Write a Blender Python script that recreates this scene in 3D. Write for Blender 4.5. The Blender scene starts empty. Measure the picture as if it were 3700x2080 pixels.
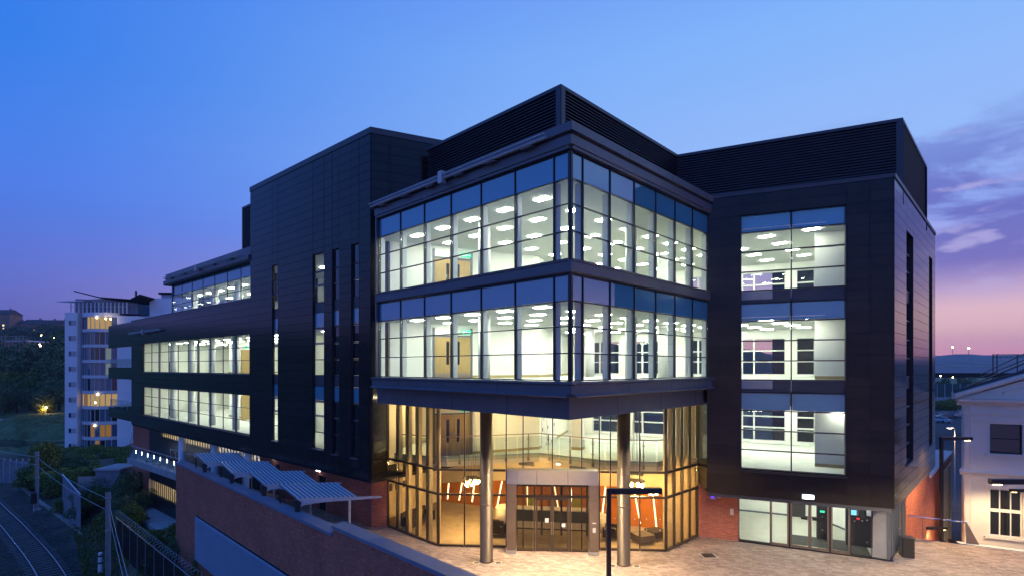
import bpy, math, random
import numpy as np
from mathutils import Vector, Matrix
random.seed(7)
rng = np.random.default_rng(11)
SC = bpy.context.scene
COL = SC.collection
R = math.radians

# ------------------------------------------------------------------ camera
CAM_H = 8.57
FPX, U0, V0 = 1914.0, 1850.0, 1325.0
cd = bpy.data.cameras.new('camera')
cd.sensor_fit = 'HORIZONTAL'
cd.sensor_width = 36.0
cd.lens = 36.0 * FPX / 3700.0
cd.shift_y = (V0 - 1040.0) / 3700.0
cd.clip_start = 0.1
cd.clip_end = 9000
cam = bpy.data.objects.new('camera', cd)
cam.location = (0, 0, CAM_H)
cam.rotation_euler = (R(90), 0, 0)
COL.objects.link(cam)
SC.camera = cam

# ------------------------------------------------------------------ view
SC.view_settings.view_transform = 'Standard'
SC.view_settings.look = 'None'
SC.view_settings.exposure = 0.0
SC.view_settings.gamma = 1.0
SC.view_settings.use_curve_mapping = False
SC.render.engine = 'CYCLES'
SC.cycles.use_denoising = True
SC.cycles.max_bounces = 8
SC.cycles.diffuse_bounces = 4
SC.cycles.glossy_bounces = 4
SC.cycles.transmission_bounces = 4
SC.cycles.transparent_max_bounces = 24
SC.cycles.caustics_reflective = False
SC.cycles.caustics_refractive = False
SC.cycles.sample_clamp_indirect = 6.0


def lin(r, g, b):
    def f(c):
        c /= 255.0
        return c / 12.92 if c <= 0.04045 else ((c + 0.055) / 1.055) ** 2.4
    return (f(r), f(g), f(b), 1.0)


# ------------------------------------------------------------------ dusk sky (after sunset: no sun lamp)
W = bpy.data.worlds.new('World')
SC.world = W
W.use_nodes = True
nt = W.node_tree
nt.nodes.clear()


def nd(t, kind, **kw):
    n = t.nodes.new(kind)
    for k, v in kw.items():
        setattr(n, k, v)
    return n


def ramp(t, stops, fac=None, interp='LINEAR'):
    n = t.nodes.new('ShaderNodeValToRGB')
    n.color_ramp.interpolation = interp
    e = n.color_ramp.elements
    e[0].position, e[0].color = stops[0]
    e[1].position, e[1].color = stops[-1]
    for p, c in stops[1:-1]:
        x = e.new(p)
        x.color = c
    if fac is not None:
        t.links.new(fac, n.inputs[0])
    return n.outputs[0]


def mth(t, op, a, b=None, clamp=False):
    n = t.nodes.new('ShaderNodeMath')
    n.operation = op
    n.use_clamp = clamp
    for i, x in enumerate((a, b)):
        if x is None:
            continue
        if isinstance(x, (int, float)):
            n.inputs[i].default_value = x
        else:
            t.links.new(x, n.inputs[i])
    return n.outputs[0]


def mix(t, fac, a, b, mode='MIX'):
    n = t.nodes.new('ShaderNodeMix')
    n.data_type = 'RGBA'
    n.blend_type = mode
    for sock, x in ((n.inputs['Factor'], fac), (n.inputs[6], a), (n.inputs[7], b)):
        if isinstance(x, (int, float)):
            sock.default_value = x
        elif isinstance(x, tuple):
            sock.default_value = x if len(x) == 4 else (*x, 1)
        else:
            t.links.new(x, sock)
    return n.outputs[2]


tc = nd(nt, 'ShaderNodeTexCoord')
sep = nd(nt, 'ShaderNodeSeparateXYZ')
nt.links.new(tc.outputs['Generated'], sep.inputs[0])
zup = sep.outputs['Z']
hx = mth(nt, 'MULTIPLY', sep.outputs['X'], 0.80)
hy = mth(nt, 'MULTIPLY', sep.outputs['Y'], 0.60)
toward = mth(nt, 'ADD', hx, hy)                      # towards the afterglow
hl = mth(nt, 'SQRT', mth(nt, 'ADD', mth(nt, 'MULTIPLY', sep.outputs['X'], sep.outputs['X']),
                         mth(nt, 'MULTIPLY', sep.outputs['Y'], sep.outputs['Y'])))
az = mth(nt, 'DIVIDE', toward, mth(nt, 'MAXIMUM', hl, 0.05))
mr = nd(nt, 'ShaderNodeMapRange', interpolation_type='SMOOTHSTEP')
mr.inputs['From Min'].default_value = -0.32
mr.inputs['From Max'].default_value = 1.0
nt.links.new(az, mr.inputs['Value'])
near = mr.outputs[0]
away_c = ramp(nt, [(0.0, lin(92, 90, 164)), (0.05, lin(84, 88, 176)), (0.14, lin(86, 112, 212)),
                   (0.26, lin(70, 126, 236)), (0.42, lin(42, 124, 236)), (0.62, lin(48, 118, 236)), (1.0, lin(56, 118, 232))], zup)
glow_c = ramp(nt, [(0.0, lin(242, 150, 172)), (0.02, lin(249, 172, 184)), (0.06, lin(251, 202, 200)),
                   (0.10, lin(242, 200, 214)), (0.15, lin(198, 178, 228)), (0.22, lin(152, 174, 248)),
                   (0.34, lin(154, 192, 254)), (0.50, lin(134, 184, 254)), (0.7, lin(96, 144, 246)), (1.0, lin(56, 118, 232))], zup)
belt_c = ramp(nt, [(0.0, lin(132, 124, 172)), (0.05, lin(138, 138, 198)), (0.11, lin(116, 136, 218)), (0.22, lin(88, 136, 238)),
                   (0.42, lin(66, 128, 240)), (1.0, lin(56, 118, 232))], zup)
mb_ = nd(nt, 'ShaderNodeMapRange', interpolation_type='SMOOTHSTEP')
mb_.inputs['From Min'].default_value = -0.15
mb_.inputs['From Max'].default_value = -0.95
nt.links.new(az, mb_.inputs['Value'])
sky_c = mix(nt, near, mix(nt, mb_.outputs[0], away_c, belt_c), glow_c)
# thin dusk clouds in the sunset quarter
cmap = nd(nt, 'ShaderNodeMapping')
cmap.inputs['Scale'].default_value = (3.0, 3.0, 9.5)
cmap.inputs['Rotation'].default_value = (0.10, 0.12, 0.0)
nt.links.new(tc.outputs['Generated'], cmap.inputs[0])
cn = nd(nt, 'ShaderNodeTexNoise')
cn.inputs['Scale'].default_value = 1.5
cn.inputs['Detail'].default_value = 9.0
cn.inputs['Roughness'].default_value = 0.62
cn.inputs['Distortion'].default_value = 0.5
nt.links.new(cmap.outputs[0], cn.inputs[0])
cl = nd(nt, 'ShaderNodeMapRange', interpolation_type='SMOOTHSTEP')
cl.inputs['From Min'].default_value = 0.36
cl.inputs['From Max'].default_value = 0.54
nt.links.new(cn.outputs[0], cl.inputs['Value'])
band = ramp(nt, [(0.0, (0, 0, 0, 1)), (0.085, (0, 0, 0, 1)), (0.15, (.9, .9, .9, 1)), (0.25, (1, 1, 1, 1)), (0.31, (.7, .7, .7, 1)), (0.37, (0, 0, 0, 1)), (1.0, (0, 0, 0, 1))], zup)
zone = nd(nt, 'ShaderNodeMapRange', interpolation_type='SMOOTHSTEP')
zone.inputs['From Min'].default_value = 0.82
zone.inputs['From Max'].default_value = 0.95
nt.links.new(az, zone.inputs['Value'])
cmask = mth(nt, 'MULTIPLY', mth(nt, 'MULTIPLY', cl.outputs[0], band), zone.outputs[0])
ccol = ramp(nt, [(0.0, lin(160, 132, 196)), (0.16, lin(112, 108, 190)), (0.30, lin(108, 122, 206)), (1.0, lin(110, 130, 220))], zup)
sky_c = mix(nt, mth(nt, 'MULTIPLY', cmask, 0.95), sky_c, ccol)
cn2 = nd(nt, 'ShaderNodeTexNoise')
cn2.inputs['Scale'].default_value = 3.6
cn2.inputs['Detail'].default_value = 8.0
nt.links.new(cmap.outputs[0], cn2.inputs[0])
hi = nd(nt, 'ShaderNodeMapRange', interpolation_type='SMOOTHSTEP')
hi.inputs['From Min'].default_value = 0.54
hi.inputs['From Max'].default_value = 0.68
nt.links.new(cn2.outputs[0], hi.inputs['Value'])
sky_c = mix(nt, mth(nt, 'MULTIPLY', mth(nt, 'MULTIPLY', hi.outputs[0], cmask), 0.6), sky_c, lin(206, 196, 244))
bg = nd(nt, 'ShaderNodeBackground')
bg.inputs['Strength'].default_value = 1.0
nt.links.new(sky_c, bg.inputs['Color'])
ow = nd(nt, 'ShaderNodeOutputWorld')
nt.links.new(bg.outputs[0], ow.inputs[0])

# ------------------------------------------------------------------ materials
MAT = {}


def mat(name, col, rough=0.6, metal=0.0, spec=0.5, var=0.0, scale=8.0, bump=0.0, island=0.0, hue=None, emit=None, estr=0.0,
        coat=0.0, bscale=None, stretch=None):
    m = bpy.data.materials.new(name)
    m.use_nodes = True
    t = m.node_tree
    p = t.nodes['Principled BSDF']
    p.inputs['Roughness'].default_value = rough
    p.inputs['Metallic'].default_value = metal
    p.inputs['Specular IOR Level'].default_value = spec
    if coat:
        p.inputs['Coat Weight'].default_value = coat
        p.inputs['Coat Roughness'].default_value = 0.04
    c = tuple(col[:3]) + (1,)
    p.inputs['Base Color'].default_value = c
    src = None
    if var or bump:
        co = nd(t, 'ShaderNodeTexCoord').outputs['Object']
        if stretch:
            mp = nd(t, 'ShaderNodeMapping')
            mp.inputs['Scale'].default_value = stretch
            t.links.new(co, mp.inputs[0])
            co = mp.outputs[0]
        geo = nd(t, 'ShaderNodeNewGeometry')
        co = geo.outputs['Position'] if not stretch else co
        n = nd(t, 'ShaderNodeTexNoise')
        n.inputs['Scale'].default_value = scale
        n.inputs['Detail'].default_value = 6
        n.inputs['Roughness'].default_value = 0.65
        t.links.new(co, n.inputs[0])
        if var:
            lo = tuple(x * (1 - var) for x in c[:3]) + (1,)
            hi_ = tuple(min(1, x * (1 + var)) for x in c[:3]) + (1,)
            src = ramp(t, [(0.3, lo), (0.7, hi_)], n.outputs[0])
        if bump:
            nb = nd(t, 'ShaderNodeTexNoise')
            nb.inputs['Scale'].default_value = bscale or scale * 4
            nb.inputs['Detail'].default_value = 4
            t.links.new(co, nb.inputs[0])
            b = nd(t, 'ShaderNodeBump')
            b.inputs['Strength'].default_value = bump
            b.inputs['Distance'].default_value = 0.02
            t.links.new(nb.outputs[0], b.inputs['Height'])
            t.links.new(b.outputs[0], p.inputs['Normal'])
    if island:
        g = nd(t, 'ShaderNodeNewGeometry')
        oi = nd(t, 'ShaderNodeObjectInfo')
        r = mth(t, 'FRACT', mth(t, 'ADD', g.outputs['Random Per Island'], oi.outputs['Random']))
        lo = tuple(x * (1 - island) for x in c[:3]) + (1,)
        hi_ = tuple(min(1, x * (1 + island)) for x in c[:3]) + (1,)
        stops = [(0.0, lo), (1.0, hi_)]
        if hue:
            stops = [(0.0, lo), (0.55, c), (0.8, tuple(hue[:3]) + (1,)), (1.0, hi_)]
        rc = ramp(t, stops, r)
        src = rc if src is None else mix(t, 0.5, src, rc)
    if src is not None:
        t.links.new(src, p.inputs['Base Color'])
    if emit:
        p.inputs['Emission Color'].default_value = tuple(emit[:3]) + (1,)
        p.inputs['Emission Strength'].default_value = estr
    MAT[name] = m
    return m


def glass(name, tint, base=0.05, grazing=0.85, rough=0.0, opaque=None, wav=0.0):
    m = bpy.data.materials.new(name)
    m.use_nodes = True
    t = m.node_tree
    t.nodes.clear()
    lw = nd(t, 'ShaderNodeLayerWeight')
    lw.inputs['Blend'].default_value = 0.5
    f = mth(t, 'ADD', mth(t, 'MULTIPLY', mth(t, 'POWER', lw.outputs['Facing'], 4.0), grazing), base, True)
    tr = nd(t, 'ShaderNodeBsdfTransparent')
    tr.inputs[0].default_value = (*tint, 1)
    if opaque:
        tr = nd(t, 'ShaderNodeBsdfDiffuse')
        tr.inputs[0].default_value = (*opaque, 1)
    gl = nd(t, 'ShaderNodeBsdfGlossy')
    gl.inputs['Roughness'].default_value = rough
    gl.inputs[0].default_value = (0.95, 0.97, 1.0, 1)
    if wav:
        ng = nd(t, 'ShaderNodeTexNoise')
        ng.inputs['Scale'].default_value = 0.7
        g = nd(t, 'ShaderNodeNewGeometry')
        t.links.new(g.outputs['Position'], ng.inputs[0])
        b = nd(t, 'ShaderNodeBump')
        b.inputs['Strength'].default_value = wav
        b.inputs['Distance'].default_value = 0.02
        t.links.new(ng.outputs[0], b.inputs['Height'])
        t.links.new(b.outputs[0], gl.inputs['Normal'])
    ms = nd(t, 'ShaderNodeMixShader')
    t.links.new(f, ms.inputs[0])
    t.links.new(tr.outputs[0], ms.inputs[1])
    t.links.new(gl.outputs[0], ms.inputs[2])
    o = nd(t, 'ShaderNodeOutputMaterial')
    t.links.new(ms.outputs[0], o.inputs[0])
    MAT[name] = m
    return m


def glow(name, col, s):
    m = bpy.data.materials.new(name)
    m.use_nodes = True
    t = m.node_tree
    t.nodes.clear()
    e = nd(t, 'ShaderNodeEmission')
    e.inputs[0].default_value = (*col, 1)
    e.inputs[1].default_value = s
    o = nd(t, 'ShaderNodeOutputMaterial')
    t.links.new(e.outputs[0], o.inputs[0])
    MAT[name] = m
    return m


mat('cladding', (0.025, 0.0205, 0.0185), 0.15, spec=0.32, var=0.4, scale=0.5, island=0.38, bump=0.03, bscale=0.9, coat=0.0)
mat('cladding_back', (0.006, 0.006, 0.008), 0.6, spec=0.2)
mat('fascia', (0.115, 0.120, 0.135), 0.38, spec=0.5, var=0.12, scale=0.8)
mat('spandrel_metal', (0.055, 0.058, 0.068), 0.40, spec=0.5, var=0.12, scale=1.0)
mat('frame_dark', (0.018, 0.018, 0.021), 0.35, spec=0.5)
mat('frame_grey', (0.11, 0.12, 0.15), 0.40)
mat('frame_white', (0.72, 0.73, 0.70), 0.5)
mat('frame_bronze', (0.05, 0.035, 0.025), 0.40)
mat('louvre', (0.075, 0.075, 0.085), 0.36, spec=0.5, var=0.15, scale=1.5)
glass('glass', (0.975, 0.99, 0.965), 0.03, 0.32)
glass('glass_lobby', (0.97, 0.95, 0.88), 0.025, 0.5)
glass('glass_blue', (1, 1, 1), 0.17, 0.75, opaque=(0.085, 0.30, 0.40), wav=0.06)
glass('glass_dark', (1, 1, 1), 0.10, 0.75, opaque=(0.010, 0.011, 0.013))
glass('glass_portal', (0.68, 0.66, 0.60), 0.05, 0.55)
glass('glass_rail', (0.90, 0.94, 0.92), 0.03, 0.5)
mat('white_wall', (0.86, 0.87, 0.81), 0.85, var=0.03, scale=0.7)
mat('cream_wall', (0.78, 0.68, 0.50), 0.85, var=0.03, scale=0.7)
mat('ceiling_tile', (0.86, 0.88, 0.82), 0.9, var=0.03, scale=2.0)
mat('carpet', (0.52, 0.54, 0.50), 0.95, var=0.12, scale=1.6)
mat('lobby_floor', (0.40, 0.32, 0.22), 0.55, var=0.22, scale=1.3, bump=0.05)
mat('grey_floor', (0.42, 0.42, 0.37), 0.5, var=0.08, scale=2.0)
mat('black_mat', (0.03, 0.03, 0.03), 0.95, var=0.2, scale=20)
mat('fin', (0.62, 0.66, 0.66), 0.6)
mat('fin_warm', (0.60, 0.48, 0.30), 0.6)
mat('oak', (0.36, 0.24, 0.09), 0.45, var=0.25, scale=3.0, stretch=(6, 6, 1))
mat('skirting', (0.40, 0.30, 0.12), 0.5)
mat('orange_wall', (0.50, 0.165, 0.02), 0.45, var=0.10, scale=2.0)
mat('steel', (0.34, 0.28, 0.235), 0.30, metal=0.85, var=0.06, scale=3.0)
mat('column_steel', (0.085, 0.066, 0.048), 0.42, metal=0.5, var=0.10, scale=1.5, stretch=(1, 1, 0.2))
mat('chrome', (0.65, 0.65, 0.66), 0.22, metal=1.0)
mat('white_paint', (0.74, 0.75, 0.76), 0.5, var=0.05, scale=2.0)
mat('brick', (0.55, 0.175, 0.10), 0.85, island=0.42, hue=(0.38, 0.15, 0.125), var=0.32, scale=0.55, spec=0.25)
mat('mortar', (0.50, 0.43, 0.40), 0.95, var=0.25, scale=1.2, spec=0.2)
mat('coping', (0.20, 0.225, 0.28), 0.45, var=0.12, scale=0.8)
mat('blue_louvre', (0.21, 0.23, 0.28), 0.40, spec=0.5, var=0.1, scale=0.6)
mat('roof_sheet', (0.19, 0.22, 0.26), 0.32, metal=0.35, var=0.1, scale=1.2)
mat('roof_rib', (0.82, 0.83, 0.85), 0.35)
mat('galvanised', (0.50, 0.50, 0.50), 0.45, metal=0.4, var=0.15, scale=2.0)
mat('shelter_steel', (0.55, 0.53, 0.50), 0.5, var=0.1, scale=2.0)
mat('dark_metal', (0.022, 0.020, 0.020), 0.4)
mat('paver', (0.30, 0.232, 0.20), 0.72, island=0.45, hue=(0.39, 0.31, 0.265), var=0.42, scale=0.5, spec=0.35)
mat('paver_bed', (0.14, 0.115, 0.095), 0.95, var=0.2, scale=2.0)
mat('concrete', (0.42, 0.40, 0.38), 0.85, var=0.2, scale=1.0, bump=0.15)
mat('pale_concrete', (0.58, 0.55, 0.52), 0.85, var=0.14, scale=1.0, bump=0.1)
mat('asphalt', (0.085, 0.08, 0.078), 0.9, spec=0.15, var=0.25, scale=0.6, bump=0.2)
mat('soil', (0.085, 0.07, 0.042), 0.95, var=0.5, scale=0.5, bump=0.4)
mat('grass', (0.13, 0.165, 0.04), 0.9, island=0.4, hue=(0.20, 0.18, 0.05), spec=0.2)
mat('grass_ground', (0.12, 0.15, 0.055), 0.95, var=0.5, scale=0.35, bump=0.3)
mat('ballast', (0.10, 0.085, 0.075), 0.9, island=0.5, var=0.3, scale=1.0)
mat('sleeper', (0.17, 0.145, 0.13), 0.85, island=0.25, var=0.2, scale=2.0)
mat('rail_steel', (0.40, 0.38, 0.38), 0.25, metal=0.9)
mat('rail_rust', (0.10, 0.055, 0.035), 0.8)
mat('trough', (0.32, 0.26, 0.21), 0.9, island=0.3, var=0.2, scale=1.0)
mat('leaf', (0.135, 0.195, 0.035), 0.7, island=0.5, hue=(0.16, 0.18, 0.04), spec=0.3)
mat('leaf_dark', (0.11, 0.175, 0.08), 0.75, island=0.5, hue=(0.14, 0.19, 0.075), spec=0.25)
mat('leaf_yellow', (0.27, 0.26, 0.04), 0.7, island=0.45, hue=(0.15, 0.17, 0.04), spec=0.3)
mat('bark', (0.055, 0.042, 0.030), 0.9, var=0.3, scale=4)
mat('water', (0.012, 0.014, 0.017), 0.12, spec=0.5, bump=0.3, scale=0.5, bscale=1.0)
mat('dull_grey', (0.22, 0.22, 0.24), 0.85, var=0.2, scale=0.8)
mat('render_white', (0.84, 0.81, 0.82), 0.85, var=0.05, scale=0.4)
mat('render_pale', (0.74, 0.70, 0.70), 0.85, var=0.05, scale=0.4)
mat('render_grey', (0.46, 0.45, 0.48), 0.8, var=0.06, scale=0.4)
mat('stucco', (0.80, 0.75, 0.64), 0.8, var=0.06, scale=0.8, bump=0.06)
mat('slate', (0.075, 0.078, 0.090), 0.7, island=0.25, var=0.2, scale=1.0)
mat('house_brick', (0.36, 0.19, 0.14), 0.9, var=0.2, scale=0.3)
mat('tile_roof', (0.085, 0.060, 0.055), 0.8, var=0.2, scale=0.6)
mat('scaffold', (0.5, 0.40, 0.32), 0.7, var=0.2, scale=0.3)
mat('sheeting', (0.60, 0.58, 0.62), 0.8, var=0.1, scale=0.2)
mat('sofa_dark', (0.045, 0.032, 0.028), 0.85, var=0.2, scale=6)
mat('sofa_grey', (0.13, 0.105, 0.085), 0.85, var=0.15, scale=6)
mat('cushion_green', (0.35, 0.36, 0.05), 0.8)
mat('desk_white', (0.80, 0.74, 0.62), 0.4)
mat('desk_dark', (0.035, 0.055, 0.055), 0.35)
mat('black_plastic', (0.02, 0.02, 0.021), 0.4)
mat('white_plastic', (0.75, 0.75, 0.75), 0.4)
mat('green_fence', (0.015, 0.075, 0.060), 0.6, var=0.15, scale=0.5)
mat('hill_far', (0.11, 0.13, 0.10), 0.95, var=0.4, scale=0.01)
mat('wood_far', (0.09, 0.125, 0.07), 0.9, island=0.5, hue=(0.09, 0.11, 0.045))
for nm, c in (('paint_black', (0.012, 0.012, 0.015)), ('paint_silver', (0.42, 0.43, 0.45)), ('paint_blue', (0.03, 0.06, 0.16)),
              ('paint_grey', (0.12, 0.12, 0.13)), ('paint_white', (0.70, 0.70, 0.70)), ('paint_red', (0.30, 0.025, 0.02))):
    mat(nm, c, 0.3, spec=0.6, coat=0.8)
mat('tyre', (0.015, 0.015, 0.016), 0.85)
glow('panel_light', (0.95, 1.0, 0.86), 62.0)
glass('flat_glass', (1, 1, 1), 0.10, 0.75, opaque=(0.10, 0.15, 0.20))
glow('panel_light_dim', (1.0, 0.80, 0.42), 70.0)
glow('strip_light', (1.0, 0.80, 0.45), 6.0)
glow('bulb_warm', (1.0, 0.62, 0.20), 620.0)
glow('downlight', (1.0, 0.70, 0.34), 60.0)
glow('led_warm', (1.0, 0.78, 0.45), 30.0)
glow('led_orange', (1.0, 0.58, 0.20), 30.0)
glow('led_white', (0.86, 0.95, 1.0), 16.0)
glow('exit_green', (0.05, 0.75, 0.42), 1.6)
glow('exit_white', (0.8, 1.0, 0.9), 2.4)
glow('screen_blue', (0.25, 0.70, 0.95), 1.4)
glow('led_red', (1.0, 0.05, 0.04), 1.6)
glow('led_violet', (0.14, 0.05, 1.0), 2.0)
glow('carpark_light', (1.0, 0.90, 0.62), 55.0)
glow('room_warm', (1.0, 0.66, 0.26), 0.42)
glow('room_amber', (1.0, 0.50, 0.12), 0.22)
glow('room_pale', (0.62, 0.80, 0.86), 0.22)
glow('lamp_dot', (1.0, 0.70, 0.30), 40.0)
glow('house_window', (1.0, 0.72, 0.34), 2.2)
glow('text_white', (1, 1, 1), 0.9)

# ------------------------------------------------------------------ helpers


def prop(o, label=None, cat=None, group=None, kind=None):
    if label:
        o['label'] = label
    if cat:
        o['category'] = cat
    if group:
        o['group'] = group
    if kind:
        o['kind'] = kind
    return o


def thing(name, label, cat, loc=(0, 0, 0), rz=0.0, group=None):
    o = bpy.data.objects.new(name, None)
    o.empty_display_size = 0.3
    COL.objects.link(o)
    o.location = loc
    o.rotation_euler = (0, 0, rz)
    return prop(o, label, cat, group)


def origin_of(p):
    """world translation of an unrotated chain of parents"""
    v = Vector((0, 0, 0))
    while p is not None:
        v += p.location
        p = p.parent
    return v


def put(name, me, parent=None, world=True):
    o = bpy.data.objects.new(name, me)
    COL.objects.link(o)
    if parent is not None:
        o.parent = parent
        if world:
            o.location = -origin_of(parent)
    return o


class Fr:
    """A vertical plane: origin, direction along it, outward normal."""

    def __init__(s, ox, oy, dx, dy, left=True):
        l = math.hypot(dx, dy)
        s.o = (ox, oy)
        s.d = (dx / l, dy / l)
        s.n = (-s.d[1], s.d[0]) if left else (s.d[1], -s.d[0])
        s.left = left
        s.a = math.atan2(s.d[1], s.d[0])

    def pt(s, a, o=0.0, z=0.0):
        return Vector((s.o[0] + s.d[0] * a + s.n[0] * o, s.o[1] + s.d[1] * a + s.n[1] * o, z))

    def s_u(s, u):
        r = (u - U0) / FPX
        return (r * s.o[1] - s.o[0]) / (s.d[0] - r * s.d[1])

    def shift(s, o):
        p = s.pt(0, o)
        return Fr(p.x, p.y, s.d[0], s.d[1], s.left)


BOXF = [(0, 3, 2, 1), (4, 5, 6, 7), (0, 1, 5, 4), (1, 2, 6, 5), (2, 3, 7, 6), (3, 0, 4, 7)]


class MB:
    def __init__(s):
        s.v, s.f = [], []

    def add(s, vs, fs):
        b = len(s.v)
        s.v += [tuple(x) for x in vs]
        s.f += [tuple(i + b for i in f) for f in fs]
        return s

    def box(s, x0, x1, y0, y1, z0, z1):
        return s.add([(x0, y0, z0), (x1, y0, z0), (x1, y1, z0), (x0, y1, z0),
                      (x0, y0, z1), (x1, y0, z1), (x1, y1, z1), (x0, y1, z1)], BOXF)

    def fbox(s, F, a0, a1, o0, o1, z0, z1):
        q = [F.pt(a0, o0), F.pt(a1, o0), F.pt(a1, o1), F.pt(a0, o1)]
        if not F.left:
            q = q[::-1]
        return s.prism([(p.x, p.y) for p in q], z0, z1)

    def prism(s, poly, z0, z1):
        n = len(poly)
        ar = sum(poly[i][0] * poly[(i + 1) % n][1] - poly[(i + 1) % n][0] * poly[i][1] for i in range(n))
        if ar < 0:
            poly = poly[::-1]
        vs = [(x, y, z0) for x, y in poly] + [(x, y, z1) for x, y in poly]
        fs = [tuple(range(n - 1, -1, -1)), tuple(range(n, 2 * n))]
        fs += [(i, (i + 1) % n, n + (i + 1) % n, n + i) for i in range(n)]
        return s.add(vs, fs)

    def tube(s, p, q, r, n=8, r2=None):
        p, q = Vector(p), Vector(q)
        d = (q - p).normalized()
        up = Vector((0, 0, 1)) if abs(d.z) < 0.95 else Vector((1, 0, 0))
        a = d.cross(up).normalized()
        b = d.cross(a).normalized()
        r2 = r if r2 is None else r2
        vs = []
        for c, rr in ((p, r), (q, r2)):
            for i in range(n):
                t = 2 * math.pi * i / n
                vs.append(c + a * (rr * math.cos(t)) + b * (rr * math.sin(t)))
        fs = [(i, (i + 1) % n, n + (i + 1) % n, n + i) for i in range(n)]
        fs += [tuple(range(n - 1, -1, -1)), tuple(range(n, 2 * n))]
        return s.add(vs, fs)

    def path(s, pts, r, n=6):
        for a, b in zip(pts, pts[1:]):
            s.tube(a, b, r, n)
        return s

    def lathe(s, cx, cy, prof, n=24):
        vs = []
        for r, z in prof:
            for i in range(n):
                t = 2 * math.pi * i / n
                vs.append((cx + r * math.cos(t), cy + r * math.sin(t), z))
        m = len(prof)
        fs = []
        for k in range(m - 1):
            for i in range(n):
                j = (i + 1) % n
                fs.append((k * n + i, k * n + j, (k + 1) * n + j, (k + 1) * n + i))
        fs.append(tuple(range(n - 1, -1, -1)))
        fs.append(tuple((m - 1) * n + i for i in range(n)))
        return s.add(vs, fs)

    def ball(s, c, r, n=8, m=6):
        prof = [(max(1e-4, r * math.sin(math.pi * k / m)), c[2] - r * math.cos(math.pi * k / m)) for k in range(m + 1)]
        return s.lathe(c[0], c[1], prof, n)

    def extr(s, F, prof, a0, a1):
        """profile of (o, z) points swept along the frame from a0 to a1"""
        n = len(prof)
        vs = [F.pt(a0, o, z) for o, z in prof] + [F.pt(a1, o, z) for o, z in prof]
        fs = [tuple(range(n - 1, -1, -1)), tuple(range(n, 2 * n))]
        fs += [(i, (i + 1) % n, n + (i + 1) % n, n + i) for i in range(n)]
        return s.add(vs, fs)

    def mesh(s, name, m, smooth=False):
        me = bpy.data.meshes.new(name)
        me.from_pydata(s.v, [], s.f)
        me.materials.append(MAT[m] if isinstance(m, str) else m)
        me.validate()
        me.update()
        if smooth:
            for p in me.polygons:
                p.use_smooth = len(p.vertices) < 5
        return me

    def build(s, name, m, parent=None, world=True, smooth=False):
        return put(name, s.mesh(name, m, smooth), parent, world)


UNIT = {}


def unit(m):
    if m not in UNIT:
        b = MB().box(-.5, .5, -.5, .5, -.5, .5)
        UNIT[m] = b.mesh('unit_' + m, m)
    return UNIT[m]


def bx(name, m, F, a0, a1, o0, o1, z0, z1, parent):
    """one box-shaped part lying along a frame (shares the mesh of its material)"""
    o = bpy.data.objects.new(name, unit(m))
    COL.objects.link(o)
    c = F.pt((a0 + a1) / 2, (o0 + o1) / 2, (z0 + z1) / 2)
    off = Vector((0, 0, 0))
    if parent is not None:
        o.parent = parent
        off = origin_of(parent)
    o.location = c - off
    o.rotation_euler = (0, 0, F.a)
    o.scale = (abs(a1 - a0), abs(o1 - o0), abs(z1 - z0))
    return o


def sub(o, parent):
    """re-hang a part placed in world space below another part"""
    w = o.location + origin_of(o.parent)
    o.parent = parent
    o.location = w
    # parents placed with bx carry scale: undo it through the inverse matrix
    pm = Matrix.LocRotScale(parent.location, parent.rotation_euler, parent.scale)
    base = Matrix.Translation(origin_of(parent.parent)) if parent.parent else Matrix.Identity(4)
    o.matrix_parent_inverse = (base @ pm).inverted()
    return o


def proj(c):
    """image position (in the photograph's pixels) of world points, n x 3"""
    y = np.maximum(c[:, 1], 0.3)
    return U0 + FPX * c[:, 0] / y, V0 - FPX * (c[:, 2] - CAM_H) / y, y


def pieces(name, arr, m, parent, limit=300, jitter=0.0):
    """arr: rows cx,cy,cz,lx,ly,lz,angle. The largest in the picture become parts, the rest one part of kind stuff."""
    a = np.array(arr, dtype=np.float64)
    if len(a) == 0:
        return
    u, v, y = proj(a[:, :3])
    size = a[:, 3] * a[:, 5] / (y * y)
    if name in ('paver', 'slab'):
        size = a[:, 3] * a[:, 4] / (y * y * y)
    size = np.where((u > 0) & (u < 3700) & (v > 0) & (v < 2080) & (a[:, 1] > 1), size, 0)
    order = np.argsort(-size)
    off = origin_of(parent) if parent is not None else Vector((0, 0, 0))
    single = order[:limit]
    for i in single:
        r = a[i]
        o = bpy.data.objects.new(name, unit(m))
        COL.objects.link(o)
        o.parent = parent
        o.location = (r[0] - off.x, r[1] - off.y, r[2] - off.z)
        o.rotation_euler = (0, 0, r[6])
        o.scale = (r[3], r[4], r[5])
    rest = a[order[limit:]]
    if len(rest) == 0:
        return
    ob = put(name + '_field', box_field(name + '_field', rest, m), parent)
    ob['kind'] = 'stuff'
    return ob


def box_field(name, a, m):
    n = len(a)
    cube = np.array([(-.5, -.5, -.5), (.5, -.5, -.5), (.5, .5, -.5), (-.5, .5, -.5),
                     (-.5, -.5, .5), (.5, -.5, .5), (.5, .5, .5), (-.5, .5, .5)])
    p = cube[None] * a[:, None, 3:6]
    ca, sa = np.cos(a[:, 6])[:, None], np.sin(a[:, 6])[:, None]
    x = p[:, :, 0] * ca - p[:, :, 1] * sa + a[:, 0:1]
    y = p[:, :, 0] * sa + p[:, :, 1] * ca + a[:, 1:2]
    z = p[:, :, 2] + a[:, 2:3]
    co = np.stack([x, y, z], -1).reshape(-1, 3)
    f = (np.array(BOXF)[None] + (np.arange(n) * 8)[:, None, None]).reshape(-1, 4)
    return quads(name, co, f, m)


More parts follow.
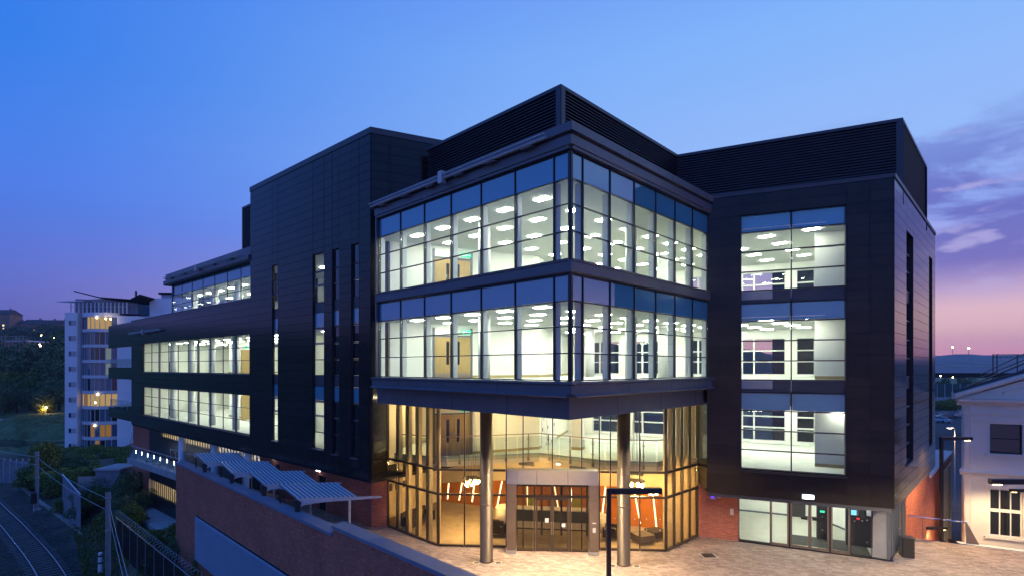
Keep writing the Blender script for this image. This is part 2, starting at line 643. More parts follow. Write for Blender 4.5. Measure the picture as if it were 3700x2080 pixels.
def quads(name, co, f, m):
    me = bpy.data.meshes.new(name)
    me.vertices.add(len(co))
    me.vertices.foreach_set('co', np.asarray(co, dtype=np.float32).ravel())
    me.loops.add(len(f) * 4)
    me.loops.foreach_set('vertex_index', np.asarray(f, dtype=np.int32).ravel())
    me.polygons.add(len(f))
    me.polygons.foreach_set('loop_start', np.arange(0, len(f) * 4, 4, dtype=np.int32))
    me.polygons.foreach_set('loop_total', np.full(len(f), 4, dtype=np.int32))
    me.polygons.foreach_set('use_smooth', np.zeros(len(f), dtype=bool))
    me.materials.append(MAT[m])
    me.update(calc_edges=True)
    return me


def bricks(F, a0, a1, z0, z1, holes=(), proud=0.012, depth=0.10, L=0.225, Hh=0.075, joint=0.010):
    """stretcher-bond bricks standing proud of the plane of a frame"""
    out = []
    nz = int((z1 - z0) / Hh)
    for k in range(nz):
        z = z0 + (k + .5) * Hh
        s = a0 - (L / 2 if k % 2 else 0)
        while s < a1:
            b0, b1 = max(s, a0), min(s + L, a1)
            s += L
            if b1 - b0 < 0.05:
                continue
            cm = (b0 + b1) / 2
            if any(h0 - .02 < cm < h1 + .02 and g0 - .02 < z < g1 + .02 for h0, h1, g0, g1 in holes):
                continue
            pr = proud + random.uniform(-.004, .004)
            c = F.pt(cm, pr - depth / 2, z)
            out.append((c.x, c.y, c.z, b1 - b0 - joint, depth, Hh - joint, F.a))
    return out


def in_poly(x, y, poly):
    c = False
    n = len(poly)
    for i in range(n):
        x0, y0 = poly[i]
        x1, y1 = poly[(i + 1) % n]
        if (y0 > y) != (y1 > y) and x < (x1 - x0) * (y - y0) / (y1 - y0) + x0:
            c = not c
    return c


def copy_tree(o, parent=None):
    c = o.copy()
    COL.objects.link(c)
    if parent is not None:
        c.parent = parent
    for ch in list(o.children):
        copy_tree(ch, c)
    return c


def lamp(name, kind, loc, energy, col, size=0.1, target=None, angle=None, blend=0.6, parent=None):
    l = bpy.data.lights.new(name, kind)
    l.energy = energy
    l.color = col
    if kind == 'AREA':
        l.size = size
    else:
        l.shadow_soft_size = size
    if kind == 'SPOT':
        l.spot_size = R(angle or 120)
        l.spot_blend = blend
    o = bpy.data.objects.new(name, l)
    COL.objects.link(o)
    o.location = loc
    if target is not None:
        d = Vector(target) - Vector(loc)
        o.rotation_euler = d.to_track_quat('-Z', 'Y').to_euler()
    if parent is not None:
        o.parent = parent
        o.location = Vector(loc) - origin_of(parent)
    return o


def zv(v, y):
    return CAM_H - (v - V0) * y / FPX


def at(u, v, y):
    return Vector(((u - U0) / FPX * y, y, zv(v, y)))

# =================================================================== the main building
T = (-6.87, 25.82)
FL = Fr(T[0], T[1], -27.33, 23.38, True)               # long left facade (tower + strip windows)
C = (1.897, 17.13)
BL = Fr(C[0], C[1], -0.7155, 0.6987, True)             # glass box, left face
BR = Fr(C[0], C[1], 0.6988, 0.7153, False)             # glass box, right face
A = (15.59, 21.64)
FRR = Fr(A[0], A[1], -0.9158, 0.4016, True)            # right wing, front
FS = Fr(A[0], A[1], 0.697, 0.717, False)               # right wing, side
CW = Fr(T[0], T[1], 0.905, 0.426, False)               # tower, right side (goes on inside as the core wall)
BK = Fr(22.6, 28.8, -0.90, 0.436, False)               # back wall
BLEN, RLEN = 11.53, 10.33
LBX = (BL.pt(BLEN).x, BL.pt(BLEN).y)
RBX = (BR.pt(RLEN).x, BR.pt(RLEN).y)

B = thing('office_building', 'large dark clad office building with lit glass corner box over the entrance', 'office building', (3.0, 28.0, 0))


def fl_s(u):
    return FL.s_u(u)


PANELS = []


def panelise(F, cols, rows, holes, proud=0.03, joint=0.017):
    """cladding panels between column lines and row lines, with window holes left out, and a backing wall"""
    back = MB()
    cuts = sorted(set(cols) | {h[0] for h in holes} | {h[1] for h in holes})
    cuts = [c for c in cuts if min(cols) - 1e-6 <= c <= max(cols) + 1e-6]
    for a0, a1 in zip(cuts, cuts[1:]):
        if a1 - a0 < 0.03:
            continue
        cm = (a0 + a1) / 2
        zs = [(rows[0], rows[-1])]
        for h0, h1, g0, g1 in holes:
            if h0 < cm < h1:
                nz = []
                for p, q in zs:
                    if g1 <= p or g0 >= q:
                        nz.append((p, q))
                        continue
                    if g0 > p:
                        nz.append((p, g0))
                    if g1 < q:
                        nz.append((g1, q))
                zs = nz
        for p, q in zs:
            back.fbox(F, a0, a1, -0.12, 0.0, p, q)
            lines = [p] + [r for r in rows if p + .06 < r < q - .06] + [q]
            for z0, z1 in zip(lines, lines[1:]):
                c = F.pt(cm, proud / 2 + .002, (z0 + z1) / 2)
                PANELS.append((c.x, c.y, c.z, a1 - a0 - joint, proud, z1 - z0 - joint, F.a))
    return back


def rowlines(z0, z1, h):
    n = max(1, round((z1 - z0) / h))
    return [z0 + (z1 - z0) * i / n for i in range(n + 1)]


# ---- tower and left wing cladding
ZB, ZT, ZL = 3.05, 19.93, 12.98
sTow = fl_s(906)
sPier = fl_s(476)
s516 = fl_s(516)
s903 = fl_s(903)
slots = []
for (u0, u1, zt, zb, kind) in ((985, 1005, 14.76, 4.1, 'lit'), (1131.5, 1172, 14.76, 4.1, 'lit'),
                               (1201.7, 1226.4, 14.76, 4.0, 'dark'), (1270.8, 1298, 14.76, 4.0, 'dark')):
    slots.append((fl_s(u1), fl_s(u0), zb, zt, kind))
strips = [(s903, s516, 4.15, 6.72), (s903, s516, 8.14, 10.74)]
rows_all = rowlines(ZB, ZT, 0.45)
tow_cols = sorted([0.0] + [fl_s(u) for u in (1301, 1203, 1175, 1133, 1008, 988)] + [sTow])
hol = [(s[0], s[1], s[2], s[3]) for s in slots]
bk = panelise(FL, tow_cols, rows_all, hol)
lw_cols = [sTow] + [s903 + (s516 - s903) * i / 5 for i in range(6)] + [sPier]
lw_cols = sorted(set(lw_cols))
rows_lw = [z for z in rows_all if z < ZL - .1] + [ZL]
bk2 = panelise(FL, lw_cols, rows_lw, strips)
bk.v and bk.build('wall', 'cladding_back', B)
bk2.build('wall', 'cladding_back', B)
bx('parapet_cap', 'spandrel_metal', FL, -0.05, sTow + .02, -.45, .07, ZT + .003, ZT + .30, B)
bx('parapet_cap', 'spandrel_metal', FL, sTow + .03, sPier, -.40, .06, ZL + .003, ZL + .10, B)
# tower right side and top
tw_len = 9.3
bk = panelise(CW, [0.0, 0.95, 3.2, 5.4, 7.6, tw_len], rows_all, [(0.0, tw_len, ZB - 1, 7.56), (0.85, tw_len, 7.0, 16.2)])
bk.build('wall', 'cladding_back', B)
bx('parapet_cap', 'spandrel_metal', CW, -0.05, tw_len, -.45, .07, ZT + .004, ZT + .301, B)
p0, p1 = FL.pt(0.3, -.3), FL.pt(sTow - .1, -.3)
p2 = Vector((p1.x + 6, p1.y + 6.5, 0))
p3 = CW.pt(tw_len, -.3)
MB().prism([(p0.x, p0.y), (p1.x, p1.y), (p2.x, p2.y), (p3.x, p3.y)], ZT - .4, ZT - .1).build('roof', 'cladding_back', B)
MB().fbox(Fr(p1.x, p1.y, p2.x - p1.x, p2.y - p1.y, True), 0, 8.8, -.3, 0, ZL, ZT - .41).build('wall', 'cladding_back', B)
# underside of the overhang
MB().prism([tuple(FL.pt(.05, -.02).xy), tuple(FL.pt(sPier - .05, -.02).xy), tuple(FL.pt(sPier - .05, -9).xy), tuple(FL.pt(.05, -9).xy)], ZB - .15, ZB - .01).build('soffit', 'cladding_back', B)


def pane(F, a0, a1, z0, z1, m='glass', o=-.16, name='window_pane'):
    return bx(name, m, F, a0 + .015, a1 - .015, o - .012, o + .012, z0 + .015, z1 - .015, B)


def grid_glazing(F, sx, zs, rowmat, fm='frame_dark', mw=.06, md=(-.22, -.06), tw=.06, names=('mullion', 'transom'), o=-.16, skip=()):
    for i, s in enumerate(sx):
        w = mw
        bx(names[0], fm, F, s - w / 2, s + w / 2, md[0], md[1] + .015, zs[0], zs[-1], B)
    for k, z in enumerate(zs):
        for a0, a1 in zip(sx, sx[1:]):
            if (k,) in skip:
                continue
            bx(names[1], fm, F, a0 + mw / 2, a1 - mw / 2, md[0], md[1], z - tw / 2, z + tw / 2, B)
    for k in range(len(zs) - 1):
        m = rowmat[k]
        if m is None:
            continue
        for a0, a1 in zip(sx, sx[1:]):
            pane(F, a0 + mw / 2, a1 - mw / 2, zs[k] + tw / 2, zs[k + 1] - tw / 2, m, o, 'spandrel_pane' if m == 'glass_blue' else 'window_pane')


# ---- slot windows
for (a0, a1, zb, zt, kind) in slots:
    cuts = [4.1, 5.0, 5.87, 6.72, 7.56, 8.12, 8.98, 9.83, 10.73, 11.58, 12.10, 13.0, 13.81, 14.76]
    rv = MB().fbox(FL, a0 + .001, a0 + .03, -.12, -.003, zb, zt).fbox(FL, a1 - .03, a1 - .001, -.12, -.003, zb, zt)
    rv.build('window_reveal', 'frame_dark', B)
    bx('window_sill', 'frame_grey', FL, a0 - .03, a1 + .03, -.2, .09, zb - .05, zb - .002, B)
    for k, (z0, z1) in enumerate(zip(cuts, cuts[1:])):
        if 7.5 < z0 < 7.6 or 11.5 < z0 < 11.6:
            bx('spandrel_panel', 'spandrel_metal', FL, a0 + .05, a1 - .05, -.16, -.08, z0, z1, B)
            continue
        m = 'glass' if kind == 'lit' else 'glass_dark'
        if 6.7 < z0 < 6.8 or 10.7 < z0 < 10.8:
            m = 'glass_blue'
        bx('transom', 'frame_grey' if k in (2, 7, 11) else 'frame_dark', FL, a0 + .05, a1 - .05, -.15, -.06, z0 - .025, z0 + .025, B)
        pane(FL, a0 + .03, a1 - .03, z0 + .03, z1 - .03, m, -.10)
        if kind == 'lit' and k in (2, 7, 11):
            fr = MB()
            for (x0, x1, g0, g1) in ((a0 + .06, a0 + .12, z0 + .03, z1 - .03), (a1 - .12, a1 - .06, z0 + .03, z1 - .03),
                                     (a0 + .12, a1 - .12, z0 + .03, z0 + .09), (a0 + .12, a1 - .12, z1 - .09, z1 - .03)):
                fr.fbox(FL, x0, x1, -.092, -.05, g0, g1)
            fr.build('window_sash', 'frame_grey', B)

# ---- strip windows of the left wing
npan = 10
sx = [s903 + (s516 - s903) * i / npan for i in range(npan + 1)]
for (a0, a1, z0, z1) in strips:
    zz = [z0, z0 + (z1 - z0) * .34, z0 + (z1 - z0) * .67, z1]
    grid_glazing(FL, sx, zz, ['glass'] * 3, md=(-.13, -.09), mw=.04, tw=.04, o=-.11)
    for i in (1, 4, 8):
        bx('mullion_cover', 'frame_grey', FL, sx[i] - .07, sx[i] + .07, -.06, .0, z0 + .02, z1 - .02, B)
    bx('window_sill', 'frame_grey', FL, a0, a1, -.12, .07, z0 - .07, z0 - .035, B)

# upper glazed storey of the left wing
s607 = fl_s(607)
FU = FL.shift(-.25)
sx = [sTow + .05 + (s607 - sTow - .05) * i / 7 for i in range(8)]
grid_glazing(FU, sx, [12.05, 12.95, 13.80, 14.62, 15.45], ['glass', 'glass', 'glass', 'glass_blue'], md=(-.13, -.09), mw=.04, tw=.04, o=-.11)
MB().extr(FU, [(-.4, 15.49), (.35, 15.49), (.40, 15.60), (.40, 15.86), (.22, 15.88), (.22, 16.44), (-.4, 16.44)], sTow + .05, s607 + .7).build('roof_fascia', 'fascia', B)
e0 = FU.pt(s607, 0)
FUE = Fr(e0.x, e0.y, .65, .76, True)
grid_glazing(FUE, [0.05, 1.8, 3.6, 5.4, 7.2], [12.05, 13.80, 14.62, 15.45], ['glass', 'glass', 'glass_blue'])
q = [FU.pt(sTow, -.3), FU.pt(s607 + .6, -.3), FU.pt(s607 + .6, -9), FU.pt(sTow, -9)]
MB().prism([(p.x, p.y) for p in q], 16.0, 16.35).build('roof', 'cladding_back', B)
MB().prism([(p.x, p.y) for p in q], 15.50, 15.60).build('ceiling', 'ceiling_tile', B)

# left end of the left wing: end wall, balcony bands
FE = Fr(FL.pt(sPier).x, FL.pt(sPier).y, .65, .76, True)
bk = panelise(FE, [0, 2.2, 4.4, 6.6, 8.8], rows_lw, [(1.2, 7.8, 4.1, 6.7), (1.2, 7.8, 8.1, 10.7)])
bk.build('wall', 'cladding_back', B)
grid_glazing(FE, [1.2, 3.4, 5.6, 7.8], [4.1, 6.7], ['glass_dark'])
grid_glazing(FE, [1.2, 3.4, 5.6, 7.8], [8.1, 10.7], ['glass_dark'])
s391 = fl_s(393)
for z0, z1 in ((3.25, 4.30), (7.35, 8.55)):
    bk = panelise(FL, [sPier + .01, (sPier + s391) / 2, s391], [z0, (z0 + z1) / 2, z1], [])
    bk.build('balcony_front', 'cladding_back', B)
    MB().fbox(FL, sPier + .02, s391, -8.5, -.31, z0 + .1, z0 + .5).build('balcony_floor', 'concrete', B)
    e = FL.pt(s391 - .3, -.35)
    FX = Fr(e.x, e.y, .65, .76, True)
    MB().fbox(FX, 0, 8, -.2, 0, z0 + .01, z1 - .01).build('balcony_side', 'cladding_back', B)
bk = panelise(FL, [sPier + .01, (sPier * 2 + s391) / 3, (sPier + 2 * s391) / 3, s391], [10.60, 11.2, 11.8, 12.4, ZL], [])
bk.build('roof_band', 'cladding_back', B)
MB().fbox(FL, sPier + .02, s391 - .02, -8.5, -.31, 12.3, 12.7).build('roof_band', 'cladding_back', B)
for z in (4.30, 8.55):
    rl = MB()
    gx = [sPier + .1 + (s391 - sPier - .2) * i / 4 for i in range(5)]
    for g in gx:
        rl.tube(FL.pt(g, -.15, z), FL.pt(g, -.15, z + .85), .022, 6)
    rl.tube(FL.pt(gx[0], -.15, z + .86), FL.pt(gx[-1], -.15, z + .86), .03, 6)
    r_ = rl.build('balcony_railing', 'galvanised', B)
    for g0, g1 in zip(gx, gx[1:]):
        sub(bx('glass_panel', 'glass_rail', FL, g0 + .05, g1 - .05, -.165, -.145, z + .08, z + .80, B), r_)

# maintenance rails on brackets
def maint_rail(F, a0, a1, z, o, nb):
    m = MB().tube(F.pt(a0, o, z), F.pt(a1, o, z), .055, 8).tube(F.pt(a0, o + .10, z + .10), F.pt(a1, o + .10, z + .10), .03, 6)
    r_ = m.build('maintenance_rail', 'galvanised', B)
    for i in range(nb):
        s = a0 + (a1 - a0) * (i + .5) / nb
        sub(bx('bracket', 'fascia', F, s - .25, s + .25, 0.0, o, z - .10, z - .04, B), r_)
    sub(bx('trolley', 'galvanised', F, (a0 + a1) / 2 - .12, (a0 + a1) / 2 + .12, o - .06, o + .16, z - .22, z + .26, B), r_)


maint_rail(BL, .75, BLEN + .1, 16.10, .35, 6)
maint_rail(FU, sTow + 1.0, s607 - .2, 15.95, .55, 5)
maint_rail(FL, fl_s(590), fl_s(478), 11.75, .25, 2)

# ---- glass box
zs_low = [8.13, 9.02, 9.90, 10.73, 11.58]
zs_up = [12.09, 13.0, 13.88, 14.71, 15.57]
sl = [0.0, 0.73] + [0.73 + 1.80 * i for i in range(1, 7)]
sr = [0.0, 0.70] + [0.70 + 1.605 * i for i in range(1, 7)]
for F, s_ in ((BL, sl), (BR, sr)):
    for zz in (zs_low, zs_up):
        grid_glazing(F, s_[:1] + s_[1:], zz, ['glass', 'glass', 'glass', 'glass_blue'], md=(-.10, -.02), o=-.06, mw=.035, tw=.035)
    L = s_[-1]
    # bands, fascias
    ex = .12
    MB().extr(F, [(-.3, 11.62), (.05, 11.62), (.09, 11.66), (.09, 11.98), (.13, 12.0), (.13, 12.045), (-.3, 12.045)], 0, L + ex).build('storey_band', 'fascia', B)
    MB().extr(F, [(-.3, 15.61), (.10, 15.61), (.10, 15.70), (.14, 15.72), (.14, 16.02), (-.3, 16.02)], 0, L + ex).build('fascia', 'fascia', B)
    MB().extr(F, [(-.4, 16.03), (.06, 16.03), (.06, 16.10), (.22, 16.12), (.22, 16.40), (-.4, 16.42)], 0, L + ex).build('parapet', 'fascia', B)
    MB().extr(F, [(-.5, 7.58), (.24, 7.58), (.27, 7.62), (.17, 7.70), (.17, 7.98), (.24, 8.02), (.24, 8.095), (-.5, 8.095)], 0, L + .30).build('base_fascia', 'fascia', B)
    MB().extr(F, [(-.8, 6.82), (-.30, 6.82), (-.30, 7.57), (-.8, 7.57)], .30, L + (.6 if F is BL else .15)).build('drop_panel', 'fascia', B)
    for x in (3.2, 6.4, 9.6):
        if x < L:
            bx('panel_joint', 'cladding_back', F, x - .008, x + .008, -.31, -.297, 6.84, 7.55, B)
            bx('panel_joint', 'cladding_back', F, x - .008, x + .008, .10, .224, 16.13, 16.395, B)
            bx('panel_joint', 'cladding_back', F, x - .006, x + .006, .05, .174, 7.72, 7.97, B)
    # end post of the box
    bx('corner_post', 'fascia', F, L + .03, L + .12, -.3, .10, 8.1, 15.6, B)
    # deep fins behind the mullions
    for i, s in enumerate(s_):
        if i == 0:
            continue
        for z0, z1 in ((8.06, 10.74), (12.06, 14.72)):
            bx('fin', 'fin', F, s - .04, s + .04, -.34 if F is BL else -.34, -.125, z0, z1, B)
cp = lambda F, o: (F.pt(0, o).x, F.pt(0, o).y)
# mitre blocks that close the outer corner of the bands
for (z0, z1, o) in ((11.66, 11.975, .088), (15.72, 16.02, .138), (16.12, 16.395, .218), (7.70, 7.98, .168), (8.02, 8.092, .238)):
    MB().prism([C, cp(BL, o), (C[0] + (BL.n[0] + BR.n[0]) * o, C[1] + (BL.n[1] + BR.n[1]) * o), cp(BR, o)], z0, z1).build('corner_trim', 'fascia', B)

# ---- right wing cladding
aW0, aW1 = FRR.s_u(3059), FRR.s_u(2676)
ZRB, ZRT = 2.78, 16.29
lenF = 7.15
rows_r = rowlines(ZRB, ZRT, 0.45)
bk = panelise(FRR, [0, aW0 / 2, aW0, (aW0 + aW1) / 2, aW1, lenF], rows_r, [(aW0, aW1, 3.99, 15.39)])
bk.build('wall', 'cladding_back', B)
zf = []
mod = [0.0, .85, 1.74, 2.62, 3.44]
am = FRR.s_u(2860)
for f0 in (4.0, 8.0, 12.0):
    zz = [f0 + m_ for m_ in mod]
    grid_glazing(FRR, [aW0, am, aW1], zz, ['glass', 'glass', 'glass', 'glass_blue'], mw=.05, tw=.05, md=(-.24, -.10), o=-.18)
    if f0 < 12:
        for a0, a1 in ((aW0, am), (am, aW1)):
            bx('spandrel_panel', 'spandrel_metal', FRR, a0 + .02, a1 - .02, -.26, -.14, f0 + 3.475, f0 + 3.965, B)
rv = MB().fbox(FRR, aW0 + .001, aW0 + .04, -.30, -.003, 4.0, 15.38).fbox(FRR, aW1 - .04, aW1 - .001, -.30, -.003, 4.0, 15.38)
rv.build('window_reveal', 'frame_dark', B)
MB().extr(FRR, [(-.3, 3.86), (.04, 3.86), (.09, 3.90), (.09, 3.955), (-.3, 3.955)], aW0 - .05, aW1 + .05).build('window_sill', 'frame_dark', B)
bx('parapet_cap', 'spandrel_metal', FRR, -.05, lenF, -.45, .07, ZRT + .003, ZRT + .18, B)
# side
SL = 13.4
slA = (FS.s_u(3272), FS.s_u(3297), 4.2, 14.7)
slB = (FS.s_u(3354), FS.s_u(3366), 4.2, 14.7)
bk = panelise(FS, [0.0, .55, slA[0], slA[1], slB[0], slB[1], SL], rows_r, [slA, slB])
bk.build('wall', 'cladding_back', B)
bx('parapet_cap', 'spandrel_metal', FS, -.05, SL, -.45, .07, ZRT + .004, ZRT + .181, B)
for (a0, a1, zb, zt) in (slA, slB):
    cuts = [4.2, 5.0, 5.87, 6.72, 7.56, 8.12, 8.98, 9.83, 10.73, 11.58, 12.10, 13.0, 13.81, 14.7]
    MB().fbox(FS, a0 + .001, a0 + .05, -.3, -.003, zb, zt).fbox(FS, a1 - .05, a1 - .001, -.3, -.003, zb, zt).build('window_reveal', 'frame_dark', B)
    for k, (z0, z1) in enumerate(zip(cuts, cuts[1:])):
        if 7.5 < z0 < 7.6 or 11.5 < z0 < 11.6:
            bx('spandrel_panel', 'spandrel_metal', FS, a0 + .05, a1 - .05, -.20, -.12, z0, z1, B)
            continue
        bx('transom', 'frame_grey', FS, a0 + .05, a1 - .05, -.24, -.10, z0 - .03, z0 + .03, B)
        pane(FS, a0 + .05, a1 - .05, z0 + .03, z1 - .03, 'glass_dark', -.20)
bx('window_sill', 'frame_grey', FS, slA[0] - .05, slA[1] + .05, -.2, .09, 4.13, 4.19, B)
# rear end of the right wing
e = FS.pt(SL)
FEN = Fr(e.x, e.y, -.717, .697, False)
bk = panelise(FEN, [0, 3, 6, 9], rows_r, [])
bk.build('wall', 'cladding_back', B)
# right-wing soffit and lower fascia strip
MB().prism([tuple(FRR.pt(.03, -.03).xy), tuple(FRR.pt(lenF, -.03).xy), tuple(FRR.pt(lenF, -4).xy), tuple(FS.pt(SL, -.5).xy), tuple(FS.pt(SL, -.03).xy)], ZRB - .16, ZRB - .02).build('soffit', 'spandrel_metal', B)

RT1 = Fr(T[0] + .0, T[1], -6.72 - T[0], 28.47 - T[1], False)
bk = panelise(RT1, [0.0, 1.3, 2.62], [z for z in rows_all if z < 7.4] + [7.5], [])
bk.build('wall', 'cladding_back', B)
RT2 = Fr(9.06, 24.52, .37, 2.3, True)
bk = panelise(RT2, [0.02, 1.2, 2.33], [z for z in rows_r if z < 6.7] + [6.9], [])
bk.build('wall', 'cladding_back', B)
# ---- roof-top plant screens with louvre slats
def louvre(F, a0, a1, z0, z1, n, cap=True):
    MB().fbox(F, a0 + .02, a1 - .02, -.30, -.14, z0 - .6, z1).build('screen_wall', 'cladding_back', B)
    h = (z1 - z0) / n
    for i in range(n):
        zc = z0 + (i + .5) * h
        m = MB()
        m.extr(F, [(-.14, zc - h * .20), (-.02, zc - h * .46), (0.0, zc - h * .40), (0.0, zc - h * .28), (-.11, zc + h * .46), (-.14, zc + h * .46)], a0 + .05, a1 - .05)
        m.build('louvre_slat', 'louvre', B)
    if cap:
        bx('parapet_cap', 'spandrel_metal', F, a0 - .03, a1, -.32, .04, z1 + .004, z1 + .14, B)
    bx('corner_post', 'spandrel_metal', F, a0 - .06, a0 + .05, -.20, .03, z0 - .5, z1 + .002, B)


RL0 = FS.pt(2.17, -.02)
LR = Fr(RL0.x, RL0.y, 8.51 - RL0.x, 27.25 - RL0.y, True)
LRS = Fr(RL0.x, RL0.y, FS.d[0], FS.d[1], False)
lLR = math.hypot(8.51 - RL0.x, 27.25 - RL0.y)
louvre(LR, 0, lLR + .35, 16.15, 19.32, 25)
louvre(LRS, 0, 7.76, 16.15, 19.321, 25)
M0 = (1.886, 20.46)
LMR = Fr(M0[0], M0[1], 8.51 - M0[0], 27.25 - M0[1], False)
LML = Fr(M0[0], M0[1], -.7155, .6987, True)
louvre(LMR, 0, math.hypot(8.51 - M0[0], 27.25 - M0[1]) + .35, 16.0, 19.32, 26)
louvre(LML, 0, 8.6, 16.0, 19.323, 26)
sLv = fl_s(855)
FLV = FL.shift(-.4)
louvre(FLV.shift(0), sTow - .2, sLv, 16.3, 19.323, 22, True)
bx('corner_post', 'fascia', FLV, sLv - .05, sLv + .06, -.3, .03, 15.9, 19.46, B)
e = FLV.pt(sLv, 0)
MB().fbox(Fr(e.x, e.y, .65, .76, True), 0, 6, -.3, -.01, 15.9, 19.3).build('screen_wall', 'cladding_back', B)
e2 = LRS.pt(7.76, 0)
MB().prism([(RL0.x - .3, RL0.y + .3), (e2.x - .3, e2.y), (e2.x - 8, e2.y + 4), (8.3, 27.6)], 18.9, 19.1).build('roof', 'cladding_back', B)
MB().prism([(M0[0], M0[1] + .4), (8.3, 27.5), (2.5, 33), (-4.6, 27.0)], 18.92, 19.12).build('roof', 'cladding_back', B)
MB().fbox(Fr(e2.x, e2.y, -.9, .43, False), 0.02, 8, -.3, 0, 15.9, 19.3).build('screen_wall', 'cladding_back', B)

pieces('cladding_panel', PANELS, 'cladding', B, 300)

# ---- floors, ceilings, cores
INT = [(-6.15, 25.35), (C[0], C[1] + .25), (9.05, 24.62), (15.3, 21.98), (22.35, 28.65), (4.0, 37.75), (1.55, 29.90), (-6.6, 26.05)]
for f, nm in ((8.0, 'floor'), (12.0, 'floor')):
    MB().prism(INT, f - .10, f).build('floor', 'carpet', B)
    MB().prism(INT, f - .40, f - .11).build('floor_slab', 'concrete', B)
for zc in (10.78, 14.76):
    MB().prism(INT, zc, zc + .05).build('ceiling', 'ceiling_tile', B)
OUT = [LBX, C, RBX, A, (FS.pt(SL).x, FS.pt(SL).y), (4.0, 38.2), (1.5, 30.1), T]
OUT = [(x * .985 + 5 * .015, y * .985 + 28 * .015) for x, y in OUT]
MB().prism(OUT, 15.62, 15.95).build('roof', 'cladding_back', B)
# lobby ceiling
LOB = [(-6.3, 28.4), (-6.0, 25.9), (C[0], C[1] + .95), (9.0, 25.2), (15.3, 22.1), (22.0, 28.6), (4.0, 37.7), (1.6, 29.95)]
MB().prism([(-6.55, 26.2), (-5.9, 25.75), (C[0], C[1] + .8), (8.7, 25.0), (15.3, 22.1), (22.0, 28.6), (4.0, 37.7), (1.55, 29.9)], 6.83, 6.92).build('ceiling', 'ceiling_tile', B)
# balcony floor of the first storey
F1 = [(-5.9, 28.15), (-3.3, 27.0), (1.45, 28.4), (4.6, 26.0), (7.0, 25.6), (8.7, 26.8), (9.6, 26.0), (15.2, 22.2), (22.3, 28.6), (4.0, 37.7), (1.6, 29.95), (-6.3, 26.5)]
F1 = [(-6.3, 28.3), (-3.3, 27.0), (1.45, 28.5), (4.6, 26.1), (7.0, 25.7), (8.6, 26.9), (9.55, 26.75), (9.6, 24.75), (15.25, 22.0), (22.3, 28.6), (4.0, 37.7), (-6.0, 34.5)]
MB().prism(F1, 3.88, 3.98).build('floor', 'carpet', B)
MB().prism([(x * .999, y + .012) for x, y in F1], 3.50, 3.87).build('balcony_edge', 'cream_wall', B)


def iwall(F, a0, a1, o0, o1, z0, z1, m='white_wall', name='interior_wall'):
    return bx(name, m, F, a0, a1, o0, o1, z0, z1, B)


for f, c in ((3.98, 6.83), (8.0, 10.78), (12.0, 14.76)):
    # core wall carries on the line of the tower side
    iwall(CW, .9 if f > 4 else 3.05, 9.25, -.15, .06, f, c)
    bx('skirting', 'skirting', CW, 3.06, 9.24, .062, .085, f + .002, f + .14, B)
    ew = Fr(1.55, 29.85, 2.45, 7.9, False)
    iwall(ew, 0, 8.3, -.15, 0, f, c)
    bx('skirting', 'skirting', ew, 0, 8.3, .002, .025, f + .002, f + .14, B)
    # double door in the core wall
    for k, (d0, d1) in enumerate(((3.2, 4.15), (4.17, 5.12))):
        d_ = bx('door', 'oak', CW, d0, d1, .062, .10, f + .003, f + 2.12, B)
        sub(bx('vision_panel', 'glass_dark', CW, d0 + (.60 if k == 0 else .20), d0 + (.75 if k == 0 else .35), .101, .108, f + .7, f + 1.9, B), d_)
        sub(bx('kick_plate', 'steel', CW, d0 + .03, d1 - .03, .101, .106, f + .03, f + .25, B), d_)
        sub(bx('door_handle', 'steel', CW, (d1 - .14) if k == 0 else (d0 + .06), (d1 - .06) if k == 0 else (d0 + .14), .101, .14, f + .95, f + 1.2, B), d_)
    bx('door_frame', 'frame_grey', CW, 3.08, 3.19, .062, .12, f, f + 2.6, B)
    bx('door_frame', 'frame_grey', CW, 5.13, 5.24, .062, .12, f, f + 2.6, B)
    bx('door_frame', 'frame_grey', CW, 3.19, 5.13, .062, .12, f + 2.13, f + 2.22, B)
    x_ = bx('exit_sign', 'exit_green', CW, 4.6, 5.15, .13, .17, f + 2.30, f + 2.50, B)
    fig = MB()
    fig.fbox(CW, 4.66, 4.78, .172, .176, f + 2.34, f + 2.46).fbox(CW, 4.84, 4.88, .172, .176, f + 2.34, f + 2.47)
    fig.fbox(CW, 4.93, 5.08, .172, .176, f + 2.385, f + 2.415)
    sub(fig.build('pictogram', 'exit_white', B), x_)
# white doors of the lobby storey on the receding wall
ew = Fr(1.55, 29.85, 2.45, 7.9, False)
for d0 in (.4, 1.7, 3.4):
    d_ = bx('door', 'white_paint', ew, d0, d0 + .95, .002, .035, 3.99, 6.1, B)
    sub(bx('door_handle', 'steel', ew, d0 + .08, d0 + .12, .036, .08, 4.9, 5.1, B), d_)
    sub(bx('door_sign', 'black_plastic', ew, d0 + .4, d0 + .55, .036, .04, 5.5, 5.6, B), d_)

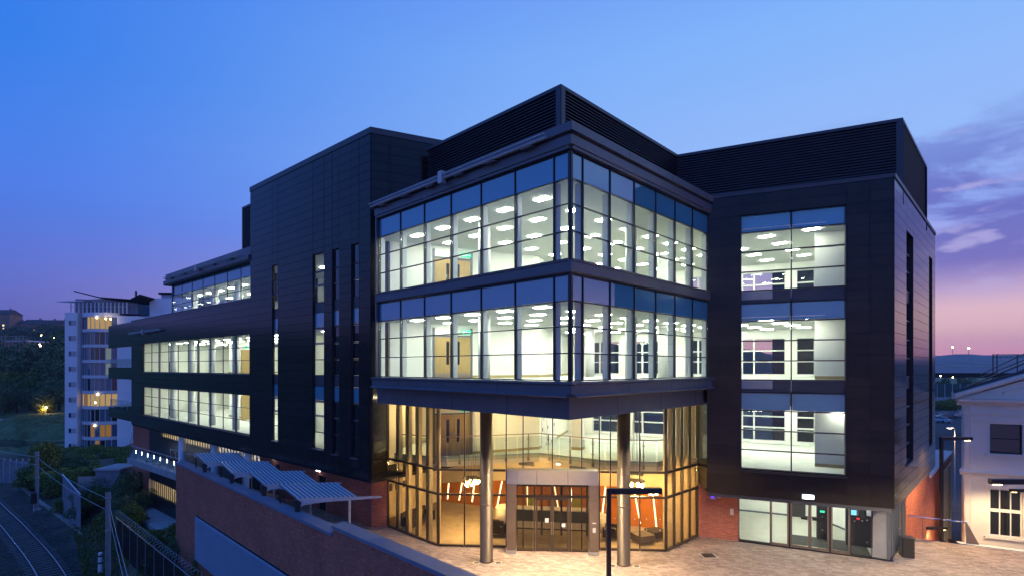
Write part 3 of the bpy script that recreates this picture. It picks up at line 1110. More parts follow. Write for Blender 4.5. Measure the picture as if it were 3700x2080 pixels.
# back wall with real windows
win_u = [(2944, 2877), (2838, 2682), (2640, 2480), (2410, 2290), (2240, 2143)]
wins = [(BK.s_u(a), BK.s_u(b)) for a, b in win_u]
bkl = 20.9
for f, c, z0, z1 in ((3.98, 6.90, 4.12, 6.35), (8.0, 10.83, 8.12, 10.3), (12.0, 14.8, 12.12, 14.3)):
    m = MB()
    cuts = [0.75] + [x for w in wins for x in w] + [bkl]
    for i in range(0, len(cuts), 2):
        m.fbox(BK, cuts[i], cuts[i + 1], -.25, 0, f - .6, c + .9)
    for a0, a1 in wins:
        m.fbox(BK, a0, a1, -.25, 0, f - .6, z0).fbox(BK, a0, a1, -.25, 0, z1, c + .9)
    m.build('interior_wall', 'white_wall', B)
    bx('skirting', 'skirting', BK, 0.8, bkl, .002, .025, f + .002, f + .13, B)
    for a0, a1 in wins:
        wf = MB()
        ms = [a0, a1] if a1 - a0 < 1.6 else [a0, a0 + (a1 - a0) * .72, a1]
        for x in ms:
            wf.fbox(BK, x - .05, x + .05, -.2, .03, z0, z1)
        hz = [z0, z0 + (z1 - z0) * .36, z0 + (z1 - z0) * .66, z1]
        for z in hz:
            for x0, x1 in zip(ms, ms[1:]):
                wf.fbox(BK, x0 + .05, x1 - .05, -.2, .02, z - .035, z + .035)
        wo = wf.build('window_frame', 'frame_white', B)
        for z0_, z1_ in zip(hz, hz[1:]):
            for x0, x1 in zip(ms, ms[1:]):
                sub(bx('window_pane', 'glass', BK, x0 + .06, x1 - .06, -.12, -.10, z0_ + .04, z1_ - .04, B), wo)
# riser enclosure behind the right-wing window
for f, c in ((3.98, 6.83), (8.0, 10.78), (12.0, 14.76)):
    p = [(14.0, 24.5), (15.0, 24.05), (16.6, 23.4), (19.5, 26.3), (16.9, 27.9)]
    MB().prism(p, f + .001, c - .002).build('interior_wall', 'white_wall', B)
    fw = Fr(14.0, 24.5, 2.6, -1.1, False)
    bx('skirting', 'skirting', fw, 0, 2.8, .003, .03, f + .003, f + .16, B)

# round columns
for (x, y) in ((5.3, 23.6), (-1.2, 22.9), (8.2, 28.8), (4.6, 31.2), (12.6, 30.2)):
    for f, c in ((8.0, 10.78), (12.0, 14.76)):
        MB().lathe(x, y, [(.26, f + .001), (.26, c - .001)], 24).build('interior_column', 'white_paint', B, smooth=True)
for (x, y) in ((3.7, 29.6), (11.5, 27.5)):
    bx('interior_column', 'white_paint', Fr(x, y, .9, -.43), -.28, .28, -.28, .28, 3.99, 6.82, B)
    bx('skirting', 'skirting', Fr(x, y, .9, -.43), -.30, .30, -.30, .30, 3.985, 4.15, B)


# ceiling lights
def lights(poly, z, ang, pitch=(1.95, 1.95), size=(.6, .3), m='panel_light', off=(0, 0), inset=.75, name='ceiling_light'):
    ca, sa = math.cos(ang), math.sin(ang)
    cx = sum(p[0] for p in poly) / len(poly) + off[0]
    cy = sum(p[1] for p in poly) / len(poly) + off[1]
    n = 0
    for i in range(-12, 13):
        for j in range(-12, 13):
            x = cx + ca * i * pitch[0] - sa * j * pitch[1]
            y = cy + sa * i * pitch[0] + ca * j * pitch[1]
            if all(in_poly(x + dx, y + dy, poly) for dx, dy in ((inset, 0), (-inset, 0), (0, inset), (0, -inset), (0, 0))):
                fr = Fr(x, y, ca, sa)
                bx(name, m, fr, -size[0] / 2, size[0] / 2, -size[1] / 2, size[1] / 2, z - .03, z - .004, B)
                n += 1
    return n


for z in (10.78, 14.76):
    lights(INT, z, BL.a)
BALC = [(-3.0, 28.4), (1.4, 30.0), (5.0, 27.6), (8.6, 27.6), (15.0, 23.0), (21.5, 28.6), (4.2, 37.2), (1.6, 30.5)]
lights(BALC, 6.83, BL.a, pitch=(1.9, 1.9), inset=.3)
lights([(-3.0, 27.5), (1.4, 29.0), (5.0, 26.6), (1.9, 22.0)], 6.83, BL.a, m='panel_light_dim', pitch=(1.9, 1.9), inset=.3)

for (x, y) in ((-5.4, 28.9), (-4.7, 30.4), (-3.7, 29.0), (-5.6, 30.6), (-4.3, 28.0)):  # extra panels, added to brighten the dark left end of the upper lobby
    bx('ceiling_light', 'panel_light_dim', Fr(x, y, BL.d[0], BL.d[1]), -.3, .3, -.15, .15, 6.80, 6.826, B)

# ---- left-wing interior
sA, sB = fl_s(1190), sPier - .3
for f, c in ((4.0, 6.80), (8.0, 10.82)):
    q = [tuple(FL.pt(sA, -.32).xy), tuple(FL.pt(sB, -.32).xy), tuple(FL.pt(sB, -8.8).xy), tuple(FL.pt(sA, -8.8).xy)]
    MB().prism(q, f - .2, f).build('floor', 'carpet', B)
    MB().prism(q, c, c + .06).build('ceiling', 'ceiling_tile', B)
    MB().fbox(FL, sA, s903 - .2, -4.6, -4.4, f, c).build('interior_wall', 'white_wall', B)
    MB().fbox(FL, sA, sB, -9.0, -8.8, f - .1, c + 1).build('interior_wall', 'white_wall', B)
    MB().fbox(FL, sA - .2, sA, -9.0, -.31, f - .1, c + 1).build('interior_wall', 'white_wall', B)
    MB().fbox(FL, sB - .15, sB, -8.79, -.33, f, c).build('interior_wall', 'white_wall', B)
    mid = (s903 + s516) / 2
    MB().fbox(FL, mid + 1.0, mid + 5.2, -5.4, -5.2, f, c).build('interior_wall', 'white_wall', B)
    MB().fbox(FL, s903 - .2, s903, -4.6, -3.2, f, c).build('interior_wall', 'white_wall', B)
    d_ = bx('door', 'oak', FL, mid + .7, mid + .98, -5.4, -4.5, f + .002, f + 2.1, B)
    x_ = bx('exit_sign', 'exit_green', FL, mid + 1.1, mid + 1.65, -5.15, -5.1, f + 2.25, f + 2.45, B)
    bx('door', 'oak', FL, mid + 1.15, mid + 2.0, -5.195, -5.14, f + .002, f + 2.1, B)
    bx('skirting', 'skirting', FL, mid + 2.1, mid + 5.2, -5.195, -5.16, f + .002, f + .14, B)
    bx('skirting', 'skirting', FL, sA, sB, -8.79, -8.76, f + .002, f + .14, B)
    for k in (0, 1, 2, 3, 4):
        s = s903 + .8 + k * 4.46
        p = FL.pt(s, -1.25)
        MB().lathe(p.x, p.y, [(.24, f + .001), (.24, c - .001)], 20).build('interior_column', 'white_paint', B, smooth=True)
    for k in range(3):                                   # dark windows of the far facade
        s = s903 + 1.2 + k * 2.1
        bx('window_pane', 'glass_dark', FL, s, s + 1.2, -8.78, -8.74, f + .3, f + 2.3, B)
        bx('window_frame', 'frame_white', FL, s, s + 1.2, -8.735, -8.70, f + 1.2, f + 1.26, B)
    lights(q, c, FL.a, pitch=(2.2, 2.0), inset=.5)
    st = MB()
    for g in (0, .5, 1.0):
        st.tube(FL.pt(s516 - 3.2 + g * 1.2, -1.6, f), FL.pt(s516 - 3.2 + g * 1.2, -1.6, f + 1.05), .03, 6)
    st.tube(FL.pt(s516 - 3.2, -1.6, f + 1.05), FL.pt(s516 - 2.0, -1.6, f + 1.05), .035, 6)
    st.tube(FL.pt(s516 - 3.2, -1.6, f + .1), FL.pt(s516 - 2.0, -1.6, f + .8), .05, 6)
    st.build('stair_rail', 'frame_dark', B)
# upper storey interior
q = [tuple(FL.pt(sTow + .1, -.55).xy), tuple(FL.pt(s607 - .1, -.55).xy), tuple(FL.pt(s607 - .1, -8.2).xy), tuple(FL.pt(sTow + .1, -8.2).xy)]
MB().prism(q, 11.9, 12.0).build('floor', 'carpet', B)
MB().prism(q, 14.72, 14.78).build('ceiling', 'ceiling_tile', B)
bx('interior_wall', 'white_wall', FL, sTow + .1, s607 - 3.5, -8.4, -8.2, 12, 14.7, B)
bx('interior_wall', 'white_wall', FL, sTow + .05, sTow + .15, -8.2, -.6, 12, 14.7, B)
lights(q, 14.72, FL.a, pitch=(2.2, 2.4), inset=.4)
for k in range(4):
    p = FL.pt(sTow + .9 + k * 4.4, -1.4)
    MB().lathe(p.x, p.y, [(.28, 12.001), (.28, 14.719)], 20).build('interior_column', 'white_paint', B, smooth=True)
q = [FL.pt(sTow, -.32), FL.pt(s391 - .1, -.32), FL.pt(s391 - .1, -9), FL.pt(sTow, -9)]
MB().prism([(p.x, p.y) for p in q], 11.5, 11.89).build('roof', 'cladding_back', B)
MB().fbox(FL, sTow, sPier, -9.3, -9.01, ZB, 11.5).build('wall', 'cladding_back', B)
# third-floor slot room (pale light behind the two lit slots)
q = [tuple(FL.pt(sA, -.32).xy), tuple(FL.pt(sTow - .3, -.32).xy), tuple(FL.pt(sTow - .3, -4.4).xy), tuple(FL.pt(sA, -4.4).xy)]
MB().prism(q, 11.9, 12.0).build('floor', 'carpet', B)
MB().prism(q, 14.80, 14.86).build('ceiling', 'ceiling_tile', B)
MB().fbox(FL, sA, sTow - .3, -4.6, -4.4, 12, 14.8).build('interior_wall', 'white_wall', B)
MB().fbox(FL, sA - .2, sA - .01, -4.6, -.31, 12, 14.8).build('interior_wall', 'white_wall', B)
MB().fbox(FL, sTow - .3, sTow - .1, -4.6, -.31, 12, 14.8).build('interior_wall', 'white_wall', B)
lights(q, 14.80, FL.a, pitch=(2.2, 2.0), inset=.4)

# ---- brick base of the left side, car park behind slats
FBB = FL.shift(-1.47)
sb0 = FBB.s_u(1343)
sb1 = FBB.s_u(941)
d1 = (FBB.s_u(1011), FBB.s_u(993), 0.0, 2.1)
d2 = (FBB.s_u(1178), FBB.s_u(1146), 0.0, 2.1)
m = MB()
cuts = [sb0, d2[0], d2[1], d1[0], d1[1], sb1]
for i in range(0, 6, 2):
    m.fbox(FBB, cuts[i], cuts[i + 1], -.25, 0, 0, 3.0)
for d in (d1, d2):
    m.fbox(FBB, d[0], d[1], -.25, 0, 2.1, 3.0)
    w_ = bx('door', 'dark_metal', FBB, d[0] + .03, d[1] - .03, -.2, -.14, .02, 2.08, B)
m.build('base_wall', 'mortar', B)
br = bricks(FBB, sb0, sb1, .02, 3.0, [d1, d2])
e = FBB.pt(sb0)
FBE = Fr(e.x, e.y, -6.72 - e.x, 28.47 - e.y, False)
MB().fbox(FBE, 0, .85, -.25, 0, 0, 3.0).build('base_wall', 'mortar', B)
br += bricks(FBE, 0, .85, .02, 3.0)
# brick pier at the right end of the lobby
pr = Fr(11.17, 26.1, 9.43 - 11.17, 26.75 - 26.1, True)
MB().fbox(pr, 0, 1.86, -.3, 0, 0, 2.76).build('base_wall', 'mortar', B)
br += bricks(pr, 0, 1.86, .02, 2.74)
# pier at the far left end
sp0, sp1 = FBB.s_u(538), FBB.s_u(481)
MB().fbox(FBB, sp0, sp1, -.4, 0, -5.6, 3.0).build('base_wall', 'mortar', B)
br += bricks(FBB, sp0, sp1, -5.5, 3.0)
bx('door', 'dark_metal', FBB, sp0 + (sp1 - sp0) * .38, sp0 + (sp1 - sp0) * .62, -.02, .03, -5.5, -2.2, B)
# base of the right wing: garage side wall
G0 = (16.7, 23.43)
FG = Fr(G0[0], G0[1], .697, .717, False)
op = [(20.2, 22.8, -5, .95), (23.4, 26.0, -5, .95)]
m = MB().fbox(FG, 4.2, 20.2, -.3, 0, -5.4, 1.69).fbox(FG, 22.8, 23.4, -.3, 0, -5.4, 1.69).fbox(FG, 26.0, 26.7, -.3, 0, -5.4, 1.69)
for o_ in op:
    m.fbox(FG, o_[0], o_[1], -.3, 0, .95, 1.69)
m.fbox(FG, 4.2, 12.9, -.3, 0, 1.691, 2.6)
m.build('base_wall', 'mortar', B)
br += bricks(FG, 4.2, 26.7, -5.3, 1.68, op)
br += bricks(FG, 4.2, 13.2, 1.69, 2.6)
bx('coping', 'pale_concrete', FG, 13.2, 26.8, -1.6, .10, 1.70, 1.84, B)
for o_ in op:
    fr = MB()
    for a in (o_[0], o_[1]):
        fr.fbox(FG, a - .08, a + .08, -.2, .05, -5.3, 1.05)
    fr.fbox(FG, o_[0] + .08, o_[1] - .08, -.2, .05, .90, 1.05)
    fr.build('door_frame', 'stucco', B)
    bx('door', 'dark_metal', FG, o_[0] + .08, o_[1] - .08, -.22, -.15, -5.3, .9, B)
pieces('brick', br, 'brick', B, 300)

# car-park levels
FC = FBB
c0, c1 = sb1, sp0
for (z0, z1) in ((-5.6, -3.9), (-2.55, -.98), (-.36, 1.9)):
    bx('spandrel_wall', 'dark_metal', FC, c0 + .01, c1 - .01, -.25, -.05, z0, z1, B)
bx('spandrel_wall', 'dark_metal', FC, c1 - 3.4, c1 - .01, -.25, -.04, 1.905, 3.0, B)
for (z0, z1, e1) in ((-3.9, -2.55, c1), (-.98, -.365, c1), (1.9, 3.02, c1 - 3.4)):
    n = int((e1 - c0) / .56)
    for i in range(n):
        s = c0 + .1 + i * .56
        bx('slat', 'dark_metal', FC, s, s + .13, -.09, -.065, z0 + .002, z1 - .002, B)
MB().fbox(FC, c0 - 2, c1 + 1, -14, -.27, -2.35, -2.15).build('floor_slab', 'concrete', B)
MB().fbox(FC, c0 - 2, c1 + 1, -14, -.27, -.36, -.16).build('floor_slab', 'pale_concrete', B)
MB().fbox(FC, c0 - 2, c1 + 1, -14.2, -14, -5.6, 3.0).build('interior_wall', 'cream_wall', B)
MB().fbox(FC, c0 - 2.2, c0 - 2, -14, -.27, -5.6, 3.0).build('interior_wall', 'cream_wall', B)
MB().fbox(FC, c1 + 1, c1 + 1.2, -14, -.4, -5.6, 3.0).build('interior_wall', 'cream_wall', B)
for z in (2.80, -.45, -2.45):
    for k in range(7):
        s = c0 + 1.5 + k * (c1 - c0 - 3) / 6
        bx('ceiling_light', 'carpark_light', FC, s - .7, s + .7, -3.4, -3.2, z - .06, z, B)
        bx('ceiling_light', 'carpark_light', FC, s - .7, s + .7, -8.4, -8.2, z - .06, z, B)
bx('plinth', 'pale_concrete', FL, fl_s(640), fl_s(470), -2.2, .5, -6.2, -5.25, B)
for u in (635, 752, 872):
    p = FL.pt(fl_s(u), -.45)
    MB().lathe(p.x, p.y, [(.25, -5.3), (.25, ZB - .16)], 20).build('column', 'white_paint', B, smooth=True)

# ---- terrace deck with glass balustrade (left)
D0, D1 = (-36.3, 50.2), (-26.6, 42.4)
FD = Fr(D1[0], D1[1], D0[0] - D1[0], D0[1] - D1[1], True)
LD = math.hypot(D0[0] - D1[0], D0[1] - D1[1])
deck = thing('terrace_deck', 'raised grey terrace deck with steel and glass balustrade beside the car park', 'terrace', (-31, 47, 0))
q = [D1, D0, tuple(FBB.pt(sp1 - .5, .02).xy), tuple(FBB.pt(sb1, .02).xy), (-20.5, 38.0), (-23.3, 38.5)]
MB().prism(q, -.34, -.02).build('deck_slab', 'pale_concrete', deck)
bx('edge_beam', 'galvanised', FD, -.1, LD + .05, .002, .14, -.52, .02, deck)
n = 9
gx = [LD * i / (n - 1) for i in range(n)]
for i, g in enumerate(gx):
    m = MB().fbox(FD, g - .03, g + .03, -.10, -.06, -.02, 1.15)
    po = m.build('post', 'chrome', deck)
    if i in (1, 2, 3, 4, 5, 6, 7):
        sub(bx('deck_light', 'led_white', FD, g - .025, g + .025, -.14, -.105, .55, .85, deck), po)
    if i < n - 1:
        bx('glass_panel', 'glass_rail', FD, g + .06, gx[i + 1] - .06, -.09, -.075, .10, 1.0, deck)
MB().tube(FD.pt(0, -.08, 1.17), FD.pt(LD, -.08, 1.17), .03, 8).build('handrail', 'chrome', deck)
e = FD.pt(LD, -.08)
MB().tube((e.x, e.y, 1.17), tuple(FBB.pt(sp1 - .6, .3).xy) + (1.17,), .03, 8).build('handrail', 'chrome', deck)
FD2 = Fr(FD.pt(.5, -1.6).x, FD.pt(.5, -1.6).y, FD.d[0], FD.d[1], True)
MB().tube(FD2.pt(0, 0, 1.17), FD2.pt(6.2, 0, 1.17), .03, 8).build('handrail', 'chrome', deck)
for i in range(6):
    g = 6.2 * i / 5
    bx('post', 'chrome', FD2, g - .025, g + .025, -.02, .02, -.02, 1.14, deck)

# ---- lobby glazing
LL = (-6.70, 28.45)
CL_ = (-3.58, 25.35)
CR_ = (7.19, 24.57)
RR = (9.41, 26.77)
GL1 = Fr(CL_[0], CL_[1], LL[0] - CL_[0], LL[1] - CL_[1], True)
GL2 = Fr(CL_[0], CL_[1], CR_[0] - CL_[0], CR_[1] - CL_[1], False)
GL3 = Fr(CR_[0], CR_[1], RR[0] - CR_[0], RR[1] - CR_[1], False)
zl = [0.06, 2.50, 3.67, 6.84]
PX0, PX1 = GL2.s_u(1829), GL2.s_u(2166)


def lobby_glaze(F, sx, skip=None):
    for s in sx:
        bx('mullion', 'frame_bronze', F, s - .025, s + .025, -.11, .0, 0.03, 6.84, B)
    for z in zl[:-1]:
        for a0, a1 in zip(sx, sx[1:]):
            if skip and skip[0] - .1 < (a0 + a1) / 2 < skip[1] + .1 and z < 3.3:
                continue
            bx('transom', 'frame_bronze', F, a0 + .045, a1 - .045, -.12, .01, z - .045, z + .045, B)
    for z0, z1 in zip(zl, zl[1:]):
        for a0, a1 in zip(sx, sx[1:]):
            if skip and skip[0] - .1 < (a0 + a1) / 2 < skip[1] + .1 and z0 < 3.3:
                continue
            bx('window_pane', 'glass_lobby', F, a0 + .05, a1 - .05, -.06, -.036, z0 + .05, z1 - .05, B)


l1 = math.hypot(LL[0] - CL_[0], LL[1] - CL_[1])
l2 = math.hypot(CR_[0] - CL_[0], CR_[1] - CL_[1])
l3 = math.hypot(RR[0] - CR_[0], RR[1] - CR_[1])
s1 = [l1 * i / 5 for i in range(6)]
s2 = sorted([0.0, GL2.s_u(1678), PX0, GL2.s_u(1892), GL2.s_u(1996), GL2.s_u(2102), GL2.s_u(2208), GL2.s_u(2314), l2])
s2 = sorted([0.0, GL2.s_u(1678), PX0, GL2.s_u(1890), GL2.s_u(1996), GL2.s_u(2102), PX1, GL2.s_u(2206), GL2.s_u(2312), l2])
s3 = [l3 * i / 4 for i in range(5)]
lobby_glaze(GL1, s1)
lobby_glaze(GL2, s2, (PX0, PX1))
lobby_glaze(GL3, s3)
for F, sx_ in ((GL1, s1[1:-1]), (GL2, [0.06, l2 - .06]), (GL3, s3[1:])):
    for s in sx_:
        bx('fin', 'fin_warm', F, s - .04, s + .04, -.36, -.15, 0.06, 6.82, B)
for F, sx_ in ((GL1, s1), (GL2, s2)):
    dots = MB()
    for a0, a1 in zip(sx_, sx_[1:]):
        if F is GL2 and PX0 - .1 < (a0 + a1) / 2 < PX1 + .1:
            continue
        k = max(1, int((a1 - a0) / .45))
        for i in range(k):
            s = a0 + (a1 - a0) * (i + .5) / k
            for z in (1.0, 1.5):
                dots.fbox(F, s - .02, s + .02, -.035, -.030, z - .02, z + .02)
    dots.build('safety_dots', 'frame_white', B)['kind'] = 'stuff'

# lobby floor and inner walls
MB().prism([LL, CL_, CR_, RR, (9.4, 27.5), (7.9, 28.1), (-4.5, 34.2), (-8.5, 30)], -.02, .025).build('floor', 'lobby_floor', B)
OW = Fr(-4.5, 33.9, 12.4, -6.05, False)
low = math.hypot(12.4, 6.05)
MB().add([OW.pt(0, 0, .02), OW.pt(low, 0, .02), OW.pt(low, 0, 2.15), OW.pt(4.4, 0, 1.75), OW.pt(0, 0, 1.15),
          OW.pt(0, -.1, .02), OW.pt(low, -.1, .02), OW.pt(low, -.1, 2.15), OW.pt(4.4, -.1, 1.75), OW.pt(0, -.1, 1.15)],
         [(0, 1, 2, 3, 4), (9, 8, 7, 6, 5), (0, 5, 6, 1), (1, 6, 7, 2), (2, 7, 8, 3), (3, 8, 9, 4), (4, 9, 5, 0)])
ow = MB()
ow.add([OW.pt(0, 0, .02), OW.pt(low, 0, .02), OW.pt(low, 0, 2.15), OW.pt(4.4, 0, 1.75), OW.pt(0, 0, 1.15),
        OW.pt(0, -.1, .02), OW.pt(low, -.1, .02), OW.pt(low, -.1, 2.15), OW.pt(4.4, -.1, 1.75), OW.pt(0, -.1, 1.15)],
       [(0, 1, 2, 3, 4), (9, 8, 7, 6, 5), (0, 5, 6, 1), (1, 6, 7, 2), (2, 7, 8, 3), (3, 8, 9, 4), (4, 9, 5, 0)])
owo = ow.build('feature_wall', 'orange_wall', B)
bx('interior_wall', 'cream_wall', OW, -.5, low + .3, -.35, -.12, .02, 3.49, B)
random.seed(5)
for i in range(15):
    s = .5 + i * (low - .9) / 14
    h = 1.15 + (s / 4.4) * .6 if s < 4.4 else 1.75 + (s - 4.4) / (low - 4.4) * .4
    tl = random.uniform(-.18, .18)
    b0, b1 = .12 + random.uniform(0, .1), h - .02
    m = MB()
    for (x, z, w) in ():
        pass
    P = [OW.pt(s - tl - .025, .004, b0), OW.pt(s - tl + .025, .004, b0), OW.pt(s + tl + .025, .004, b1), OW.pt(s + tl - .025, .004, b1)]
    Q = [OW.pt(s - tl - .025, .03, b0), OW.pt(s - tl + .025, .03, b0), OW.pt(s + tl + .025, .03, b1), OW.pt(s + tl - .025, .03, b1)]
    m.add(P + Q, [(0, 1, 2, 3), (7, 6, 5, 4), (0, 4, 5, 1), (1, 5, 6, 2), (2, 6, 7, 3), (3, 7, 4, 0)])
    sub(m.build('light_strip', 'strip_light', B), owo)
LWL = Fr(-7.6, 28.9, 3.1, 5.2, False)
bx('interior_wall', 'cream_wall', LWL, -.2, 6.2, -.2, 0, 0.02, 6.82, B)
RWL = Fr(9.45, 26.9, -1.5, 1.2, True)
bx('interior_wall', 'cream_wall', RWL, 0.05, 2.2, -.3, -.02, 0.02, 3.48, B)
for k in range(3):
    g = 1.2 + k * .55
    bx('picture_frame', 'black_plastic', LWL, g, g + .28, .003, .03, 1.55, 1.95, B)
for k in range(4):
    bx('vent_grille', 'frame_grey', OW, 2.2 + k * 3.2, 3.2 + k * 3.2, -.115, -.10, 2.75, 2.98, B)
# balcony railing in the lobby
rail_pts = [(-6.1, 28.2), (-3.3, 27.02), (1.45, 28.5), (4.6, 26.1), (7.0, 25.7), (8.5, 26.8)]
rl = MB()
for a, b in zip(rail_pts, rail_pts[1:]):
    rl.tube((a[0], a[1] - .06, 5.02), (b[0], b[1] - .06, 5.02), .025, 8)
ro = rl.build('balustrade', 'steel', B)
for (a, b) in zip(rail_pts, rail_pts[1:]):
    F = Fr(a[0], a[1], b[0] - a[0], b[1] - a[1], False)
    ln = math.hypot(b[0] - a[0], b[1] - a[1])
    n = max(1, round(ln / 1.25))
    for i in range(n):
        s = ln * (i + .5) / n
        m = MB().fbox(F, s - .025, s + .025, .05, .09, 3.62, 5.0).fbox(F, s - .06, s + .06, .045, .10, 4.72, 4.77).fbox(F, s - .06, s + .06, .045, .10, 4.20, 4.25).fbox(F, s - .05, s + .05, .02, .10, 3.6, 3.78)
        sub(m.build('post', 'steel', B), ro)
        sub(bx('glass_panel', 'glass_rail', F, ln * i / n + .03, ln * (i + 1) / n - .03, .06, .075, 3.75, 4.9, B), ro)

for i in range(7):
    for o_ in (1.0, 2.6):
        p = OW.pt(.9 + i * (low - 1.8) / 6, -o_)
        p = OW.pt(.9 + i * (low - 1.8) / 6, o_ - .2)
        if not in_poly(p.x, p.y, F1):
            continue
        MB().lathe(p.x, p.y, [(.10, 3.47), (.10, 3.498)], 14).build('downlight', 'downlight', B)

# ---- entrance portal
PF = Fr(-.25, 24.33, 4.19, -.25, False)
pw = math.hypot(4.19, .25)
ph = 3.80
hd = MB()
hd.add([PF.pt(0, 0, 3.2), PF.pt(pw, 0, 3.2), PF.pt(pw, -.22, ph), PF.pt(0, -.22, ph), PF.pt(0, -.80, 3.2), PF.pt(pw, -.80, 3.2), PF.pt(pw, -.80, ph), PF.pt(0, -.80, ph)],
       [(0, 1, 2, 3), (5, 4, 7, 6), (3, 2, 6, 7), (4, 5, 1, 0), (1, 5, 6, 2), (4, 0, 3, 7)])
po = hd.build('entrance_portal', 'steel', B)
for a0, a1 in ((0, .42), (pw - .42, pw)):
    sub(bx('jamb', 'steel', PF, a0, a1, -.78, 0, .16, 3.198, B), po)
for s in (pw * .33, pw * .67):
    j = MB().add([PF.pt(s - .01, .004, 3.2), PF.pt(s + .01, .004, 3.2), PF.pt(s + .01, -.216, ph), PF.pt(s - .01, -.216, ph),
                  PF.pt(s - .01, -.02, 3.2), PF.pt(s + .01, -.02, 3.2), PF.pt(s + .01, -.24, ph), PF.pt(s - .01, -.24, ph)],
                 [(0, 1, 2, 3), (7, 6, 5, 4), (0, 4, 5, 1), (1, 5, 6, 2), (2, 6, 7, 3), (3, 7, 4, 0)])
    sub(j.build('panel_joint', 'frame_dark', B), po)
for a in (0.0, pw - .42):
    sub(bx('foot_plate', 'galvanised', PF, a - .02, a + .44, -.80, .02, 0.01, .158, B), po)
    sub(bx('panel_joint', 'chrome', PF, a - .003, a + .423, -.781, .003, 2.42, 2.44, B), po)
sub(bx('card_reader', 'white_plastic', PF, pw - .27, pw - .14, .002, .03, 1.05, 1.25, B), po)
sub(bx('nameplate', 'white_plastic', PF, pw - .28, pw - .12, .002, .015, 1.45, 1.50, B), po)
DO = -.42
d = [.42, 1.27, 2.10, 2.93, pw - .42]
for s in d[1:-1]:
    sub(bx('door_post', 'frame_bronze', PF, s - .05, s + .05, DO - .08, DO + .03, 0.02, 3.19, B), po)
for a0, a1 in zip((d[0], d[1] + .05, d[3] + .05), (d[1] - .05, d[3] - .05, d[4])):
    sub(bx('transom', 'frame_bronze', PF, a0, a1, DO - .07, DO + .02, 2.50, 2.62, B), po)
    sub(bx('window_pane', 'glass_portal', PF, a0 + .02, a1 - .02, DO - .03, DO - .01, 2.63, 3.19, B), po)
for k, (a0, a1) in enumerate(((d[0], d[1] - .05), (d[1] + .06, d[2] - .005), (d[2] + .005, d[3] - .06), (d[3] + .05, d[4]))):
    if k in (1, 2):
        fr = MB()
        fr.fbox(PF, a0, a0 + .08, DO - .05, DO + .01, .03, 2.49).fbox(PF, a1 - .08, a1, DO - .05, DO + .01, .03, 2.49)
        fr.fbox(PF, a0 + .08, a1 - .08, DO - .05, DO + .01, .03, .16).fbox(PF, a0 + .08, a1 - .08, DO - .05, DO + .01, 2.40, 2.49)
        sub(fr.build('entrance_door', 'frame_bronze', B), po)
        sub(bx('window_pane', 'glass_portal', PF, a0 + .08, a1 - .08, DO - .03, DO - .01, .16, 2.40, B), po)
        sub(bx('door_handle', 'steel', PF, (a1 - .06) if k == 1 else (a0 + .02), (a1 - .02) if k == 1 else (a0 + .06), DO + .012, DO + .06, .8, 1.4, B), po)
        sub(bx('notice', 'white_plastic', PF, (a0 + a1) / 2 + .05, (a0 + a1) / 2 + .22, DO - .008, DO - .003, 1.35 if k == 1 else 1.15, 1.55 if k == 1 else 1.32, B), po)
    else:
        sub(bx('window_pane', 'glass_portal', PF, a0 + .02, a1 - .02, DO - .03, DO - .01, .05, 2.49, B), po)
        sub(bx('transom', 'frame_bronze', PF, a0 + .02, a1 - .02, DO - .05, DO + .01, .01, .06, B), po)
# wind-lobby box behind the portal
FPb = PF.shift(-.82)
for a in (.3, pw - .3):
    bx('window_pane', 'glass_portal', FPb, a - .012, a + .012, -1.9, -.05, .05, 3.1, B)
bx('canopy', 'frame_bronze', FPb, .25, pw - .25, -1.95, -.05, 3.12, 3.22, B)
for a in (.3, 1.6, 2.6, pw - .3):
    bx('door_post', 'frame_bronze', FPb, a - .05, a + .05, -2.0, -1.9, .03, 3.1, B)
bx('transom', 'frame_bronze', FPb, .35, pw - .35, -1.98, -1.91, 2.5, 2.6, B)

# entrance columns
for (x, y) in ((-1.13, 23.4), (4.85, 23.0)):
    m = MB().lathe(x, y, [(.30, .02), (.30, .06), (.285, .065), (.285, 6.84)], 40)
    cc = m.build('column', 'column_steel', B, smooth=True)
    for z in (2.55, 3.95):
        sub(MB().lathe(x, y, [(.288, z), (.288, z + .02)], 40).build('joint_ring', 'chrome', B), cc)

# soffit of the box with recessed downlights
MB().prism([tuple(BL.pt(BLEN, -.5).xy), (C[0], C[1] + .75), tuple(BR.pt(RLEN, -.5).xy), (9.2, 26.9), (6.9, 24.75), (-3.4, 25.5), (-6.5, 28.3)], 6.86, 6.90).build('soffit', 'spandrel_metal', B)
DL = [(1.9, 22.6), (0.7, 22.3), (3.1, 22.1), (1.9, 20.6), (-3.2, 24.3), (6.6, 23.5)]
for (x, y) in DL:
    MB().lathe(x, y, [(.11, 6.835), (.11, 6.858)], 16).build('downlight', 'downlight', B)

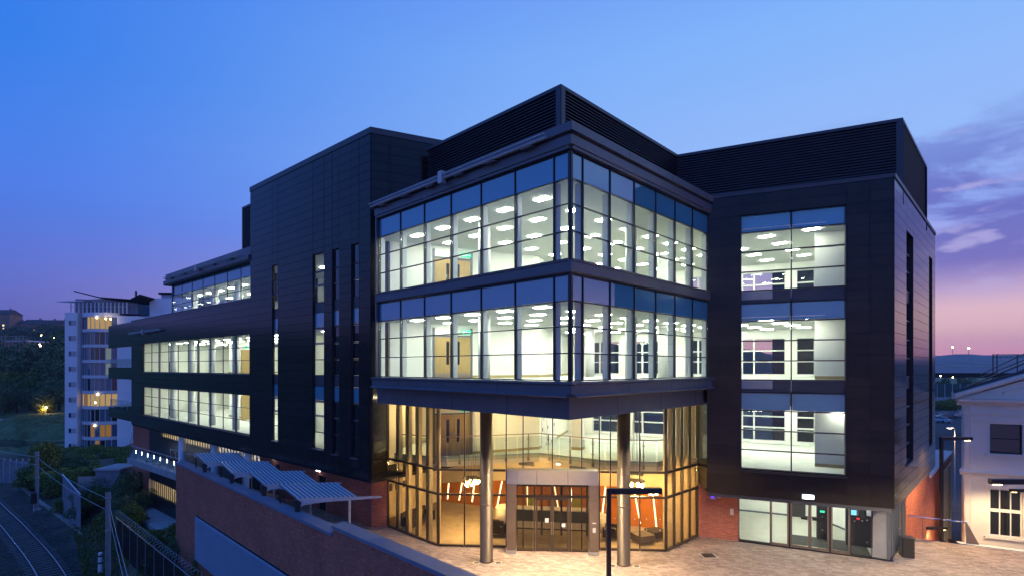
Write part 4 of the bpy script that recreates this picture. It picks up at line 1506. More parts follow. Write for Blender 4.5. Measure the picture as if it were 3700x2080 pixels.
# ---- pay-station lobby at the base of the right wing
GW = Fr(16.7, 23.43, 11.17 - 16.7, 26.1 - 23.43, True)
gw = math.hypot(5.53, 2.67)
us = [2669, 2784, 2850, 2856, 2926, 2996, 3002, 3072, 3152, 3208]
ss = [GW.s_u(u) for u in us]
ss[0], ss[-1] = gw, 0.02
for k in range(len(ss) - 1):
    a1, a0 = ss[k], ss[k + 1]
    if a1 - a0 < .15:
        bx('mullion', 'frame_dark', GW, a0, a1, -.1, .03, .03, 2.6, B)
        continue
    fm = 'frame_grey' if k in (1, 3, 4, 6) else 'frame_dark'
    if k == 8:
        bx('window_pane', 'dull_grey', GW, a0 + .02, a1 - .02, -.06, -.03, .1, 2.5, B)
        continue
    wd = .07 if k in (1, 3, 4, 6) else .03
    fr = MB()
    fm2 = 'steel' if k in (1, 3, 4, 6) else 'frame_dark'
    fr.fbox(GW, a0, a0 + wd, -.09, .02, .06, 2.5).fbox(GW, a1 - wd, a1, -.09, .02, .06, 2.5)
    fr.fbox(GW, a0 + wd, a1 - wd, -.09, .02, .06, .06 + wd * 1.6).fbox(GW, a0 + wd, a1 - wd, -.09, .02, 2.5 - wd, 2.5)
    if k in (3, 4):
        dd = fr.build('entrance_door', fm2, B)
        sub(bx('window_pane', 'glass', GW, a0 + wd, a1 - wd, -.05, -.03, .06 + wd * 1.6, 2.5 - wd, B), dd)
        sub(bx('door_sign', 'black_plastic', GW, (a0 + .10) if k == 3 else (a1 - .36), (a0 + .36) if k == 3 else (a1 - .10), -.028, -.02, 1.42, 1.56, B), dd)
    else:
        dd = fr.build('window_frame', fm2, B)
        sub(bx('window_pane', 'glass', GW, a0 + wd, a1 - wd, -.05, -.03, .06 + wd * 1.6, 2.5 - wd, B), dd)
bx('transom', 'frame_dark', GW, 0, gw, -.1, .04, .0, .055, B)
bx('door_header', 'spandrel_metal', GW, -.02, gw, -.35, .10, 2.51, 2.615, B)
bx('door_sensor', 'black_plastic', GW, ss[4] - .15, ss[4] + .15, .10, .17, 2.50, 2.58, B)
sg = [0.0, .55, 1.15, 1.8, 2.5, 3.4]
for s in sg:
    bx('mullion', 'frame_grey', FG, s - .03, s + .03, -.1, .02, .06, 2.5, B)
for a0, a1 in zip(sg, sg[1:]):
    bx('window_pane', 'glass', FG, a0 + .03, a1 - .03, -.05, -.03, .08, 2.5, B)
bx('transom', 'frame_dark', FG, 0, 4.2, -.1, .035, .0, .056, B)
bx('door_header', 'spandrel_metal', FG, 0.02, 4.2, -.35, .09, 2.511, 2.614, B)
bx('mullion', 'frame_dark', FG, 3.43, 4.19, -.1, .02, .06, 2.5, B)
bx('door_handle', 'chrome', FG, 1.9, 2.4, .025, .07, 1.0, 1.05, B)
bx('hazard_sticker', 'led_red', FG, 2.75, 2.95, -.025, -.02, .8, 1.6, B).data = unit('orange_wall')
PR_ = [(11.2, 26.12), (16.66, 23.48), (19.1, 26.0), (17.3, 30.2), (13.5, 32.0)]
MB().prism(PR_, -.02, .03).build('floor', 'grey_floor', B)
MB().prism(PR_, 2.63, 2.68).build('ceiling', 'ceiling_tile', B)
for (x0, y0, x1, y1) in ((11.25, 26.2, 11.9, 28.6), (11.9, 28.6, 13.4, 31.6), (13.4, 31.6, 17.2, 29.9), (17.2, 29.9, 17.5, 27.3), (17.5, 27.3, 19.3, 26.5)):
    F = Fr(x0, y0, x1 - x0, y1 - y0, True)
    l = math.hypot(x1 - x0, y1 - y0)
    bx('interior_wall', 'white_wall', F, 0, l, 0.0, .12, .03, 2.63, B)
    bx('skirting', 'frame_grey', F, 0, l, -.03, -.003, .031, .13, B)
bx('door', 'dark_metal', Fr(13.4, 31.6, 3.8, -1.7, True), 2.7, 3.6, -.06, -.003, .04, 2.1, B)
lights(PR_, 2.63, GW.a, pitch=(1.9, 1.9), size=(.6, .3), inset=.35, m='panel_light')
bx('door_mat', 'black_mat', GW, ss[8], ss[2], -2.2, -.35, .031, .045, B)
# ground under the ceilings of unseen rooms: close the box against light leaks
MB().prism([(-7.5, 26.6), (-6.6, 26.1), (1.4, 30.0), (3.9, 37.9), (-4, 36.5)], 15.2, 15.6).build('roof', 'cladding_back', B)

# =================================================================== ground, plaza, railway land
WLA = Fr(-7.5, 22.2, -17.67, 17.2, True)               # line of the brick boundary wall, running away from the corner step
WN = WLA.n
EDGE = Fr(20.3, 26.8, .86, -.5, True)


def smooth(a, b, x):
    t = min(1, max(0, (x - a) / (b - a)))
    return t * t * (3 - 2 * t)


def ground_z(x, y):
    q = (x + 7.5) * WN[0] + (y - 22.2) * WN[1]
    z = -5.65 - 1.95 * smooth(.6, 3.4, q)
    left = smooth(20, -20, x)
    z += left * (-.5) * smooth(60, 95, y)
    if x < 10:
        riv = smooth(-20, -45, x)
        z -= riv * 3.6 * (smooth(104, 109, y) - smooth(127, 135, y))
        z += riv * 1.7 * smooth(133, 147, y)
    far = y + max(0.0, -x - 1.08 * y) * .8 if y > 0 else 0
    if far > 190:
        hl_ = smooth(60, -60, x) * smooth(195, 470, far)
        z += hl_ * (48 + 5 * math.sin(x * .021) + 3 * math.sin(x * .05 + 1))
    if x > 40 and y > 230:
        z += 3.0 * smooth(230, 800, y)
    z += .12 * math.sin(x * .9 + y * .3) * math.sin(y * .7 - x * .2)
    if q > 4.2 and q < 12 and y < 110:
        z = -7.62
    if x > 14 and y < 220:
        z = -5.1
    return z


xs = sorted(set([-700, -520, -400, -320, -260, -220] + list(range(-190, -60, 4)) + [x * 1.0 for x in range(-60, 30, 1)] + list(range(30, 160, 6)) + [180, 220, 300, 420, 600, 900, 1400]))
ys = sorted(set([-40, -20, 0] + [y * 1.0 for y in range(4, 90, 1)] + list(range(90, 200, 3)) + list(range(200, 520, 12)) + [560, 640, 760, 900, 1200]))
nx, ny = len(xs), len(ys)
co = np.array([(x, y, ground_z(x, y)) for y in ys for x in xs])
ii = np.arange(nx * ny).reshape(ny, nx)
f = np.stack([ii[:-1, :-1], ii[:-1, 1:], ii[1:, 1:], ii[1:, :-1]], -1).reshape(-1, 4)
me = quads('ground', co, f, 'soil')
me.materials.append(MAT['grass_ground'])
for p in me.polygons:
    c = p.center
    if c.y > 100 and c.x < 20:
        p.material_index = 1
    if c.x > 20 and c.y > 150:
        p.material_index = 1
g_ = put('ground', me)
prop(g_, 'dark earth and rough grass lying below the plaza and railway', kind='structure')

rv = MB().box(-420, 10, 103, 136, -9.6, -9.35)
prop(rv.build('river', 'water'), 'still dark river between the white flats and the far bank', kind='structure')
pt = MB()
pt.add([(-300, 146.5, -6.0), (-20, 146.5, -6.0), (-20, 150.5, -5.8), (-300, 150.5, -5.8)], [(0, 1, 2, 3)])
PATHM = MB().box(-300, -20, 146.5, 150, -6.6, -6.05)
prop(PATHM.build('path', 'pale_concrete'), 'pale towpath along the top of the far river bank', kind='structure')

# plaza
PL = [(-23.4, 38.2), (-7.1, 22.4), (-2.6, 18.0), (7.6, 8.0), (42, 8.0), (42, EDGE.pt(25.23).y), (20.3, 26.8), (16.9, 23.9), (9, 28), (-4, 33), (-9.0, 30.0), (-20.4, 38.2)]
pz = MB().prism([(x, y) for x, y in PL], -6.5, -.06).build('plaza', 'paver_bed')
prop(pz, 'paved plaza of small tan setts in front of the glass entrance', kind='structure')
PSH = MB()
pv = []
random.seed(3)
pa = R(-24)
ca, sa = math.cos(pa), math.sin(pa)
HOLE = [LL, CL_, CR_, RR, (11.17, 26.1), (16.7, 23.43), (20.5, 27.5), (8, 36), (-9, 33), (FBB.pt(sb0).x, FBB.pt(sb0).y)]
PLI = [(-23.0, 38.3), (-7.0, 22.6), (-2.5, 18.2), (6.6, 9.2), (41.6, 9.2), (41.6, EDGE.pt(25.0).y - .4), (20.2, 26.55), (16.9, 23.7), (9, 28), (-4, 33), (-8.6, 30.0), (-20.0, 38.0)]
rowh = .135
for j in range(-40, 320):
    y0 = 2.0 + j * rowh
    s = -34 + random.random() * .3
    while s < 40:
        L = random.choice((.16, .22, .28, .34))
        x, y = s + L / 2, y0
        wx, wy = ca * x - sa * y, sa * x + ca * y + 0
        s += L
        if wy < 12 or wy > 39 or wx > 41 or abs(wx) > wy * 1.9:
            continue
        if not in_poly(wx, wy, PLI) or in_poly(wx, wy, HOLE):
            continue
        pv.append((wx, wy, -.03 + random.uniform(-.004, .004), L - .008, rowh - .008, .06, pa))
# terrace behind the wall keeps a plain deck surface
pieces('paver', pv, 'paver', pz, 300)
# steps down at the far edge of the plaza
stp = MB()
for k in range(9):
    stp.fbox(EDGE, 2.1, 6.8, .02 + .33 * k, .02 + .33 * (k + 1), -5.0, -.18 - .17 * k)
prop(stp.build('steps', 'pale_concrete'), 'stone steps leading down from the plaza edge by the handrail', kind='structure')
kb = MB().fbox(EDGE, 1.7, 6.9, -.32, .015, -.3, .05)
prop(kb.build('step_kerb', 'pale_concrete'), 'pale kerb stone at the head of the steps', kind='structure')
prop(MB().fbox(EDGE, -3, 30, -.25, 0, -5.2, -.062).build('retaining_wall', 'concrete'), 'concrete retaining face at the plaza edge', kind='structure')

# lower lane and road with pavement
RD = Fr(27.0, 31.5, .80, 1.0, False)
road = MB().fbox(RD, -20, 30, -16, 0.8, -5.3, -5.06).fbox(RD, 30.001, 210, -16, 5.0, -5.3, -5.06)
prop(road.build('road', 'asphalt'), 'grey asphalt lane running away between the two buildings', kind='structure')
pvm = MB().fbox(RD, 30, 210, 5.01, 8.0, -5.3, -4.93)
prop(pvm.build('pavement', 'pale_concrete'), 'pale pavement with kerb along the right of the lane', kind='structure')

# =================================================================== brick boundary wall in the foreground
bw = thing('boundary_wall', 'long dark red brick boundary wall with blue grey coping and louvre panel in the foreground', 'brick wall', (-12, 26, -5.7))
LA = 24.0
zA, zB_ = 1.50, 1.84
WB = Fr(WLA.pt(0).x, WLA.pt(0).y, -WLA.d[0], -WLA.d[1], False)
MB().fbox(WLA, 0.01, LA, -.34, 0, -7.2, zA).build('wall_core', 'mortar', bw)
MB().fbox(WB, -.0, 17.5, -.34, 0.0, -7.8, zB_).build('wall_core', 'mortar', bw)
lv0, lv1 = WLA.s_u(710), 0.8
lh = (lv1 - 6.0, lv0, -4.25, -1.32)
br = bricks(WLA, 0.0, LA, -7.0, zA - .01, [(0.8, lv0, -4.25, -1.32)], depth=.08)
br += bricks(WB, 0.0, 14.0, -7.0, zB_ - .01, [], depth=.08)
e = WLA.pt(LA, 0)
WE = Fr(e.x, e.y, -WLA.n[0], -WLA.n[1], True)
br += bricks(WE, 0.02, .34, -7.0, zA - .01, [], depth=.08)
pieces('brick', br, 'brick', bw, 300)
cpA = WLA
nseg = 8
for i in range(nseg):
    a0, a1 = LA * i / nseg, LA * (i + 1) / nseg
    m = MB().extr(WLA, [(.09, zA + .005), (.09, zA + .13), (-.50, zA + .19), (-.50, zA + .005)], a0 + .004, a1 - .004 + (.06 if i == nseg - 1 else 0))
    m.build('coping_stone', 'coping', bw)
for i in range(6):
    a0, a1 = 17.4 * i / 6, 17.4 * (i + 1) / 6
    MB().extr(WB, [(.09, zB_ + .005), (.09, zB_ + .13), (-.50, zB_ + .19), (-.50, zB_ + .005)], a0 + .004, a1 - .004).build('coping_stone', 'coping', bw)
lp = MB().fbox(WLA, 0.8, lv0, .004, .03, -4.25, -1.32).build('louvre_panel', 'cladding_back', bw)
n = 20
for i in range(n):
    z = -4.22 + i * (2.87 / n)
    m = MB().extr(WLA, [(.032, z + .03), (.13, z - .015), (.13, z + .0), (.032, z + .09)], .82, lv0 - .02)
    sub(m.build('louvre_slat', 'blue_louvre', bw), lp)

# =================================================================== shelters on the terrace
SH = [(-10.3, 25.3), (-13.35, 28.4), (-16.75, 31.55), (-20.3, 34.9)]
SHL = ['steel shelter with ribbed blue roof nearest the lobby, its beam crossing the brick corner',
       'steel ribbed roof shelter behind the nearest one, second along the wall',
       'steel ribbed roof shelter with bicycles lit underneath, third along the wall',
       'farthest and smallest ribbed roof shelter beside the terrace balustrade']


def make_shelter(root):
    # local: x along the front beam (towards the building), y along the wall (away), origin at the wall-side front corner on the deck
    wx, wy = 2.85, 2.2
    sk = lambda x, y: (x + .0 * y, y)
    ang = 0
    r0, r1 = 2.30, 2.62
    ax = Vector((.993, .118, 0))
    ay = Vector((-.70, .714, 0))

    def P(x, y, z):
        v = ax * x + ay * y
        return (v.x, v.y, z)

    def zr(y):
        return r0 + (r1 - r0) * y / wy
    m = MB()
    vs = [P(0, 0, r0), P(wx, 0, r0), P(wx, wy, r1), P(0, wy, r1)]
    m.add(vs + [(a, b, c - .03) for a, b, c in vs], [(0, 1, 2, 3), (7, 6, 5, 4), (0, 4, 5, 1), (1, 5, 6, 2), (2, 6, 7, 3), (3, 7, 4, 0)])
    put('roof_sheet', m.mesh('roof_sheet', 'roof_sheet'), root, False)
    for i in range(13):
        x = .08 + i * (wx - .2) / 12
        vs = [P(x, .01, r0 + .002), P(x + .055, .01, r0 + .002), P(x + .055, wy - .01, r1 + .002), P(x, wy - .01, r1 + .002)]
        m = MB().add(vs + [(a, b, c + .045) for a, b, c in vs], [(3, 2, 1, 0), (4, 5, 6, 7), (0, 1, 5, 4), (1, 2, 6, 5), (2, 3, 7, 6), (3, 0, 4, 7)])
        put('roof_rib', m.mesh('roof_rib', 'roof_rib'), root, False)
    for y, nm, ext in ((-.06, 'front_beam', 3.95), (wy + .02, 'rear_beam', 3.1)):
        z = zr(y)
        low = [(.0, .46) if nm == 'front_beam' else (.0, .2), (.35, .30), (.9, .22), (1.6, .17), (2.4, .14), (ext, .06)]
        m = MB()
        top = [(x, 0.0) for x, _ in low]
        ring = [P(x, y, z + .02) for x, _ in low] + [P(x, y, z - h) for x, h in reversed(low)]
        rin2 = [P(x, y + .08, z + .02) for x, _ in low] + [P(x, y + .08, z - h) for x, h in reversed(low)]
        k = len(ring)
        m.add(ring + rin2, [tuple(range(k)), tuple(range(2 * k - 1, k - 1, -1))] + [(i, k + i, k + (i + 1) % k, (i + 1) % k) for i in range(k)])
        put(nm, m.mesh(nm, 'shelter_steel'), root, False)
        # flared bracket at the wall side
        if nm == 'rear_beam':
            m = MB().tube(P(.1, y + .03, 0), P(.1, y + .03, z - .35), .05, 8)
            put('post', m.mesh('post', 'dark_metal'), root, False)
            continue
        zz = z
        br_ = [(-.16, zz - .10), (.0, zz - .02), (.20, zz - .16), (.14, zz - .45), (.13, 0), (-.06, 0), (-.06, zz - .50)]
        rg = [P(x, y - .03, h) for x, h in br_] + [P(x, y + .11, h) for x, h in br_]
        k = len(br_)
        m = MB().add(rg, [tuple(range(k)), tuple(range(2 * k - 1, k - 1, -1))] + [(i, k + i, k + (i + 1) % k, (i + 1) % k) for i in range(k)])
        put('bracket_post', m.mesh('bracket_post', 'dark_metal'), root, False)
        for x in (2.45,):
            m = MB()
            a, b = P(x, y + .03, 0), P(x, y + .03, z - .14)
            m.tube(a, b, .06, 8)
            put('post', m.mesh('post', 'shelter_steel'), root, False)
    for x in (.9, 1.1):
        m = MB().tube(P(x, .4, 0), P(x - .35, .4, 1.5), .035, 6)
        put('brace', m.mesh('brace', 'shelter_steel'), root, False)


s0 = thing('cycle_shelter', SHL[0], 'shelter', (SH[0][0], SH[0][1], 0), group='steel shelters along the boundary wall')
make_shelter(s0)
for (x, y), lb in zip(SH[1:], SHL[1:]):
    c = copy_tree(s0)
    c.location = (x, y, 0)
    c['label'] = lb


def bicycle(loc, rz, lb, paint):
    t = thing('bicycle', lb, 'bicycle', loc, rz, 'bicycles under the shelters')
    for x in (-.52, .52):
        m = MB()
        pts = [(x + .33 * math.cos(a), 0, .34 + .33 * math.sin(a)) for a in np.linspace(0, 2 * math.pi, 19)]
        m.path(pts, .018, 5)
        for k in range(6):
            a = k * math.pi / 6
            m.tube((x - .32 * math.cos(a), 0, .34 - .32 * math.sin(a)), (x + .32 * math.cos(a), 0, .34 + .32 * math.sin(a)), .004, 4)
        put('wheel', m.mesh('wheel', 'tyre'), t, False)
    m = MB()
    for a, b in (((-.52, 0, .34), (-.15, 0, .80)), ((-.52, 0, .34), (-.08, 0, .30)), ((-.08, 0, .30), (-.18, 0, .88)), ((-.08, 0, .30), (.38, 0, .78)), ((-.16, 0, .80), (.38, 0, .84)), ((.36, 0, .95), (.52, 0, .34))):
        m.tube(a, b, .02, 6)
    put('bicycle_frame', m.mesh('bicycle_frame', paint), t, False)
    put('saddle', MB().box(-.30, -.05, -.06, .06, .88, .93).mesh('saddle', 'black_plastic'), t, False)
    put('handlebar', MB().tube((.36, -.26, .97), (.36, .26, .97), .016, 6).tube((.36, 0, .93), (.36, 0, .97), .02, 6).mesh('handlebar', 'dark_metal'), t, False)


bicycle((-15.4, 33.0, 0), 2.2, 'silver bicycle parked under the third shelter, nearer the wall', 'chrome')
bicycle((-14.6, 33.3, 0), 2.3, 'dark blue bicycle parked under the third shelter, nearer the building', 'paint_blue')

# =================================================================== lamp posts
def lamp_post(loc, rz, lb, col='led_warm', e=60, light=True, lc=(1.0, .74, .42)):
    t = thing('lamp_post', lb, 'lamp post', loc, rz, 'black angular lamp posts of the plaza')
    m = MB().box(-.06, .06, -.06, .06, 0, 5.13).box(-.14, .14, -.14, .14, 0, .02)
    put('post', m.mesh('post', 'dark_metal'), t, False)
    put('lamp_arm', MB().box(.062, 1.50, -.075, .075, 4.97, 5.13).mesh('lamp_arm', 'dark_metal'), t, False)
    for x in (1.20, 1.36):
        put('led_lamp', MB().lathe(x, 0, [(.05, 4.945), (.045, 4.968)], 10).mesh('led_lamp', col), t, False)
    if light:
        l = lamp('lamp_light', 'SPOT', (0, 0, 0), e, lc, .08, None, 164, .5)
        l.parent = t
        l.location = (1.28, 0, 4.92)
        l.rotation_euler = (0, 0, 0)
    return t


lamp_post((2.75, 15.07, 0), 0.02, 'tall black angular lamp post in the foreground before the entrance', e=2200, lc=(1.0, .66, .30))
lamp_post((21.2, 26.15, 0), 0.0, 'black angular lamp post at the plaza edge beside the handrail', 'led_orange', 2400, lc=(1.0, .66, .28))
lamp_post((16.25, 16.3, 0), R(178), 'black lamp arm entering from the right over the lower cream window', 'led_orange', 5200, lc=(1.0, .80, .52))
lamp_post((24.6, 31.9, -6.15), R(-4), 'low black lamp post standing in the lane at the foot of the steps', 'led_orange', 500, lc=(1.0, .66, .30))
lamp_post((29.9, 30.1, -3.5), R(176), 'thin lamp arm crossing the lower cream window from the right edge', 'led_orange', 800, lc=(1.0, .74, .42))

# lit street lamp with a curved head in the lane
t = thing('street_lamp', 'slim street lamp with lit flat head beyond the lamp post in the lane', 'street lamp', (at(3450, 1800, 52).x, 52, -5.06), R(200))
put('post', MB().tube((0, 0, 0), (0, 0, 7.6), .07, 8, .05).mesh('post', 'galvanised'), t, False)
put('lamp_arm', MB().tube((0, 0, 7.6), (.5, 0, 7.72), .04, 6).mesh('lamp_arm', 'galvanised'), t, False)
put('lamp_head', MB().box(.35, 1.0, -.14, .14, 7.68, 7.78).mesh('lamp_head', 'galvanised'), t, False)
put('led_lamp', MB().box(.45, .95, -.10, .10, 7.65, 7.675).mesh('led_lamp', 'led_warm'), t, False)
l = lamp('lamp_light', 'SPOT', (0, 0, 0), 700, (1, .68, .36), .1, None, 150, .8)
l.parent = t
l.location = (.7, 0, 7.6)


def wall_lamp(p, F, lb, w=.42, h=.16, e=14):
    t = thing('wall_lamp', lb, 'wall lamp', p, 0, 'small lit wall lamps over doors')
    G = Fr(0, 0, F.d[0], F.d[1], F.left)
    put('lamp_body', MB().fbox(G, -w / 2 - .03, w / 2 + .03, 0.001, .05, -h / 2 - .03, h / 2 + .03).mesh('lamp_body', 'frame_grey'), t, False)
    put('diffuser', MB().fbox(G, -w / 2, w / 2, .051, .09, -h / 2, h / 2).mesh('diffuser', 'led_white'), t, False)
    return t


wall_lamp(FBB.pt(FBB.s_u(1155), .02, zv(1695, FBB.pt(FBB.s_u(1155)).y)), FBB, 'small lit wall lamp on dark brick above the door nearest the lobby')
wall_lamp(FBB.pt(FBB.s_u(994), .02, zv(1654, FBB.pt(FBB.s_u(994)).y)), FBB, 'small lit wall lamp on dark brick above the farther terrace door')
wall_lamp(FRR.pt(FRR.s_u(2919), .035, zv(1791, 22.9)), FRR, 'white lit bulkhead lamp on cladding above the sliding doors')
wall_lamp(FG.pt(3.8, .03, 2.32), FG, 'tiny lit lamp under the overhang at the corner of the right wing', .25, .10)

# camera and sensor on the brick pier
t = thing('security_camera', 'dark wall box with violet lit dome camera on the brick pier', 'security camera', pr.pt(pr.s_u(2575), .02, zv(1790, 26.3)))
G = Fr(0, 0, pr.d[0], pr.d[1], True)
put('housing', MB().fbox(G, -.13, .13, 0, .12, .0, .26).mesh('housing', 'black_plastic'), t, False)
put('dome', MB().lathe(G.pt(0, .08).x, G.pt(0, .08).y, [(.10, -.001), (.08, -.07), (.03, -.12)][::-1], 12).mesh('dome', 'led_violet'), t, False)
put('bracket', MB().fbox(G, -.15, .15, 0, .10, -.20, -.14).mesh('bracket', 'galvanised'), t, False)
t = thing('sensor', 'small round white sensor beside the dome camera on the brick pier', 'sensor', pr.pt(pr.s_u(2597), .02, zv(1793, 26.2)))
put('sensor_body', MB().tube((0, 0, 0), G.pt(0, .07), .10, 14).mesh('sensor_body', 'white_plastic'), t, False)
put('sensor_eye', MB().tube(G.pt(0, .071), G.pt(0, .09), .05, 12).mesh('sensor_eye', 'black_plastic'), t, False)
t = thing('wall_plate', 'small pale plate low on the brick pier near the glazed corner', 'wall plate', pr.pt(pr.s_u(2644), .012, 1.42))
put('plate', MB().fbox(G, -.07, .07, 0, .02, -.14, .14).mesh('plate', 'stucco'), t, False)
put('plate_rim', MB().fbox(G, -.085, .085, 0, .01, -.155, .155).mesh('plate_rim', 'galvanised'), t, False)
t = thing('security_camera', 'tiny violet lit camera on dark brick beside the farther terrace door', 'security camera', FBB.pt(FBB.s_u(977), .02, 2.0))
put('housing', MB().fbox(Fr(0, 0, *FBB.d), -.08, .08, 0, .12, 0, .2).mesh('housing', 'black_plastic'), t, False)
put('dome', MB().ball((-.05, -.06, -.06), .07).mesh('dome', 'led_violet'), t, False)

# litter bin
t = thing('litter_bin', 'square black litter bin standing on the setts by the glazed corner', 'litter bin', (17.85, 23.95, 0), R(-20))
put('bin_body', MB().prism([(-.24, -.20), (-.20, -.24), (.20, -.24), (.24, -.20), (.24, .20), (.20, .24), (-.20, .24), (-.24, .20)], .03, .86).mesh('bin_body', 'dark_metal'), t, False)
put('bin_lid', MB().prism([(-.26, -.26), (.26, -.26), (.26, .26), (-.26, .26)], .862, .91).mesh('bin_lid', 'dark_metal'), t, False)
put('ashtray', MB().box(-.14, .10, -.14, .10, .912, .93).mesh('ashtray', 'chrome'), t, False)
put('bin_opening', MB().box(-.17, .17, -.246, -.241, .66, .80).mesh('bin_opening', 'black_plastic'), t, False)

# handrails at the plaza edge
t = thing('handrail', 'thin steel handrail along the plaza edge ending in a sloping post', 'handrail', tuple(EDGE.pt(0, -.12)))
o = -EDGE.pt(0, -.12)
P = lambda s, q, z: EDGE.pt(s, q, z) + o
put('rail', MB().tube(P(-2.6, -.12, 1.06), P(2.05, -.12, 1.06), .028, 8).mesh('rail', 'chrome'), t, False)
for s in (-2.4, .35, 1.15):
    put('post', MB().tube(P(s, -.12, 0), P(s, -.12, 1.04), .025, 8).mesh('post', 'steel'), t, False)
put('end_panel', MB().add([P(2.0, -.14, 1.07), P(2.06, -.14, 1.07), P(2.55, -.14, 0.03), P(2.05, -.14, .03), P(2.0, -.10, 1.07), P(2.06, -.10, 1.07), P(2.55, -.10, .03), P(2.05, -.10, .03)],
                         [(3, 2, 1, 0), (4, 5, 6, 7), (0, 1, 5, 4), (1, 2, 6, 5), (2, 3, 7, 6), (3, 0, 4, 7)]).mesh('end_panel', 'steel'), t, False)
t = thing('handrail', 'thin steel handrail on tapered post right of the steps', 'handrail', tuple(EDGE.pt(6.1, -.12)))
o = -EDGE.pt(6.1, -.12)
put('rail', MB().tube(P(6.0, -.12, 1.06), P(9.6, -.12, 1.06), .028, 8).mesh('rail', 'chrome'), t, False)
put('post', MB().tube(P(6.15, -.12, .05), P(6.1, -.12, 1.05), .09, 8, .03).mesh('post', 'steel'), t, False)
put('post', MB().tube(P(9.4, -.12, .05), P(9.4, -.12, 1.05), .03, 8).mesh('post', 'steel'), t, False)

for (u, v, lb) in ((1722, 2031, 'small round metal cover in the setts left of the left column'), (1800, 2031, 'small round metal cover in the setts right of the left column'),
                   (2213, 2042, 'small round metal cover in the setts left of the right column'), (2300, 2044, 'small round metal cover in the setts right of the right column'),
                   (2560, 2005, 'small square drain cover in the setts before the brick pier')):
    y = FPX * CAM_H / (v - V0)
    t = thing('ground_cover', lb, 'ground cover', ((u - U0) / FPX * y, y, 0), 0, 'metal covers set in the plaza')
    sq = 'square' in lb
    put('cover_plate', (MB().box(-.28, .28, -.28, .28, -.02, .012) if sq else MB().lathe(0, 0, [(.13, -.02), (.13, .012)], 18)).mesh('cover_plate', 'dark_metal'), t, False)
    put('cover_rim', (MB().box(-.33, .33, -.33, .33, -.03, .006) if sq else MB().lathe(0, 0, [(.17, -.03), (.17, .007)], 18)).mesh('cover_rim', 'galvanised'), t, False)

# soffit lamps, lobby pendants
for (x, y) in DL:
    main = abs(x - 1.9) < 2
    lamp('downlight_beam', 'SPOT', (x, y, 6.80), 2300 if main else 1300, (1.0, .74, .46), .10, (x, y, 0), 96 if main else 100, 1.0)


def pendant(loc, lb):
    t = thing('pendant_light', lb, 'pendant light', loc, 0, 'clustered pendant lights in the lobby')
    random.seed(9)
    m = MB()
    put('mount_ring', MB().lathe(0, 0, [(.42, .22), (.45, .22), (.45, .26), (.42, .26)], 20).mesh('mount_ring', 'frame_bronze'), t, False)
    for i in range(9):
        a = i * 2.4
        r = .12 + .30 * math.sqrt(i / 9)
        x, y, z = r * math.cos(a), r * math.sin(a), random.uniform(-.12, .10)
        put('bulb', MB().ball((x, y, z), .052, 8, 6).mesh('bulb', 'bulb_warm'), t, False)
        m.tube((x, y, z + .05), (x * .3, y * .3, 4.05), .006, 4)
    put('cable', m.mesh('cable', 'black_plastic'), t, False)


pendant((-2.1, 27.4, 2.62), 'warm clustered pendant light left of the portal in the lobby')
pendant((6.05, 25.95, 2.78), 'warm clustered pendant light behind the right entrance column')

# lobby furniture
def sofa(loc, rz, lb, w, m, cat='sofa', name='sofa'):
    t = thing(name, lb, cat, loc, rz)
    put('seat', MB().box(-w / 2 + .14, w / 2 - .14, -.38, .25, .16, .44).mesh('seat', m), t, False)
    put('backrest', MB().add([(-w / 2, .25, .16), (w / 2, .25, .16), (w / 2, .43, .16), (-w / 2, .43, .16), (-w / 2, .32, .86), (w / 2, .32, .86), (w / 2, .46, .84), (-w / 2, .46, .84)], BOXF).mesh('backrest', m), t, False)
    for x in (-w / 2, w / 2 - .14):
        put('arm', MB().box(x, x + .14, -.40, .249, .16, .64).mesh('arm', m), t, False)
    for x in (-w / 2 + .1, w / 2 - .1):
        for y in (-.3, .35):
            put('leg', MB().tube((x, y, .0), (x, y, .16), .02, 6).mesh('leg', 'chrome'), t, False)
    return t


sofa((-5.05, 28.6, .03), R(60), 'dark brown sofa against the left lobby glazing', 1.9, 'sofa_dark')
sofa((-.62, 27.0, .03), R(150), 'dark armchair between the left column and the portal', .85, 'sofa_dark', 'armchair', 'armchair')
sofa((5.0, 26.4, .03), R(250), 'dark armchair behind the right side of the portal', .85, 'sofa_dark', 'armchair', 'armchair')
for (x, y, w, lb, m) in ((6.35, 25.75, .85, 'brown square pouffe right of the right column', 'sofa_grey'), (7.15, 26.35, .8, 'dark square pouffe beside the orange wall in the lobby corner', 'sofa_dark')):
    t = thing('pouffe', lb, 'pouffe', (x, y, .03), R(20), 'square pouffes in the lobby')
    put('seat', MB().box(-w / 2, w / 2, -w / 2, w / 2, .14, .46).mesh('seat', m), t, False)
    for a in (-1, 1):
        for b in (-1, 1):
            put('leg', MB().tube((a * w * .4, b * w * .4, 0), (a * w * .4, b * w * .4, .14), .018, 6).mesh('leg', 'chrome'), t, False)
t = thing('reception_desk', 'white reception desk with rounded ends and dark front behind the portal', 'reception desk', (2.0, 28.1, .03), R(-8))
put('desk_body', MB().box(-1.9, 2.1, -.30, .30, 0, 1.02).mesh('desk_body', 'desk_dark'), t, False)
put('desk_top', MB().box(-1.95, 2.15, -.36, .34, 1.022, 1.07).mesh('desk_top', 'desk_white'), t, False)
put('desk_end', MB().lathe(-2.35, 0, [(.55, 0), (.55, 1.06), (.53, 1.09)], 28).mesh('desk_end', 'desk_white', True), t, False)
put('desk_end', MB().lathe(2.5, 0, [(.5, 0), (.5, .80), (.48, .83)], 28).mesh('desk_end', 'desk_white', True), t, False)
